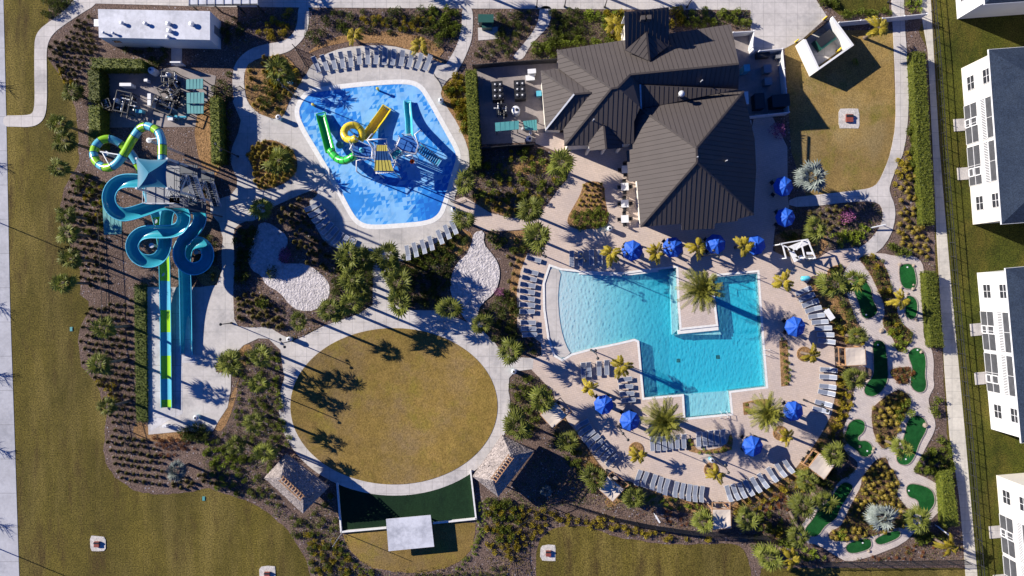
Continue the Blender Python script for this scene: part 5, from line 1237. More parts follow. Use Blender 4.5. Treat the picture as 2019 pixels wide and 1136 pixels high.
# --- umbrellas
def make_umbrella():
    t_ = thing('sun_umbrella', 'blue umbrella', 'umbrella'); Rr = 1.32; m_ = MB(); n = 8
    ring = []
    for j, (r_, z) in enumerate(((.08, 2.86), (.45, 2.72), (.9, 2.5), (Rr, 2.24))):
        ring.append([Vector((r_ * math.cos(2 * PI * (i + .5) / n), r_ * math.sin(2 * PI * (i + .5) / n), z)) for i in range(n)])
    for a, b in zip(ring, ring[1:]):
        for i in range(n):
            j = (i + 1) % n
            m1, m2 = (a[i] + a[j]) / 2 - Vector((0, 0, .03)), (b[i] + b[j]) / 2 - Vector((0, 0, .05))
            for q in ([b[i], m2, m1, a[i]], [m2, b[j], a[j], m1]):
                m_.poly(q); m_.poly([p - Vector((0, 0, .02)) for p in q[::-1]])
    for i in range(n):
        j = (i + 1) % n; a, b = ring[-1][i], ring[-1][j]; m_.poly([a - Vector((0, 0, .16)), b - Vector((0, 0, .16)), b, a])
    obj('canopy', m_, m_bluefab, t_)
    m_ = MB(); m_.lathe([(.34, 2.80), (.12, 2.93), (.03, 2.96)], 0, 0, 8); m_.lathe([(.03, 2.9), (.04, 3.05), (.01, 3.08)], 0, 0, 8); obj('vent_cap', m_, m_bluefab, t_)
    m_ = MB()
    for i in range(n): a = ring[-1][i]; m_.beam(Vector((0, 0, 2.82)), a - Vector((0, 0, .03)), .03)
    obj('rib', m_, m_light, t_)
    m_ = MB(); m_.tube([(0, 0, 0), (0, 0, 2.85)], .035, 8); obj('pole', m_, m_light, t_)
    m_ = MB(); m_.lathe([(.28, 0), (.28, .06), (.08, .12)], 0, 0, 14); obj('base', m_, m_dark, t_)
    return Proto(t_)
UM = make_umbrella()
UMB = [(1248, 493, 'nearest the beach entry above the pool', 2), (1327, 486, 'between two yellow palms under the clubhouse eave', 2), (1411, 482, 'in clubhouse shade beside a yellow palm', 2), (1492, 484, 'partly hidden by a yellow palm near the bar', 1), (1545, 367, 'highest beside the silver palm on the east patio', 2), (1552, 428, 'half in shade below the silver palm', 2),
       (1570, 645, 'alone above the golf side loungers', 3), (1191, 798, 'nearer the oval lawn of the close pair', 3), (1242, 831, 'nearer the date palm of the close pair', 3), (1485, 879, 'lowest, beside its own round shadow near the bottom', 3), (1567, 813, 'beside the spiky palm in the planting box', 2)]
for x, y, d_, nc in UMB:
    c = W(x, y, 2.6); uo = UM.put((c.x, c.y, .074), random.uniform(0, .7), 'round blue umbrella ' + d_, 'blue umbrellas round the pool', random.uniform(.95, 1.04))
    uo.rotation_euler = (R(random.uniform(-3, 3)), R(random.uniform(-3, 3)), uo.rotation_euler[2])
    RDp = RD.put((c.x + .02, c.y + .62 if False else c.y - .0, .074), 0, 'round grey table under the blue umbrella ' + d_, 'tables under the blue umbrellas')
    for k in range(4):
        a = R(45) + k * PI / 2 + random.uniform(-.2, .2); q = Vector((c.x, c.y, 0)) + Vector((math.sin(a), -math.cos(a), 0)) * -1.02
        CH.put((q.x, q.y, .074), a, 'dark chair under the umbrella ' + d_, 'chairs under the blue umbrella ' + d_)
# cabana chairs
names = ('by the oval lawn', 'behind the curved row', 'by the mini golf', 'by the golf path', 'at the bottom')
for (c, d, e), nm in zip(CAB, names):
    for s_ in (-.55, .55):
        q = c + d * 1.3 + e * s_; CH.put((q.x, q.y, .074), math.atan2(d.y, d.x) - PI / 2 + PI, f'dark chair in front of the tan cabana {nm}', f'chairs of the cabana {nm}')
# --- litter bins
def make_bin():
    t_ = thing('litter_bin', 'bin', 'bin'); m_ = MB(); m_.lathe([(.27, 0), (.3, .1), (.32, .85), (.33, .9)], 0, 0, 16); obj('body', m_, m_slide_bl, t_)
    m_ = MB(); m_.lathe([(.36, .9), (.34, 1.02), (.2, 1.12)], 0, 0, 16); l = obj('lid', m_, m_light, t_)
    m_ = MB(); m_.lathe([(.15, 1.115), (.15, 1.135)], 0, 0, 12); obj('opening', m_, m_black, l); return Proto(t_)
BN = make_bin()
for x, y, d_ in ((575, 164, 'at the entry gate beside the splash pad'), (871, 202, 'at the hedge side of the splash pad'), (554, 235, 'on the plaza below the round planter'), (896, 414, 'at the lower corner of the splash pad'), (1200, 452, 'below the triangular planter near the dining tables'), (1013, 731, 'where the oval ring walk meets the pool deck'), (575, 668, 'at the upper rim of the oval ring walk'), (393, 821, 'on the slide landing near the dark bushes'), (1400, 904, 'on the lower pool deck under a lamp')):
    p = W(x, y); BN.put((p.x, p.y, .07), 0, 'round pale litter bin ' + d_, 'round litter bins')
# --- lamps
def make_lamp(h, arms, name, arm=.55):
    t_ = thing(name, 'lamp', 'lamp post'); m_ = MB(); m_.tube([(0, 0, 0), (0, 0, h * .5), (0, 0, h)], [.08, .06, .05], 8); m_.lathe([(.14, 0), (.14, .25), (.08, .35)], 0, 0, 10); obj('pole', m_, m_dark, t_)
    for s_ in arms:
        m_ = MB(); m_.tube([(0, 0, h - .35), (s_ * arm * .6, 0, h + .05), (s_ * arm, 0, h)], .035, 6); a = obj('arm', m_, m_dark, t_)
        m_ = MB(); m_.lathe([(.05, h + .02), (.17, h - .1), (.19, h - .16), (.1, h - .18)], s_ * arm, 0, 12); obj('lamp_head', m_, m_dark, a)
    return Proto(t_)
LD = make_lamp(4.1, (-1, 1), 'twin_lamp'); LS = make_lamp(6.3, (-1, 1), 'deck_lamp', .5); LP = make_lamp(3.6, (1,), 'path_lamp', .01)
for x, y, d_ in ((553, 780, 'on the planted side of the oval lawn'), (577, 672, 'beside the bin at the top of the oval ring')):
    p = W(x, y); LD.put((p.x, p.y, .06), R(-60), 'dark twin headed lamp post ' + d_, 'twin lamps by the oval lawn')
for x, y, d_ in ((1069, 503, 'above the beach entry loungers'), (1140, 512, 'behind the four loungers above the pool'), (1217, 499, 'between yellow palm and blue umbrella'), (1300, 492, 'between the first two umbrellas'), (1384, 505, 'beside the third umbrella'), (1584, 788, 'by the lounger group below the grey cabana'), (1165, 690, 'in the bed below the beach entry'), (1218, 841, 'between the close pair of umbrellas'), (1404, 900, 'on the lower deck near the bin'), (1196, 926, 'above the cabana behind the curved row'), (470, 309, 'on the west plaza'), (585, 192, 'at the splash pad corner by the gate')):
    p = W(x, y); LS.put((p.x, p.y, .06), R(random.uniform(-80, -50)), 'tall dark deck lamp ' + d_, 'tall deck lamps')
for x, y, d_ in ((457, 637, 'at the plaza edge above the oval'), (1058, 15, 'at the head of the garden path'), (1113, 14, 'above the clubhouse shrubs'), (1192, 15, 'above the yellow shrubs'), (1750, 5, 'on the dog park path'), (1354, 15, 'beside the clubhouse tower')):
    p = W(x, y); LP.put((p.x, p.y, .05), 0, 'slim dark path lamp ' + d_, 'slim path lamps')
# roadside pole just off the sidewalk
p = W(-62, 414); LS.put((p.x, p.y, .03), R(30), 'tall dark street lamp beyond the road edge', None, 1.06)
p = W(-40, 1066); LS.put((p.x, p.y, .03), R(30), 'tall dark street lamp beyond the lower road edge', None, 1.06)
p = W(675, 1050); m_ = MB(); m_.tube([(p.x, p.y, 0), (p.x, p.y, 4.9)], [.06, .04], 8); tag(obj('flag_pole', m_, m_light, loc=p), 'thin pole at the corner of the dark stage turf', 'pole')
m_padstone = ground('pad_stone', (.50, .47, .44), (.58, .55, .52), (.5, .46, .43), .8, 3., 8., fmix=.3)
# --- fire pits / access pads in the lawns
for x, y, s_, d_ in ((193, 1072, 30, 'in the lawn beside the road'), (1081, 1090, 31, 'in the lawn below the mulch curve'), (528, 1132, 32, 'cut by the bottom edge'), (1673, 234, 42, 'in the dog lawn')):
    t_ = thing('stone_pad', 'pale stone pad with a rust red box ' + d_, 'stone pad', W(x, y)); rg = random.Random(x); m_ = MB()
    m_.prism([W(x + s_ / 2 * (1 + rg.uniform(-.1, .06)) * a, y + s_ / 2 * (1 + rg.uniform(-.1, .06)) * b) for a, b in ((-1, -.6), (-.8, -1), (0, -1.02), (.9, -.95), (1, -.5), (1, .6), (.9, 1), (0, 1), (-.8, 1), (-1, .5))], .0, .07); obj('pad', m_, m_padstone, t_)
    c = W(x, y); m_ = MB(); m_.box(c.x, c.y, .12, s_ / K * .32, s_ / K * .36, .25); obj('box', m_, m_red, t_); m_ = MB(); m_.box(c.x, c.y + s_ / K * .1, .37, s_ / K * .34, s_ / K * .1, .06); obj('hinge_bar', m_, m_dark, t_)
# --- fences of thin black pickets
def picket_fence(pts, h, label, gap=.16, post=2.2):
    t_ = thing('picket_fence', label, 'fence', W(*pts[0])); P = [W(x, y) for x, y in pts]; m_ = MB()
    for a, b in zip(P, P[1:]):
        for z in (.15, h - .12): m_.beam(a + Vector((0, 0, z)), b + Vector((0, 0, z)), .04, .05)
        n = max(1, int((b - a).length / gap))
        for i in range(n): q = a + (b - a) * (i + .5) / n; m_.beam(q + Vector((0, 0, .08)), q + Vector((0, 0, h)), .022)
    obj('railing', m_, m_dark, t_)
    for a, b in zip(P, P[1:]):
        n = max(1, round((b - a).length / post))
        for i in range(n + (b is P[-1])): q = a + (b - a) * i / n; m_ = MB(); m_.box(q.x, q.y, 0, .07, .07, h + .1); obj('post', m_, m_dark, t_)
def rail_fence(pts, h, label, post=1.75):
    t_ = thing('rail_fence', label, 'fence', W(*pts[0])); P = [W(x, y) for x, y in pts]; m_ = MB()
    for a, b in zip(P, P[1:]):
        for z in (.2, h * .6, h - .05): m_.beam(a + Vector((0, 0, z)), b + Vector((0, 0, z)), .035 if z < h - .1 else .07, .05)
    obj('rail', m_, m_dark, t_)
    for a, b in zip(P, P[1:]):
        n = max(1, round((b - a).length / post))
        for i in range(n + (b is P[-1])): q = a + (b - a) * i / n; m_ = MB(); m_.box(q.x, q.y, 0, .07, .07, h + .08); obj('post', m_, m_dark, t_)
rail_fence([(1828, -60), (1843, 107), (1856, 290), (1878, 560), (1906, 860), (1930, 1136), (1938, 1200)], 1.25, 'long black rail fence between the sidewalk and the apartment lawn')
picket_fence([(204, 420), (207, 500), (211, 570), (212, 640), (218, 700), (230, 750), (241, 800), (254, 850), (262, 890)], 1.4, 'black picket fence running down through the dark tufted bed')
picket_fence([(1108, 988), (1160, 1004), (1220, 1022), (1290, 1036), (1360, 1046), (1430, 1050), (1510, 1056)], 1.7, 'black picket fence curving behind the lowest cabanas', .11)
picket_fence([(1545, 1105), (1640, 1108), (1760, 1106), (1900, 1104)], 1.6, 'black picket fence along the bottom of the mini golf')
picket_fence([(1018, 1136), (1012, 1090), (1012, 1060), (1025, 1030), (1060, 1010), (1108, 988)], 1.3, 'black picket fence bending round the shaded corner lawn')
picket_fence([(583, 95), (594, 112), (606, 132), (600, 150)], 1.4, 'black gate fence at the entry of the splash deck', .14)
picket_fence([(858, 152), (866, 162), (873, 178)], 1.3, 'short black fence beside the last splash lounger', .14)
picket_fence([(460, 182), (481, 176)], 1.4, 'black gate across the shaded entry path', .14)
picket_fence([(890, 398), (906, 402), (920, 396)], 1.3, 'short black gate below the splash pad corner', .14)
# --- odds and ends
t_ = thing('towel_cart', 'cyan rounded towel cart on the deck below the bar', 'cart', W(1588, 549)); c = W(1588, 549, .6); m_ = MB()
for i in range(8):
    pass
m_.tube([(c.x - .6, c.y - .05, .55), (c.x - .5, c.y - .05, .6), (c.x + .4, c.y + .03, .6), (c.x + .6, c.y + .04, .52)], [.16, .32, .34, .2], 12); obj('body', m_, m_slide_lt, t_, smooth=True)
for dx in (-.4, .4):
    for dy in (-.2, .2): m_ = MB(); m_.tube([(c.x + dx, c.y + dy - .03, .17), (c.x + dx, c.y + dy + .03, .17)], .1, 10); obj('wheel', m_, m_black, t_)
t_ = thing('leaning_board', 'white slanted board behind the golf side loungers', 'board', W(1635, 621)); m_ = MB(); a, b = W(1629, 611, 1.), W(1642, 630, 1.); m_.beam(a, b, .75, .05, up=Vector((-.3, .3, 1))); obj('board', m_, m_white, t_)
for q in (a, b): m_ = MB(); m_.box(q.x, q.y, 0, .08, .08, .95); obj('post', m_, m_light, t_)
for (a, b), lb in ((((1557, 1008), (1578, 1048)), 'long fallen palm trunk lying beside the bottom green'), (((1551, 978), (1568, 998)), 'short fallen palm trunk among the red grasses'), (((1601, 974), (1620, 988)), 'short fallen palm trunk near the snaking green')):
    m_ = MB(); A, B = W(*a, .25), W(*b, .25); m_.tube([A, A * .5 + B * .5 + Vector((0, 0, .03)), B], [.22, .24, .2], 10); tag(obj('fallen_trunk', m_, m_trunk, loc=W(*a)), lb, 'log')
m_ = MB(); A, B = W(1849, 1038, .6), W(1871, 1055, 1.4); m_.tube([A, B], .09, 8); m_.tube([A, (A.x, A.y, 0)], .05, 6); m_.tube([B, (B.x, B.y, 0)], .05, 6); tag(obj('barrier_pole', m_, m_light, loc=W(1849, 1038)), 'pale slanted pole near the hedge at the end of the golf path', 'pole')
m_ = MB(); A, B = W(1292, 1016, .9), W(1301, 1031, .9); m_.beam(A, B, .22, .1); m_.tube([(A.x, A.y, 0), A], .05, 6); m_.tube([(B.x, B.y, 0), B], .05, 6); tag(obj('marker_board', m_, m_white, loc=A), 'small white board standing in the bed by the picket fence', 'sign')
t_ = thing('pool_ladder', 'pale curved handrail pair at the pool edge beside the planting strip', 'handrail', W(1517, 695))
for dy in (-5, 5):
    m_ = MB(); p = W(1509, 694 + dy); m_.tube([(p.x - .3, p.y, -.2), (p.x - .2, p.y, .7), (p.x + .3, p.y, .85), (p.x + .5, p.y, .07)], .035, 6); obj('rail', m_, m_light, t_)
t_ = thing('pool_ladder', 'pale handrails of the shallow ledge steps', 'handrail', W(1425, 820))
for dx in (-6, 6):
    m_ = MB(); p = W(1425 + dx, 818); m_.tube([(p.x, p.y + .5, .0), (p.x, p.y + .4, .8), (p.x, p.y - .2, .85), (p.x, p.y - .4, .07)], .035, 6); obj('rail', m_, m_light, t_)
m_ = MB()
for (a, b) in (((1403, 545), (1405, 560)), ((1405, 547), (1493, 539)),): m_.tube([W(*a, .9), W(*b, .9)], .03, 6)
for x, y in ((1405, 547), (1430, 545), (1460, 542), (1493, 539), (1405, 560)): p = W(x, y, .9); m_.tube([(p.x, p.y, .07), p], .03, 6)
tag(obj('steel_handrail', m_, m_light, loc=W(1405, 547)), 'thin steel handrail along the top edge of the deep pool arm', 'handrail')
t_ = thing('queue_rack', 'pale metal queue rack at the foot of the slide landing', 'rack', W(340, 836)); m_ = MB(); railing(m_, [W(322, 840, .06), W(346, 836, .06), W(362, 846, .06)], 1.0, .4); obj('rail', m_, m_light, t_); m_ = MB(); p = W(330, 838); m_.box(p.x, p.y, .06, .5, .35, .8); obj('stand', m_, m_white, t_)
# golf rocks
for i, (x, y, s_) in enumerate(((1773, 522, .35), (1800, 524, .3), (1799, 570, .35), (1776, 567, .3), (1737, 652, .45), (1722, 884, .3), (1714, 898, .25), (1720, 890, .28), (1800, 562, .2), (1815, 694, .3), (1712, 1086, .3), (1823, 838, .5), (1694, 880, .25), (1788, 579, .25), (1805, 630, .3), (1776, 570, .2))):
    rg = random.Random(i); p = W(x, y); m_ = MB(); n = 9
    s_ *= .7; prof = [(s_ * .9, .1), (s_, .1 + s_ * .35), (s_ * .6, .1 + s_ * .75), (s_ * .1, .1 + s_ * .85)]; m_.lathe(prof, p.x, p.y, n)
    m_.v = [(vx + rg.uniform(-.2, .2) * s_, vy + rg.uniform(-.2, .2) * s_, vz) for vx, vy, vz in m_.v]
    tag(obj('boulder', m_, m_rock, loc=p), 'small tan boulder at the rim of a mini golf green', 'rock', 'boulders at the mini golf greens')

for x, y, d_ in ((141, 649, 'in the left lawn beside the tufted bed'), (402, 983, 'in the lower lawn under the silver palm')):
    m_ = MB(); p = W(x, y); m_.box(p.x, p.y, 0, .38, .55, .05); m_.box(p.x, p.y, .05, .3, .45, .03)
    tag(obj('valve_box', m_, m_teal if x > 100 else m_mustard, loc=p), 'small flat irrigation valve box ' + d_, 'valve box')
for x, y, d_ in ((1788, 527, 'of the highest green'), (1707, 621, 'of the snaking green'), (1730, 680, 'of the long waisted green'), (1808, 690, 'of the peanut shaped green'), (1709, 889, 'of the hooked green'), (1785, 905, 'of the slanting green'), (1791, 967, 'of the kidney green by the hedge'), (1700, 1070, 'of the bottom green')):
    m_ = MB(); p = W(x, y); m_.lathe([(.11, .12), (.11, .135), (.06, .14)], p.x, p.y, 14); tag(obj('golf_cup', m_, m_white, loc=p), 'tiny white cup ' + d_, 'golf cup')
m_ = MB(); A, B = W(1719, 449, .5), W(1746, 443, .9); m_.tube([A, B], .1, 8); m_.tube([(A.x, A.y, 0), A], .05, 6); m_.tube([(B.x, B.y, 0), B], .05, 6)
tag(obj('barrier_pole', m_, m_light, loc=A), 'pale slanted pole across the bend of the dog path', 'pole')
# ================================================================ plants
f_green = foliage('green_leaves', (0.058, 0.088, 0.011), (0.146, 0.186, 0.020), (0.254, 0.273, 0.033))
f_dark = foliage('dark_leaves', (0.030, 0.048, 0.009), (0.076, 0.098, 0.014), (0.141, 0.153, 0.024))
f_lime = foliage('lime_leaves', (0.118, 0.164, 0.014), (0.218, 0.281, 0.025), (0.312, 0.343, 0.040))
f_gold = foliage('golden_leaves', (0.152, 0.127, 0.014), (0.304, 0.240, 0.020), (0.455, 0.354, 0.032))
f_tuft = foliage('dark_grass_blades', (0.046, 0.041, 0.010), (0.086, 0.071, 0.016), (0.140, 0.110, 0.025), trans=.15)
f_tuftg = foliage('golden_grass_blades', (0.126, 0.105, 0.016), (0.236, 0.177, 0.025), (0.338, 0.236, 0.040), trans=.2)
f_red = foliage('rust_leaves', (.10, .035, .015), (.2, .07, .025), (.26, .11, .04))
f_pink = foliage('pink_blossom', (.06, .035, .035), (.30, .09, .22), (.55, .25, .45), 9.)
f_lav = foliage('lavender_leaves', (0.115, 0.086, 0.121), (0.230, 0.184, 0.220), (0.345, 0.299, 0.330), 9.)
f_palm = foliage('palm_fronds', (0.057, 0.074, 0.011), (0.139, 0.159, 0.023), (0.253, 0.253, 0.045), 2.5)
f_ypalm = foliage('yellow_fronds', (.20, .17, .018), (.38, .30, .025), (.55, .43, .05), 2.5, trans=.3)
f_date = foliage('date_fronds', (0.091, 0.098, 0.014), (0.208, 0.208, 0.028), (0.338, 0.312, 0.056), 2.5)
f_silver = foliage('silver_fronds', (0.108, 0.130, 0.119), (0.194, 0.223, 0.203), (0.302, 0.331, 0.308), 2.5, trans=.1)
f_hedge = foliage('hedge_leaves', (0.047, 0.068, 0.010), (0.115, 0.135, 0.016), (0.203, 0.216, 0.028), 3.)
def rot_rand(n): 
    v = NR.normal(size=(n, 3)); return v / np.linalg.norm(v, axis=1, keepdims=True)
def leaf_quads(P, D, L, Wd, bend=0.):
    """diamond leaves: base P, direction D (unit), length L, width Wd arrays"""
    n = len(P); r = rot_rand(n); S_ = np.cross(D, r); S_ /= np.linalg.norm(S_, axis=1, keepdims=True) + 1e-9
    L = np.asarray(L).reshape(-1, 1); Wd = np.asarray(Wd).reshape(-1, 1)
    m = P + D * L * .5
    return np.stack([P, m + S_ * Wd * .5, P + D * L + np.array([[0, 0, -1.]]) * bend * L, m - S_ * Wd * .5], axis=1)
def m_shrub(r=.5, h=.7, n=150, leaf=.16, lumps=4):
    mb = MB(); c = NR.uniform(-1, 1, (lumps, 2)) * r * .45; c[0] = 0
    k = NR.randint(0, lumps, n); v = rot_rand(n); v[:, 2] = np.abs(v[:, 2]) * 1.1
    rr = r * (.62 if lumps > 1 else 1) * NR.uniform(.55, 1.08, (n, 1)); hs = NR.uniform(.75, 1.1, lumps)
    P = v * rr; P[:, 0] += c[k, 0]; P[:, 1] += c[k, 1]; P[:, 2] = np.clip(v[:, 2] * h * hs[k] * NR.uniform(.6, 1.05, n), .03, None)
    D = v + rot_rand(n) * .9 + np.array([[0, 0, .25]]); D /= np.linalg.norm(D, axis=1, keepdims=True)
    mb.quads(leaf_quads(P, D, NR.uniform(.7, 1.3, n) * leaf, NR.uniform(.5, .8, n) * leaf)); return mb
def m_clump(r=.5, h=.6, n=70, w=.05):
    mb = MB(); a = NR.uniform(0, 2 * PI, n); t = NR.uniform(.15, 1, n)
    b = np.stack([np.cos(a) * r * .15, np.sin(a) * r * .15, np.zeros(n)], 1)
    m = np.stack([np.cos(a) * r * t * .6, np.sin(a) * r * t * .6, h * NR.uniform(.7, 1.1, n) * (1.1 - t * .35)], 1)
    e = np.stack([np.cos(a) * r * t * 1.15, np.sin(a) * r * t * 1.15, h * NR.uniform(.45, .9, n) * (1.15 - t * .7)], 1)
    s_ = np.stack([-np.sin(a), np.cos(a), np.zeros(n)], 1) * w
    mb.quads(np.stack([b - s_ * .5, b + s_ * .5, m + s_, m - s_], 1)); mb.quads(np.stack([m - s_, m + s_, e + s_ * .2, e - s_ * .2], 1)); return mb
def m_fan_crown(n=26, r0=1.9, seg=9, up0=70, dn=-38):
    """costapalmate fan palm: petiole and a folded fan of pointed segments"""
    mb = MB()
    for i in range(n):
        az = i * 2.39996 + NR.uniform(-.5, .5); r = r0 * NR.uniform(.72, 1.18); k = i / (n - 1); el = R(up0 + (dn - up0) * k ** .8 + NR.uniform(-16, 16)); pl = r * NR.uniform(.42, .55)
        d = np.array([math.cos(az) * math.cos(el), math.sin(az) * math.cos(el), math.sin(el)]); s_ = np.array([-math.sin(az), math.cos(az), 0.]); u = np.cross(s_, d) * -1
        tip = d * pl; tip[2] -= .06 * pl
        mb.quads(np.array([[-s_ * .025, s_ * .025, tip + s_ * .02, tip - s_ * .02]]))
        fl = r * NR.uniform(.5, .62); Q = []
        for j in range(seg):
            a = R(-100 + 200 * j / (seg - 1)); dd = d * math.cos(a) + s_ * math.sin(a); dd = dd + np.array([0, 0, -.25 - .2 * abs(math.sin(a))]); dd /= np.linalg.norm(dd)
            L = fl * (1 - .3 * abs(math.sin(a / 2)) ** 2) * NR.uniform(.85, 1.1); sd = np.cross(dd, u); sd /= np.linalg.norm(sd) + 1e-9; wv = fl * .085
            mid = tip + dd * L * .5
            e = tip + dd * L; e[2] -= .18 * L
            Q += [[tip, mid + sd * wv, e, mid - sd * wv]]
        mb.quads(np.array(Q))
    return mb
def m_pinnate_crown(n=14, r=2.0, pairs=13, lf=.5, up0=65, dn=-15, droop=.55, wdt=.07, irr=.25):
    mb = MB()
    for i in range(n):
        az = i * 2.39996 + NR.uniform(-irr, irr); k = i / max(1, n - 1); el = R(up0 + (dn - up0) * k + NR.uniform(-6, 6)); L = r * NR.uniform(1 - irr * .6, 1.12)
        d = np.array([math.cos(az) * math.cos(el), math.sin(az) * math.cos(el), math.sin(el)]); s_ = np.array([-math.sin(az), math.cos(az), 0.])
        T = np.linspace(0, 1, 9); C = d[None, :] * (T * L)[:, None]; C[:, 2] -= droop * L * T ** 2
        Q = [[C[j] - s_ * .03, C[j] + s_ * .03, C[j + 1] + s_ * .025, C[j + 1] - s_ * .025] for j in range(8)]
        for j in range(pairs):
            t = .14 + .84 * j / (pairs - 1); x = t * 8; a = int(min(7, x)); p = C[a] + (C[a + 1] - C[a]) * (x - a); tg = C[a + 1] - C[a]; tg /= np.linalg.norm(tg)
            ll = lf * (1.05 - .75 * abs(t - .45) ** 1.3) * NR.uniform(.85, 1.12)
            for sg in (-1, 1):
                dd = s_ * sg * .8 + tg * .65 + np.array([0, 0, -.3 + NR.uniform(-.15, .2)]); dd /= np.linalg.norm(dd); sd = tg * wdt
                m = p + dd * ll * .5; e = p + dd * ll; e[2] -= .12 * ll
                Q.append([p, m + sd, e, m - sd])
        mb.quads(np.array(Q))
    return mb
def variants(name, fn, mat, k):
    return [mesh_of(name, fn(), mat) for _ in range(k)]
V = {}
V['tuft'] = variants('grass_clump', lambda: m_clump(.5, .8, 100, .035), f_tuft, 4)
V['goldtuft'] = variants('grass_clump', lambda: m_clump(.5, .7, 100, .035), f_tuftg, 4)
V['green'] = variants('green_shrub', lambda: m_shrub(.6, .8, 230, .17), f_green, 4)
V['dark'] = variants('dark_shrub', lambda: m_shrub(.6, .8, 230, .15), f_dark, 4)
V['lime'] = variants('lime_shrub', lambda: m_shrub(.5, .55, 170, .15), f_lime, 4)
V['gold'] = variants('golden_shrub', lambda: m_shrub(.55, .75, 190, .19), f_gold, 4)
V['red'] = variants('rust_shrub', lambda: m_shrub(.5, .5, 160, .13), f_red, 3)
V['lav'] = variants('lavender_shrub', lambda: m_shrub(.5, .5, 170, .10), f_lav, 3)
V['pink'] = variants('flowering_shrub', lambda: m_shrub(1., 1.3, 420, .17, 6), f_pink, 2)
NAME = {'tuft': 'grass_clump', 'goldtuft': 'golden_grass_clump', 'green': 'green_shrub', 'dark': 'dark_shrub', 'lime': 'lime_shrub', 'gold': 'golden_shrub', 'red': 'rust_shrub', 'lav': 'lavender_shrub', 'pink': 'flowering_shrub'}
CATG = {'tuft': 'grass clump', 'goldtuft': 'grass clump'}
COUNT = {}
OVER = {}
CAPN = 280
def plant(kind, px, py, z, s, label, group):
    COUNT[kind] = COUNT.get(kind, 0) + 1
    p = W(px, py)
    if COUNT[kind] > CAPN:
        OVER.setdefault(kind, []).append((p.x, p.y, z, s)); return
    o = bpy.data.objects.new(NAME[kind], random.choice(V[kind])); COL.objects.link(o)
    o.location = (p.x, p.y, z); o.rotation_euler = (0, 0, random.uniform(0, 2 * PI)); k = random.uniform(.85, 1.15); o.scale = (s, s, s * k)
    tag(o, label, CATG.get(kind, 'shrub'), group)
KEEP = []            # grid areas that stay clear of scattered plants (paths, roofs ...)
def scatter(kind, poly, sp, size, label, group, z=.03, jit=.35, prob=1., rows=0., avoid=()):
    x0, x1 = min(p[0] for p in poly), max(p[0] for p in poly); y0, y1 = min(p[1] for p in poly), max(p[1] for p in poly)
    c, s_ = math.cos(rows), math.sin(rows); cx, cy = (x0 + x1) / 2, (y0 + y1) / 2; Rm = math.hypot(x1 - x0, y1 - y0) / 2; n = int(Rm / sp) + 1
    for j in range(-n, n + 1):
        for i in range(-n, n + 1):
            u, v = (i + .5 * (j % 2)) * sp + random.uniform(-jit, jit) * sp, j * sp * .9 + random.uniform(-jit, jit) * sp
            x, y = cx + c * u - s_ * v, cy + s_ * u + c * v
            if not inside(x, y, poly) or random.random() > prob or any(inside(x, y, a) for a in avoid): continue
            if not (-15 < x < 2035 and -15 < y < 1150): continue
            plant(kind, x, y, z, random.uniform(*size), label, group)
def cover(poly, dens, mats, label, z=.03, leaf=.12, h=.25, avoid=(), clump=9):
    """low ground cover nobody could count: one mesh"""
    L = [W(x, y) for x, y in poly]; x0, x1 = min(p.x for p in L), max(p.x for p in L); y0, y1 = min(p.y for p in L), max(p.y for p in L)
    n = int((x1 - x0) * (y1 - y0) * dens); X = NR.uniform(x0, x1, n); Y = NR.uniform(y0, y1, n); pl = [(p.x, p.y) for p in L]; av = [[tuple(W(*q))[:2] for q in a] for a in avoid]
    kp = [k for k in range(n) if inside(X[k], Y[k], pl) and not any(inside(X[k], Y[k], a) for a in av)]
    if not kp: return
    C = np.stack([X[kp], Y[kp], np.full(len(kp), z)], 1); mb = MB(); m = len(C)
    # uneven growth: clumps thin out in patches
    P = np.repeat(C, clump, 0); N_ = len(P); sz = np.repeat(NR.uniform(.5, 1.3, m), clump)
    v = rot_rand(N_); v[:, 2] = np.abs(v[:, 2]); P = P + v * np.stack([sz * .22, sz * .22, sz * h], 1)
    D = v + rot_rand(N_) * .8 + np.array([[0, 0, .3]]); D /= np.linalg.norm(D, axis=1, keepdims=True)
    Q = leaf_quads(P, D, NR.uniform(.7, 1.4, N_) * leaf, NR.uniform(.45, .75, N_) * leaf)
    mb.quads(Q); mi = np.repeat(NR.randint(0, len(mats), m), clump); mb.m = mi.tolist()
    o = obj('ground_cover', mb, mats); o['label'] = label; o['category'] = 'ground cover'; o['kind'] = 'stuff'
# ---------------------------------------------------------------- palms
CR = {'green': variants('crown', lambda: m_fan_crown(24, 1.95, 10), f_palm, 7), 'silver': variants('crown', lambda: m_fan_crown(26, 2.2, 12, 89, -30), f_silver, 2),
      'yellow': variants('crown', lambda: m_pinnate_crown(8, 1.65, 13, .6, 62, 5, .55, .10, .6), f_ypalm, 7), 'date': variants('crown', lambda: m_pinnate_crown(58, 2.9, 20, .5, 82, -14, .28, .05), f_date, 3)}
tk = MB(); tk.lathe([(.24, 0), (.19, .08), (.17, .5), (.16, .9), (.2, 1.0)], 0, 0, 10); TRUNK = mesh_of('trunk', tk, m_trunk)
tk = MB(); tk.lathe([(.42, 0), (.40, .5), (.44, .85), (.36, 1.0)], 0, 0, 12); TRUNK2 = mesh_of('trunk', tk, m_trunk)
ri = MB(); ri.lathe([(.95, .0), (.95, .07), (.80, .08), (.78, .05)], 0, 0, 28); 
NMP = {'green': 'fan_palm', 'silver': 'silver_palm', 'yellow': 'yellow_palm', 'date': 'date_palm'}
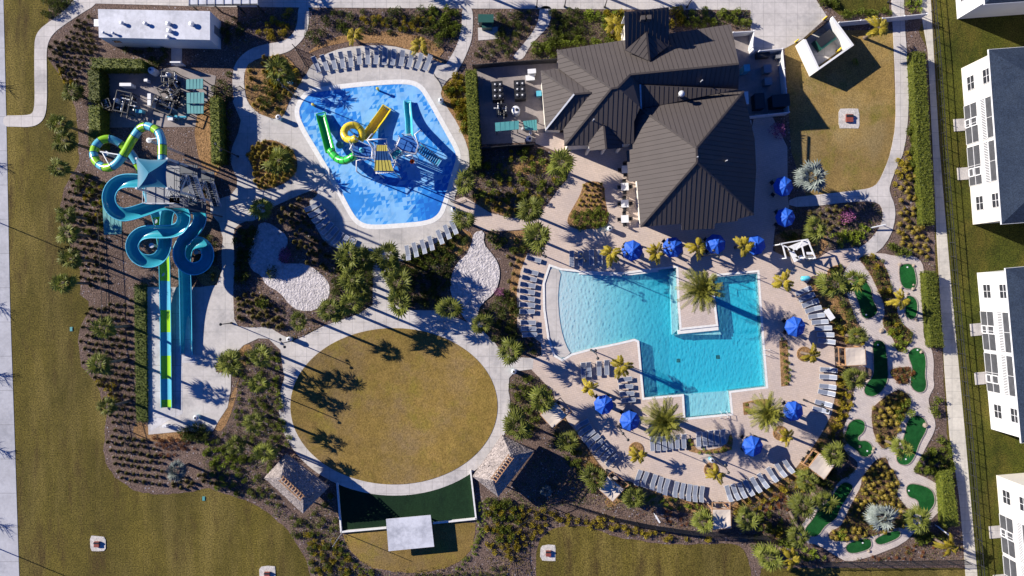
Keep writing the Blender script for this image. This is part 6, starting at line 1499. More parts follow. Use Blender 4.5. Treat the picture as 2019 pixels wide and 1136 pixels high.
def palm(kind, px, py, h, s, label, group=None, z=.05):
    c = W(px, py, h); t_ = thing(NMP[kind], label, 'palm tree', (c.x, c.y, z), group)
    a = bpy.data.objects.new('trunk', TRUNK2 if kind == 'date' else TRUNK); COL.objects.link(a); a.parent = t_; a.scale = (1, 1, h)
    b = bpy.data.objects.new('crown', random.choice(CR[kind])); COL.objects.link(b); b.parent = t_; b.location = (0, 0, h - .05); tl_ = .32 if kind == 'yellow' else .14; b.rotation_euler = (random.uniform(-tl_, tl_), random.uniform(-tl_, tl_), random.uniform(0, 2 * PI)); b.scale = (s, s, s)
    return c
def palms(kind, lst, desc, order, group):
    for i, (x, y, h, s) in enumerate(lst): palm(kind, x, y, h, s, f'{desc[0]}, {ORD[i]} {order} {desc[1]}', group)
palms('green', [(117, 243, 4.6, .75), (127, 277, 4.8, .85), (116, 333, 5.4, .7), (130, 425, 4.6, .7), (133, 460, 4.6, .8), (140, 512, 4.6, .75), (124, 558, 5.2, .75)], ('green fan palm', 'at the rim of the left lawn'), 'from the hedge corner', 'fan palms along the left lawn edge')
palms('green', [(206, 647, 5.5, .85), (196, 718, 6., .9), (212, 803, 5., .65)], ('green fan palm', 'in the tufted bed beside the slide landing'), 'from the wide path', 'fan palms beside the slide landing')
palms('green', [(143, 182, 2.0, .8)], ('dark green fan palm', 'beside the pump yard hedge corner'), 'and only one', None)
palms('green', [(452, 713, 4.8, .95), (511, 703, 5., .8), (510, 757, 4.3, .75), (501, 832, 4.5, .75), (522, 893, 4.4, .85), (464, 880, 3.0, .7)], ('green fan palm', 'in the bed left of the oval ring'), 'from the slide landing', 'fan palms left of the oval ring')
palms('green', [(691, 504, 5.4, 1.), (716, 512, 4.8, .85), (694, 553, 5.4, .95), (651, 612, 6.2, .9), (690, 600, 5.4, .95), (712, 575, 4.8, .8), (588, 634, 5.5, .7)], ('green fan palm', 'in the grove left of the walk'), 'from the splash loungers', 'fan palm grove left of the walk')
palms('green', [(764, 505, 5., 1.05), (783, 557, 5., 1.), (786, 597, 4.8, 1.), (770, 530, 4.6, .85), (886, 608, 4.5, .95), (950, 638, 4.2, .85)], ('green fan palm', 'in the grove right of the walk'), 'from the splash loungers', 'fan palm grove right of the walk')
palms('green', [(515, 409, 3.2, .85)], ('green fan palm', 'standing alone in slide tower shade on the plaza'), 'and only one', None)
palms('green', [(1107, 322, 4.6, 1.05), (1046, 415, 4.4, .95), (916, 360, 3.6, .9), (914, 433, 3.4, .85), (1060, 466, 4.8, 1.1), (1008, 693, 4.4, .95), (1068, 790, 4.2, 1.), (1019, 842, 4.2, 1.1)], ('green fan palm', 'between splash pad and pool'), 'from the clubhouse porch', 'fan palms between splash pad and pool')
palms('green', [(1121, 870, 3.2, .85), (1172, 943, 3.4, 1.), (1250, 984, 3.0, .9), (1386, 1030, 3.0, .85), (1474, 1026, 3.4, .95), (1516, 1100, 3.2, .95)], ('green fan palm', 'in the bed below the pool deck'), 'from the oval lawn', 'fan palms below the pool deck')
palms('green', [(1645, 562, 4.4, 1.05), (1684, 553, 4.0, .9), (1691, 664, 3.2, .7), (1686, 745, 3.8, .85), (1645, 897, 3.6, .85), (1780, 883, 4.0, .75), (1592, 950, 3.0, .8), (1584, 998, 3.6, .95), (1628, 990, 3.8, .9), (1575, 1060, 3.0, .8), (1811, 1026, 4.0, .95)], ('green fan palm', 'on the mini golf side'), 'going from the bar down', 'fan palms of the mini golf')
palms('green', [(1608, 450, 3.4, .85)], ('green fan palm', 'in the bed just above the bar'), 'and only one', None)
YP = [(1204, 500, 3.4, 1., 'beside the four loungers above the pool'), (1293, 499, 3.2, .95, 'between the first two blue umbrellas'), (1375, 486, 3.2, .95, 'under the clubhouse eave by the third umbrella'), (1467, 485, 3.4, .95, 'overlapping the umbrella near the bar'), (1544, 556, 3.2, .95, 'on the deck beside the towel cart'),
      (1225, 722, 3.4, 1.05, 'at the pool corner above stacked loungers'), (1161, 766, 3., .8, 'between loungers and the close umbrella pair'), (1600, 700, 3., .9, 'in the ring planter facing the grey cabana'), (1258, 897, 3., .9, 'in the ring planter below the date palm'), (1412, 937, 3., .85, 'in the ring planter on the lowest deck'), (1552, 861, 3., .8, 'in the ring planter near the golf beds'),
      (1777, 592, 3.4, .9, 'shading a small green on the mini golf'), (1559, 1102, 3.4, 1., 'in the bottom bed below the fallen trunk'), (1872, 1080, 3.6, 1.05, 'at the bottom corner by the sidewalk'), (1733, 55, 3.6, 1.05, 'behind the white panel fence of the dog lawn'), (698, 70, 2.6, .9, 'in the bed above the splash loungers'), (828, 90, 2.4, .85, 'at the right end above the splash loungers'), (1212, 50, 3.2, 1.05, 'against the clubhouse tower')]
for x, y, h, s, d_ in YP: palm('yellow', x, y, h, s, 'small yellow palm ' + d_, None)
for x, y, d_ in ((1585, 698, 'facing the grey cabana'), (1254, 886, 'below the date palm'), (1402, 926, 'on the lowest deck'), (1538, 854, 'near the golf beds')):
    p = W(x, y); m_ = MB(); m_.lathe([(.98, .07), (.98, .14), (.82, .15), (.8, .11)], 0, 0, 28); m_.v = [(a + p.x, b + p.y, c) for a, b, c in m_.v]
    tag(obj('planter_ring', m_, m_straw, loc=p), 'round straw filled planter ring ' + d_, 'planter')
palm('green', 549, 316, 2.3, 1.1, 'bushy green palm in the middle of the round golden island', None, .09); palm('green', 552, 138, 3.2, 1., 'green palm on the entry island beside the splash loungers', None, .09)
palm('date', 1383, 572, 5.7, 1.0, 'large feathery date palm on the deck peninsula in the pool'); palm('date', 1308, 830, 5.7, 1.0, 'large feathery date palm below the shallow ledge'); palm('date', 1513, 815, 5.7, .85, 'feathery date palm in the square planting box')
palm('silver', 1600, 349, 4.0, 1.0, 'large silver palm beside the dog lawn path'); palm('silver', 347, 928, 3.2, .68, 'silver palm in the tufted bed below the slide landing'); palm('silver', 1740, 1020, 3.8, .95, 'silver palm in the lowest mini golf bed'); palm('silver', 1077, 968, .8, .38, 'small silver plant in the hut shadow')
def bare_tree(px, py, h, label):
    p = W(px, py); t_ = thing('bare_tree', label, 'tree', p, 'bare street trees along the road'); m_ = MB(); m_.tube([p, p + Vector((.05, 0, h * .4)), p + Vector((0, .05, h * .95))], [.09, .06, .02], 6); obj('trunk', m_, m_trunk, t_); m_ = MB()
    for i in range(26):
        a = random.uniform(0, 2 * PI); z = h * random.uniform(.4, .9); l = h * random.uniform(.16, .3); b = p + Vector((0, 0, z)); e = b + Vector((math.cos(a) * l, math.sin(a) * l, l * .7)); m_.tube([b, e], [.035, .012], 5)
        for j in range(3): c = b + (e - b) * random.uniform(.4, .9); d_ = Vector((random.uniform(-1, 1), random.uniform(-1, 1), .6)) * l * .4; m_.tube([c, c + d_], [.018, .008], 4)
    obj('branches', m_, m_trunk, t_)
for (x, y, h), d_ in zip(((-72, 140, 3.6), (-86, 292, 3.6), (-92, 568, 4.), (-88, 704, 4.), (-82, 852, 4.), (-92, 996, 4.2)), ('at the upper end', 'above the path mouth', 'across from the blue slide', 'across from the slide landing', 'across from the rounded bed', 'across from the stone pad')): bare_tree(x, y, h, 'small bare street tree beyond the road ' + d_)
for (x, y, h), d_ in zip(((930, -52, 5.), (1185, -52, 5.5), (1240, -66, 5.5), (505, -58, 3.5), (800, -62, 3.)), ('facing the garden path', 'facing the tower', 'facing the clubhouse drive', 'facing the entry path', 'facing the splash pad')): palm('green', x, y, h, 1., 'fan palm beyond the top walk ' + d_)
# ---------------------------------------------------------------- hedges
def hedge(poly, h, label, mat=None, dens=60):
    L = [W(x, y, h) for x, y in poly]; c = sum(L, Vector()) / len(L); mb = MB()
    core = [p + (c - p).normalized() * .12 for p in L]; mb.prism(core, 0.02, h - .12)
    tri = tessellate_polygon([L]); Pl, Dl = [], []
    for t in tri:
        a, b, c_ = (np.array(L[i]) for i in t); A = np.linalg.norm(np.cross(b - a, c_ - a)) / 2; n = int(A * dens)
        u, v = NR.rand(n), NR.rand(n); f_ = u + v > 1; u[f_], v[f_] = 1 - u[f_], 1 - v[f_]
        Pl.append(a + np.outer(u, b - a) + np.outer(v, c_ - a) + NR.uniform(-.16, .02, (n, 1)) * [[0, 0, 1]]); Dl.append(np.tile([[0, 0, .6]], (n, 1)))
    for i in range(len(L)):
        a, b = np.array(L[i]), np.array(L[(i + 1) % len(L)]); l = np.linalg.norm(b - a); n = int(l * h * dens * .8); u = NR.rand(n); q = a + np.outer(u, b - a); q[:, 2] = NR.uniform(.05, h, n)
        m = (a + b) / 2 - np.array(c); m[2] = 0; m /= np.linalg.norm(m) + 1e-9; Pl.append(q + NR.uniform(-.1, .08, (n, 1)) * m); Dl.append(np.tile([m * .6], (n, 1)))
    P, D = np.concatenate(Pl), np.concatenate(Dl) + rot_rand(sum(len(p) for p in Pl)) * .9; D /= np.linalg.norm(D, axis=1, keepdims=True)
    mb.quads(leaf_quads(P, D, NR.uniform(.12, .24, len(P)), NR.uniform(.08, .14, len(P)))); tag(obj('hedge', mb, mat or f_hedge, loc=(c.x, c.y, 0)), label, 'hedge')
hedge([(178, 114), (281, 117), (281, 134), (178, 134)], 2.35, 'clipped green hedge along the top of the pump yard')
hedge([(172, 136), (194, 136), (196, 200), (174, 198)], 2.35, 'clipped green hedge on the lawn side of the pump yard, upper piece')
hedge([(174, 208), (196, 208), (196, 290), (174, 288)], 2.35, 'clipped green hedge on the lawn side of the pump yard, lower piece')
hedge([(413, 190), (430, 190), (434, 318), (416, 322)], 2.35, 'narrow green hedge between the pump yard and the shaded plaza')
hedge([(918, 137), (938, 137), (948, 328), (928, 330)], 2.4, 'long clipped green hedge beside the service yard')
hedge([(1800, 102), (1825, 102), (1836, 300), (1844, 442), (1821, 442), (1808, 280)], 1.5, 'long clipped hedge along the sidewalk past the dog lawn')
hedge([(1826, 536), (1848, 536), (1855, 620), (1863, 684), (1838, 684), (1829, 600)], 1.5, 'clipped hedge along the sidewalk beside the upper greens')
hedge([(1857, 932), (1878, 928), (1892, 1038), (1864, 1040)], 1.5, 'clipped hedge along the sidewalk beside the lowest greens')
hedge([(264, 560), (286, 560), (289, 832), (268, 832)], .5, 'dark hedge along the shaded edge of the slide landing', f_dark)
# ---------------------------------------------------------------- beds: scattered clumps and shrubs
B1 = [(100, 92), (180, 26), (188, 80), (200, 98), (176, 112), (168, 132), (150, 200), (130, 162), (98, 116)]
B2 = [(160, 335), (178, 330), (205, 400), (208, 560), (170, 575), (162, 545), (142, 505), (128, 440), (127, 404), (142, 350)]
B3 = [(172, 605), (262, 590), (264, 840), (220, 850), (212, 800), (196, 755), (166, 720), (158, 670)]
B4 = [(212, 850), (262, 858), (300, 872), (330, 905), (320, 962), (270, 962), (232, 935), (212, 900)]
B4b = [(330, 940), (420, 930), (440, 955), (400, 955), (340, 965)]
scatter('tuft', B1, 13, (.6, .85), 'dark tufted grass clump in the bed between curved path and restroom block', 'grass clumps beside the restroom block', jit=.13, rows=R(8))
scatter('tuft', B2, 15, (.6, .85), 'dark tufted grass clump in the bed between lawn and blue slide', 'grass clumps between lawn and slides', jit=.13, rows=R(8))
scatter('tuft', B3, 15, (.6, .85), 'dark tufted grass clump in the bed beside the slide landing', 'grass clumps beside the slide landing', jit=.13, rows=R(8))
scatter('tuft', B4, 15, (.6, .85), 'dark tufted grass clump in the rounded bed corner by the big lawn', 'grass clumps in the rounded bed corner', jit=.13, rows=R(8))
scatter('tuft', B4b, 15, (.7, .9), 'dark tufted grass clump below the silver palm of the left lawn', 'grass clumps below the left silver palm')
B5 = [(1768, 322), (1800, 322), (1822, 445), (1836, 520), (1820, 500), (1780, 496), (1768, 470), (1772, 400)]
scatter('goldtuft', B5, 14, (.7, .95), 'golden brown grass clump in the bed between dog path and hedge', 'grass clumps between dog path and hedge')
scatter('goldtuft', smooth(IS2, 1), 12, (.75, 1.), 'golden grass clump on the round island beside the splash pad', 'grass clumps on the round island', z=.09)
scatter('goldtuft', smooth(IS1, 1), 15, (.7, 1.), 'golden grass clump on the island by the entry gate', 'grass clumps on the entry island', z=.09, prob=.6)
scatter('goldtuft', IS5[:5] + [(1193, 412), (1130, 410), (1143, 386)], 11, (.45, .6), 'small round grass tuft at the tip of the triangular planter', 'tufts in the triangular planter', z=.09, jit=.15)
scatter('green', [(1130, 412), (1194, 412), (1201, 430), (1196, 446), (1140, 450), (1122, 440)], 10, (.55, .8), 'yellow green shrub massed in the triangular planter', 'shrubs in the triangular planter', z=.09)
scatter('goldtuft', GOLF_ISLES[3], 12, (.65, .9), 'brown grass clump in the lowest golf bed', 'grass clumps in the lowest golf bed', z=.11, prob=.8)
scatter('goldtuft', GOLF_ISLES[2], 12, (.7, .95), 'brown grass clump in the middle golf bed', 'grass clumps in the middle golf bed', z=.11, prob=.7)
scatter('dark', GOLF_ISLES[0], 13, (.5, .8), 'dark shrub in the upper golf bed', 'dark shrubs in the upper golf bed', z=.11, prob=.6)
scatter('gold', GOLF_ISLES[0], 20, (.5, .8), 'golden shrub in the upper golf bed', 'golden shrubs in the upper golf bed', z=.11, prob=.5)
scatter('red', GOLF_ISLES[1], 12, (.6, .9), 'rust coloured shrub in the small golf bed between two greens', 'rust shrubs in the small golf bed', z=.11)
scatter('lime', [(1746, 650), (1776, 650), (1790, 690), (1765, 692)], 12, (.7, 1.), 'bright lime shrub at the tip of the upper golf bed', 'lime shrubs at the tip of the golf bed', z=.11)
scatter('green', [(1760, 790), (1795, 785), (1795, 810), (1770, 835), (1755, 815)], 14, (.8, 1.2), 'bushy green shrub in the middle golf bed', 'green shrubs in the middle golf bed', z=.11)
scatter('lime', [(1640, 1044), (1665, 1040), (1660, 1064), (1634, 1060)], 12, (.7, .9), 'lime shrub by the lowest green', 'lime shrubs by the lowest green', z=.11)
for x, y in ((1541, 668), (1544, 680), (1553, 686), (1541, 697), (1553, 699), (1545, 711), (1554, 716), (1546, 723), (1555, 729), (1547, 733), (1555, 740), (1548, 744), (1554, 748), (1548, 756)): plant('green', x, y, .09, .42, 'small green tuft in the straw strip beside the pool', 'tufts in the straw strip by the pool')
for x, y in ((1470, 797), (1482, 796), (1470, 808), (1476, 814), (1492, 794), (1498, 812), (1486, 812), (1515, 792)): plant('green', x, y, .09, .4, 'small green tuft in the square planting box', 'tufts in the square planting box')
for x, y in ((1002, 506), (1015, 500), (1022, 515), (1008, 522), (1012, 540), (1004, 555), (1014, 570), (1012, 590), (1008, 610)): plant('tuft', x, y, .05, .75, 'dark tuft in the straw bed behind the beach entry loungers', 'tufts behind the beach entry loungers')
TOPB = [(614, 20), (906, 20), (902, 66), (888, 96), (860, 108), (800, 70), (700, 64), (640, 82), (604, 100), (598, 92)]
scatter('gold', [(700, 34), (850, 36), (860, 62), (820, 62), (720, 50)], 13, (.5, .8), 'golden shrub in the row across the bed above the splash pad', 'golden shrubs above the splash pad')
scatter('dark', TOPB, 20, (.7, 1.2), 'dark shrub in the bed above the splash pad', 'dark shrubs above the splash pad', prob=.75)
scatter('green', [(840, 20), (908, 20), (905, 60), (880, 95), (848, 50)], 15, (.8, 1.2), 'dense green shrub at the service path end of the top bed', 'green shrubs at the service path')
scatter('gold', [(500, 60), (580, 18), (586, 50), (560, 78), (510, 82)], 15, (.6, 1.), 'golden shrub in the bed above the entry path', 'golden shrubs above the entry path')
scatter('lav', [(540, 25), (570, 20), (560, 70), (480, 80), (470, 60)], 13, (.5, .8), 'greyish lavender shrub in the bed above the entry path', 'lavender shrubs above the entry path', prob=.8)
scatter('lav', [(630, 20), (840, 20), (835, 32), (690, 45), (640, 70)], 13, (.5, .8), 'greyish lavender shrub along the top walk', 'lavender shrubs along the top walk', prob=.7)
CLB = [(1040, 110), (1060, 80), (1085, 58), (1092, 22), (1228, 22), (1228, 80), (1100, 95), (1096, 118), (1035, 118)]
scatter('dark', [(1088, 22), (1150, 22), (1150, 75), (1100, 90), (1075, 85)], 13, (.7, 1.), 'dark shrub massed in front of the clubhouse', 'dark shrubs before the clubhouse')
scatter('lime', [(1150, 20), (1228, 20), (1228, 60), (1150, 45)], 14, (.9, 1.3), 'bright lime shrub against the clubhouse tower', 'lime shrubs against the tower')
scatter('gold', [(1190, 25), (1228, 25), (1228, 78), (1195, 75)], 14, (1., 1.4), 'large golden shrub beside the clubhouse tower wall', 'golden shrubs by the tower wall')
scatter('green', [(1040, 112), (1060, 80), (1100, 75), (1220, 70), (1228, 84), (1100, 95), (1096, 116)], 13, (.8, 1.1), 'green shrub along the clubhouse eave', 'green shrubs along the clubhouse eave')
scatter('green', [(1335, 22), (1478, 20), (1478, 60), (1445, 50), (1350, 55)], 14, (.7, 1.), 'green shrub between the clubhouse and the top walk', 'green shrubs between clubhouse and top walk', prob=.85)
scatter('gold', [(1320, 20), (1345, 20), (1350, 45), (1322, 52)], 13, (.9, 1.2), 'golden shrub beside the clubhouse tower', 'golden shrubs beside the tower')
scatter('dark', [(980, 22), (1056, 22), (1050, 60), (1000, 110), (940, 118), (935, 85), (980, 82)], 15, (.6, 1.), 'dark shrub between the two upper paths', 'dark shrubs between the upper paths', prob=.8)
BN_ = [(935, 300), (1052, 292), (1090, 312), (1128, 320), (1114, 355), (1098, 370), (1080, 394), (1040, 426), (1006, 424), (966, 414), (930, 392), (926, 345)]
scatter('green', BN_, 21, (.7, 1.1), 'green shrub in the large bed below the service yard', 'green shrubs below the service yard', prob=.75)
scatter('gold', BN_, 24, (.5, .8), 'golden shrub in the large bed below the service yard', 'golden shrubs below the service yard', prob=.7)
scatter('goldtuft', [(940, 385), (1000, 385), (1055, 380), (1060, 415), (1000, 420), (955, 408)], 14, (.6, .85), 'golden grass clump at the lower rim of the large bed', 'grass clumps at the rim of the large bed')
scatter('lav', BN_, 26, (.5, .8), 'greyish lavender shrub in the large bed below the service yard', 'lavender shrubs below the service yard', prob=.7)
scatter('gold', [(876, 170), (900, 140), (916, 145), (928, 300), (925, 290), (905, 240)], 12, (.6, 1.), 'golden shrub between hedge and splash deck', 'golden shrubs between hedge and splash deck')
scatter('green', [(880, 180), (905, 150), (920, 240), (928, 310), (905, 235)], 16, (.7, 1.), 'green shrub between hedge and splash deck', 'green shrubs between hedge and splash deck', prob=.8)
RL = [(462, 730), (480, 690), (520, 672), (548, 692), (552, 760), (560, 830), (575, 880), (530, 900), (500, 920), (420, 890), (400, 870), (440, 855), (466, 800)]
scatter('green', RL, 14, (.45, .75), 'green shrub in the bed left of the oval ring', 'green shrubs left of the oval ring', prob=.7)
scatter('lav', RL, 19, (.5, .8), 'greyish shrub in the bed left of the oval ring', 'greyish shrubs left of the oval ring', prob=.7)
scatter('lime', [(540, 700), (552, 700), (556, 800), (575, 870), (562, 880), (545, 810)], 13, (.6, .9), 'lime shrub lining the oval ring walk', 'lime shrubs lining the oval ring')
LB = [(400, 880), (470, 890), (540, 905), (530, 950), (560, 1000), (600, 1020), (660, 960), (668, 1040), (690, 1090), (740, 1130), (620, 1136), (600, 1080), (560, 1025), (500, 985), (450, 970), (400, 950)]
scatter('green', LB, 16, (.5, .85), 'green shrub in the long bed round the lower tiki hut', 'green shrubs round the lower hut', prob=.7)
scatter('gold', [(600, 1050), (660, 1060), (700, 1110), (740, 1136), (620, 1136)], 15, (.5, .8), 'golden shrub in the bed beside the stage lawn', 'golden shrubs beside the stage lawn')
scatter('lime', [(400, 870), (450, 885), (470, 920), (440, 930), (405, 900)], 14, (.7, 1.1), 'lime shrub below the slide landing', 'lime shrubs below the slide landing')
scatter('lime', [(672, 1062), (682, 1085), (712, 1116), (745, 1130), (730, 1135), (700, 1115), (668, 1085)], 8, (.4, .55), 'small lime shrub edging the stage lawn on the hut side', 'lime edging on the hut side', jit=.2)
scatter('lime', [(942, 985), (962, 985), (958, 1045), (938, 1095), (905, 1125), (893, 1122), (925, 1090), (940, 1050)], 8, (.4, .55), 'small lime shrub edging the stage lawn on the pool side', 'lime edging on the pool side', jit=.2)
scatter('dark', [(800, 1132), (905, 1130), (1000, 1115), (1000, 1150), (800, 1150)], 16, (.5, .7), 'dark round shrub in the gravel strip at the bottom edge', 'dark shrubs in the bottom gravel strip', jit=.15)
RR = [(1008, 745), (1030, 736), (1060, 745), (1085, 775), (1092, 800), (1070, 830), (1050, 865), (1004, 850), (1002, 800)]
scatter('green', RR, 15, (.6, 1.), 'green shrub between the oval ring and the corner cabana', 'green shrubs right of the oval ring', prob=.8)
BT = [(960, 1000), (1000, 985), (1030, 1000), (1110, 1010), (1200, 1020), (1290, 1045), (1400, 1062), (1400, 1070), (1280, 1060), (1190, 1040), (1100, 1030), (1060, 1050), (1030, 1100), (1000, 1110), (960, 1080)]
scatter('gold', BT, 14, (.55, .85), 'golden shrub in the curved row above the lower lawn', 'golden shrubs above the lower lawn', prob=.8)
scatter('green', [(960, 985), (1010, 980), (1040, 1000), (1010, 1060), (970, 1070)], 14, (.6, .95), 'bushy green shrub below the pale tiki hut', 'green shrubs below the pale hut')
scatter('green', [(1100, 845), (1150, 880), (1190, 940), (1180, 990), (1130, 920), (1090, 870)], 16, (.6, .9), 'green shrub between the hut shadow and the pool deck', 'green shrubs beside the hut shadow', prob=.8)
scatter('gold', [(1105, 850), (1145, 878), (1185, 930), (1165, 945), (1120, 890)], 18, (.5, .8), 'golden shrub between the hut shadow and the pool deck', 'golden shrubs beside the hut shadow', prob=.8)
scatter('lime', [(1240, 960), (1330, 985), (1400, 1000), (1395, 1015), (1320, 1002), (1240, 985)], 12, (.5, .8), 'lime shrub behind the lowest curved loungers', 'lime shrubs behind the lowest loungers')
scatter('red', [(1270, 1000), (1370, 1015), (1365, 1040), (1290, 1025)], 13, (.4, .6), 'rust shrub by the picket fence below the deck', 'rust shrubs by the picket fence', prob=.7)
scatter('gold', [(1445, 992), (1520, 960), (1600, 905), (1625, 950), (1570, 970), (1500, 1010), (1450, 1020)], 15, (.5, .85), 'golden shrub behind the rising lounger curve', 'golden shrubs behind the rising curve', prob=.8)
scatter('red', [(1500, 980), (1560, 965), (1570, 1000), (1520, 1020), (1490, 1010)], 13, (.5, .8), 'rust shrub among fallen trunks below the deck', 'rust shrubs among fallen trunks')
scatter('gold', [(1648, 770), (1660, 720), (1680, 790), (1665, 830), (1640, 860), (1625, 870), (1645, 820)], 12, (.5, .85), 'golden shrub behind the loungers below the grey cabana', 'golden shrubs below the grey cabana')
scatter('dark', [(1600, 555), (1660, 545), (1690, 640), (1705, 665), (1660, 680), (1640, 630)], 18, (.7, 1.1), 'dark shrub between loungers and the snaking green', 'dark shrubs by the snaking green', prob=.8)
scatter('gold', [(1640, 640), (1690, 640), (1705, 665), (1700, 680), (1650, 672)], 16, (.5, .8), 'golden shrub just above the grey cabana', 'golden shrubs above the grey cabana')
scatter('dark', [(1600, 890), (1640, 845), (1665, 860), (1668, 890), (1650, 940), (1690, 915), (1640, 960), (1600, 950)], 16, (.8, 1.2), 'dark shrub beside the tilted cabana', 'dark shrubs beside the tilted cabana', prob=.8)
scatter('green', [(1800, 930), (1838, 870), (1862, 860), (1885, 960), (1866, 960), (1845, 945)], 14, (.7, 1.1), 'green shrub between golf path and sidewalk', 'green shrubs between golf path and sidewalk', prob=.85)
scatter('lime', [(1800, 920), (1822, 890), (1838, 880), (1830, 935)], 12, (.7, .9), 'lime shrub inside the bend of the golf path', 'lime shrubs in the golf path bend')
scatter('green', [(1826, 790), (1848, 780), (1852, 820), (1838, 820)], 14, (.9, 1.3), 'bushy green shrub by the sidewalk beside two greens', 'green shrubs by the sidewalk')
scatter('lime', [(1560, 1065), (1600, 1078), (1650, 1110), (1600, 1106), (1540, 1090)], 12, (.6, .9), 'lime shrub along the bottom golf path', 'lime shrubs along the bottom path')
scatter('green', [(1480, 1010), (1570, 1020), (1570, 1060), (1530, 1110), (1490, 1080)], 18, (.7, 1.1), 'green shrub in the bottom bed left of the golf path', 'green shrubs left of the golf path', prob=.8)
scatter('gold', [(1500, 1028), (1540, 1040), (1545, 1065), (1510, 1055)], 13, (.7, .9), 'golden shrub beside the bottom fallen trunk', 'golden shrubs beside the fallen trunk')
scatter('red', [(1700, 1098), (1790, 1075), (1870, 1070), (1860, 1100), (1720, 1105)], 12, (.4, .6), 'rust shrub above the bottom fence', 'rust shrubs above the bottom fence', prob=.7)
scatter('green', [(1800, 1050), (1860, 1035), (1865, 1070), (1810, 1075)], 16, (.9, 1.2), 'bushy green shrub near the bottom corner of the golf', 'green shrubs near the bottom corner')
GB = [(1560, 412), (1676, 400), (1722, 400), (1738, 420), (1728, 455), (1690, 485), (1640, 488), (1600, 470), (1560, 440)]
scatter('lime', [(1640, 460), (1700, 445), (1716, 455), (1700, 478), (1660, 486), (1640, 475)], 10, (.7, 1.), 'lime shrub massed beside the curving dog path', 'lime shrubs beside the dog path')
scatter('tuft', [(1590, 415), (1670, 402), (1680, 450), (1620, 460)], 14, (.6, .9), 'brown grass clump around the pink bush', 'grass clumps around the pink bush')
scatter('green', [(1745, 480), (1785, 478), (1790, 500), (1740, 498)], 14, (.8, 1.1), 'green shrub at the junction of dog path and golf path', 'green shrubs at the path junction')
scatter('gold', [(1755, 380), (1770, 300), (1785, 300), (1800, 330), (1770, 372)], 14, (.5, .8), 'golden shrub beside the bend of the dog path', 'golden shrubs at the dog path bend')
scatter('green', [(1786, 250), (1805, 250), (1812, 330), (1790, 325)], 14, (.7, 1.), 'green shrub between dog path and tall hedge', 'green shrubs between dog path and hedge')
scatter('green', [(1655, 20), (1753, 14), (1753, 30), (1656, 36)], 12, (.7, 1.), 'green shrub above the white panel fence', 'green shrubs above the panel fence')
scatter('lime', [(1786, -5), (1818, -5), (1815, 22), (1788, 24)], 12, (.8, 1.), 'lime shrub at the top of the sidewalk', 'lime shrubs at the top of the sidewalk')
scatter('green', [(1608, -5), (1655, -5), (1650, 20), (1632, 24)], 13, (.7, 1.), 'green shrub along the driveway edge', 'green shrubs along the driveway')
scatter('dark', [(90, -5), (148, -5), (130, 20), (98, 42), (90, 40)], 13, (.8, 1.1), 'dark shrub inside the bend of the curved path', 'dark shrubs in the path bend')
scatter('gold', [(112, 135), (150, 155), (152, 185), (130, 165)], 13, (.5, .8), 'golden shrub at the lawn edge below the curved path', 'golden shrubs at the lawn edge')
scatter('green', [(160, 330), (190, 335), (215, 350), (205, 460), (175, 470), (150, 420), (150, 370)], 20, (.7, 1.1), 'green shrub among tufts beside the blue slide', 'green shrubs beside the blue slide', prob=.8)
scatter('gold', [(150, 370), (200, 360), (205, 450), (160, 440)], 20, (.5, .8), 'golden shrub among tufts beside the blue slide', 'golden shrubs beside the blue slide', prob=.7)
scatter('gold', [(196, 750), (226, 745), (236, 800), (214, 815)], 12, (.5, .8), 'golden shrub beside the picket fence', 'golden shrubs beside the picket fence')
scatter('tuft', [(466, 580), (500, 575), (560, 610), (570, 655), (500, 640), (468, 638)], 14, (.7, 1.), 'dark clump in the bed between plaza and shell path', 'dark clumps by the shell path')
scatter('lav', [(480, 560), (545, 580), (600, 625), (590, 655), (540, 640), (490, 600)], 15, (.5, .8), 'greyish shrub in the bed between plaza and shell path', 'greyish shrubs by the shell path')
D_ = [(560, 405), (602, 390), (612, 420), (632, 470), (660, 500), (640, 540), (600, 515), (570, 465), (548, 435)]
scatter('tuft', D_, 15, (.7, 1.), 'dark clump in the shaded bed behind the slanted lounger row', 'dark clumps behind the slanted loungers', z=.09)
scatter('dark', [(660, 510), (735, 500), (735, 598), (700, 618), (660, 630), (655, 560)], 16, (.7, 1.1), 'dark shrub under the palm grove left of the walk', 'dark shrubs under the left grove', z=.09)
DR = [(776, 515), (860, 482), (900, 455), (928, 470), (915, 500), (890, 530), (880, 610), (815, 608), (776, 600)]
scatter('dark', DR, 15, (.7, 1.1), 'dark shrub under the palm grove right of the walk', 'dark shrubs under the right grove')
scatter('green', [(800, 520), (862, 488), (905, 470), (910, 490), (880, 520), (820, 540)], 16, (.6, .9), 'green shrub behind the curved splash loungers', 'green shrubs behind the splash loungers', prob=.8)
F_ = [(945, 625), (990, 570), (1018, 575), (1018, 650), (1066, 690), (1030, 700), (990, 690), (960, 650)]
scatter('dark', F_, 16, (.8, 1.2), 'dark shrub between shell path and beach entry loungers', 'dark shrubs by the beach entry loungers')
scatter('green', [(955, 470), (990, 465), (1060, 460), (1080, 470), (1060, 495), (1020, 500), (985, 500)], 18, (.8, 1.2), 'green shrub below the paved path to the splash pad', 'green shrubs below the paved path', prob=.8)
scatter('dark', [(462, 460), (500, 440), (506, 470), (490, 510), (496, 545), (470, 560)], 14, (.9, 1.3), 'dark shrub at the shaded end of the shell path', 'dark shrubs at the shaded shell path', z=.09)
scatter('dark', [(1530, 458), (1600, 455), (1625, 480), (1600, 500), (1545, 475)], 15, (.8, 1.1), 'dark shrub in the shaded bed above the bar', 'dark shrubs above the bar')
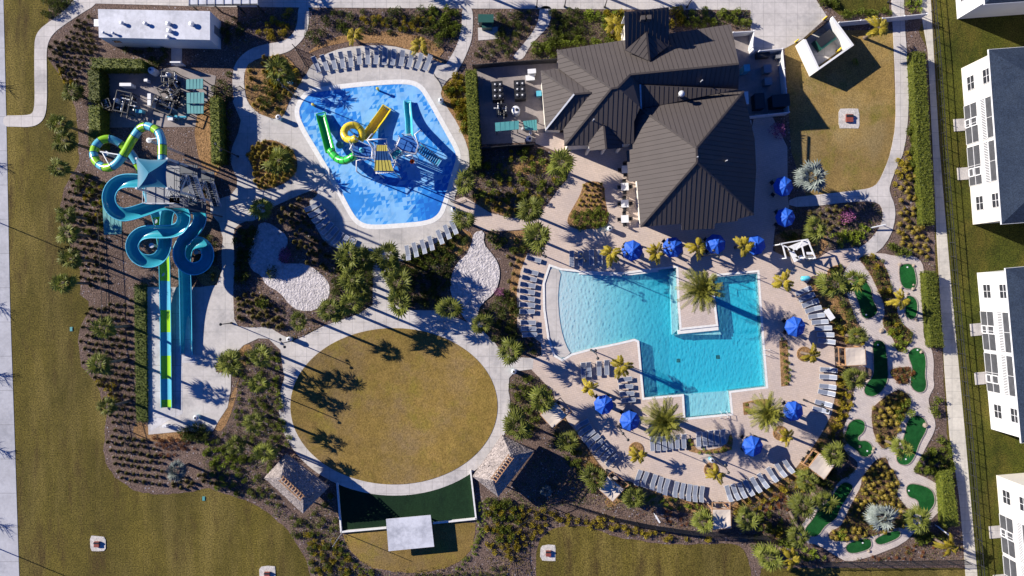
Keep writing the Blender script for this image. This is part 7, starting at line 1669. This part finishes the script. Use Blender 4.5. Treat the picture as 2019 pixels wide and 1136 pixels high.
scatter('green', [(1633, 528), (1655, 521), (1664, 533), (1648, 542)], 10, (.5, .8), 'green shrub on the small island below the bar path', 'green shrubs on the small island', z=.09)
scatter('lime', [(1355, 868), (1366, 864), (1372, 885), (1430, 884), (1441, 855), (1444, 870), (1438, 891), (1380, 893)], 9, (.4, .6), 'lime shrub in the planting box among lower loungers', 'lime shrubs in the lounger planting box', z=.09)
scatter('dark', [(395, 338), (420, 345), (428, 395), (405, 395)], 13, (.8, 1.1), 'dark shrub beside the tower stairs', 'dark shrubs beside the tower stairs')
scatter('dark', [(420, 150), (455, 140), (456, 300), (450, 360), (438, 330), (432, 200)], 16, (.8, 1.2), 'dark shrub between pump yard and plaza', 'dark shrubs between pump yard and plaza')
scatter('dark', [(205, 100), (330, 97), (345, 125), (290, 135), (284, 112)], 14, (.6, .9), 'dark shrub in the shade of the restroom block', 'dark shrubs by the restroom block', prob=.7)
scatter('dark', [(440, 20), (500, 18), (470, 75), (450, 110), (440, 100)], 16, (.7, 1.1), 'dark shrub beside the end wall of the restroom block', 'dark shrubs by the end wall', prob=.7)
scatter('red', [(300, 862), (380, 850), (385, 890), (320, 900)], 11, (.5, .8), 'rust shrub below the slide landing', 'rust shrubs below the slide landing')
scatter('dark', [(355, 848), (400, 838), (420, 852), (400, 868), (360, 866)], 12, (.9, 1.2), 'dark bush hiding the lower corner of the slide landing', 'dark bushes at the landing corner')
scatter('dark', [(380, 480), (430, 460), (436, 530), (425, 555), (395, 560)], 15, (.6, .9), 'dark shrub right of the bowl turn', 'dark shrubs right of the bowl turn', prob=.7)
scatter('green', IS6, 12, (.7, 1.), 'green shrub in the landing corner planter', 'green shrubs in the landing planter', z=.09)
scatter('gold', [(510, 130), (560, 115), (585, 145), (565, 180), (520, 170)], 18, (.8, 1.1), 'golden bush on the entry island', 'golden bushes on the entry island', z=.09)
scatter('dark', [(500, 150), (545, 140), (560, 200), (520, 215)], 18, (.8, 1.2), 'dark bush on the entry island', 'dark bushes on the entry island', z=.09)
for x, y, s, d_ in ((1531, 257, 1.2, 'beside the kitchen yard fence'), (1668, 428, 1.25, 'inside the bend of the dog path'), (563, 507, 1.15, 'at the edge of the shell path'), (986, 578, .75, 'between shell path and loungers'), (1640, 640, .3, 'tiny, behind the white slanted board')):
    if s > .5: plant('pink', x, y, .05, s, 'pink flowering bush ' + d_, None)
plant('green', 970, 470, .05, 1.6, 'round green bush at the top of the shell path', None); plant('dark', 537, 537, .12, 1.5, 'round dark bush on the shell path bend', None); plant('green', 523, 600, .05, 1.5, 'round grey green bush beside the shell path', None)
plant('lime', 1683, 124, .05, 1., 'small bright plant in the waste enclosure shadow', None)
# overflow of the most numerous clumps
for kd, lst in OVER.items():
    mb = MB()
    for x, y, z, s in lst:
        me = random.choice(V[kd]); A = np.empty(len(me.vertices) * 3); me.vertices.foreach_get('co', A); A = A.reshape(-1, 3)
        a = random.uniform(0, 6.28); ca, sa = math.cos(a), math.sin(a)
        B = np.stack([(A[:, 0] * ca - A[:, 1] * sa) * s + x, (A[:, 0] * sa + A[:, 1] * ca) * s + y, A[:, 2] * s + z], 1); mb.quads(B.reshape(-1, 4, 3))
    o = obj(NAME[kd] + 's', mb, V[kd][0].materials[0]); tag(o, f'remaining {NAME[kd].replace("_", " ")}s spread through the outer beds', CATG.get(kd, 'shrub'), None, 'stuff')
print('PLANTS', COUNT)
# ---------------------------------------------------------------- ground cover
cover(LB, 8, [f_green, f_dark, f_lav], 'mixed low ground cover in the long bed round the lower hut')
cover(RL, 9, [f_green, f_dark, f_lav], 'mixed low ground cover left of the oval ring')
cover(TOPB, 9, [f_dark, f_lav, f_tuft], 'low dark ground cover above the splash pad')
cover(CLB, 11, [f_dark, f_green, f_lime], 'low ground cover in front of the clubhouse')
cover(BN_, 11, [f_green, f_lav, f_tuftg], 'mixed low ground cover below the service yard')
cover(RR, 9, [f_green, f_dark, f_tuftg], 'mixed low ground cover right of the oval ring')
cover(BT, 6, [f_lav, f_tuftg, f_dark], 'sparse ground cover above the lower lawn')
cover(B1, 3, [f_tuft, f_lav], 'sparse dry ground cover beside the restroom block')
cover([(1335, 22), (1478, 20), (1478, 60), (1445, 50), (1350, 55)], 8, [f_dark, f_green], 'dense ground cover between the clubhouse and the top walk')
cover([(1195, 1000), (1290, 990), (1400, 1015), (1400, 1045), (1290, 1030), (1210, 1015)], 4, [f_lav, f_red, f_tuftg], 'sparse reddish ground cover by the picket fence')
cover([(1440, 1000), (1520, 965), (1600, 920), (1640, 960), (1600, 1005), (1572, 1060), (1500, 1105), (1470, 1060)], 5, [f_dark, f_green, f_red], 'mixed ground cover between bottom cabana and golf path')
cover(GB, 8, [f_dark, f_lav, f_green], 'mixed ground cover beside the curving dog path')
cover([(1740, 1095), (1860, 1040), (1895, 1050), (1900, 1100), (1600, 1108)], 5, [f_dark, f_red, f_tuftg], 'reddish ground cover above the bottom fence')
GB_ = ['nearest the bar', 'between two long greens', 'beside the hooked green', 'with the silver palm']
for p in GOLF_ISLES: cover(p, 10, [f_tuftg, f_dark, f_green], 'low ground cover in the mini golf bed ' + GB_[GOLF_ISLES.index(p)], z=.11)
cover([(1098, 845), (1150, 885), (1190, 945), (1230, 985), (1230, 1010), (1180, 1000), (1120, 920), (1085, 870)], 5, [f_tuftg, f_lav, f_green], 'mixed ground cover beside the hut shadow')
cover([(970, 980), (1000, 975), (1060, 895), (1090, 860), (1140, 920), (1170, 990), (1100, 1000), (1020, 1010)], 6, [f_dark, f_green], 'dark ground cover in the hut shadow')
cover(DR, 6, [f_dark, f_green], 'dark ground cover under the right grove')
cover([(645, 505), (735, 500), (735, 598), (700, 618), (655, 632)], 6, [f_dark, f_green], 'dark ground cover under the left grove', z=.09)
cover(F_, 6, [f_dark, f_green], 'dark ground cover by the beach entry loungers')
cover([(1800, 930), (1838, 870), (1866, 860), (1888, 965), (1866, 965), (1845, 945)], 6, [f_green, f_dark, f_tuftg], 'mixed ground cover between golf path and sidewalk')

cover([(930, 300), (905, 240), (876, 180), (900, 140), (916, 140), (930, 310)], 8, [f_gold, f_green, f_tuftg], 'golden ground cover between hedge and splash deck')
cover([(500, 18), (583, 18), (586, 50), (560, 78), (490, 92), (450, 105), (440, 60)], 6, [f_lav, f_tuftg, f_dark], 'greyish ground cover above the entry path')
cover([(1440, 1000), (1520, 957), (1600, 890), (1645, 800), (1652, 700), (1680, 715), (1680, 800), (1650, 880), (1560, 975), (1470, 1015)], 6, [f_gold, f_tuftg, f_green], 'golden ground cover behind the pool loungers')
cover([(1590, 548), (1664, 540), (1684, 600), (1704, 660), (1655, 680), (1640, 640), (1610, 590)], 7, [f_dark, f_green, f_tuftg], 'mixed ground cover beside the snaking green')
cover(smooth(IS1, 1), 5, [f_tuftg, f_dark], 'dry ground cover on the entry island', z=.09)
cover(smooth(IS2, 1), 6, [f_tuftg, f_gold], 'dry golden ground cover on the round island', z=.09)

cover([(960, 1000), (1040, 1000), (1100, 1005), (1064, 1040), (1040, 1100), (1060, 1136), (960, 1136)], 7, [f_gold, f_tuftg, f_lav], 'golden and greyish ground cover below the pale tiki hut')
cover([(760, 1128), (940, 1110), (960, 1136), (620, 1136), (612, 1100), (700, 1118)], 6, [f_lav, f_tuftg, f_green], 'greyish ground cover along the bottom edge below the stage lawn')
cover(IS3, 5, [f_dark, f_tuftg, f_lav], 'mixed dark ground cover in the bed behind the slanted loungers', z=.09, avoid=[[(490, 440), (560, 445), (580, 515), (655, 560), (640, 615), (560, 605), (490, 540)]])
cover([(1790, 250), (1800, 110), (1812, 280), (1822, 440), (1838, 530), (1800, 500), (1768, 470), (1772, 400), (1757, 378), (1775, 320)], 4, [f_tuftg, f_green, f_lav], 'dry ground cover between dog path and hedge')
cover([(945, 120), (985, 84), (1008, 100), (1050, 66), (1062, 20), (985, 20), (985, 78), (936, 84)], 7, [f_dark, f_tuftg], 'dark ground cover around the transformer pad')
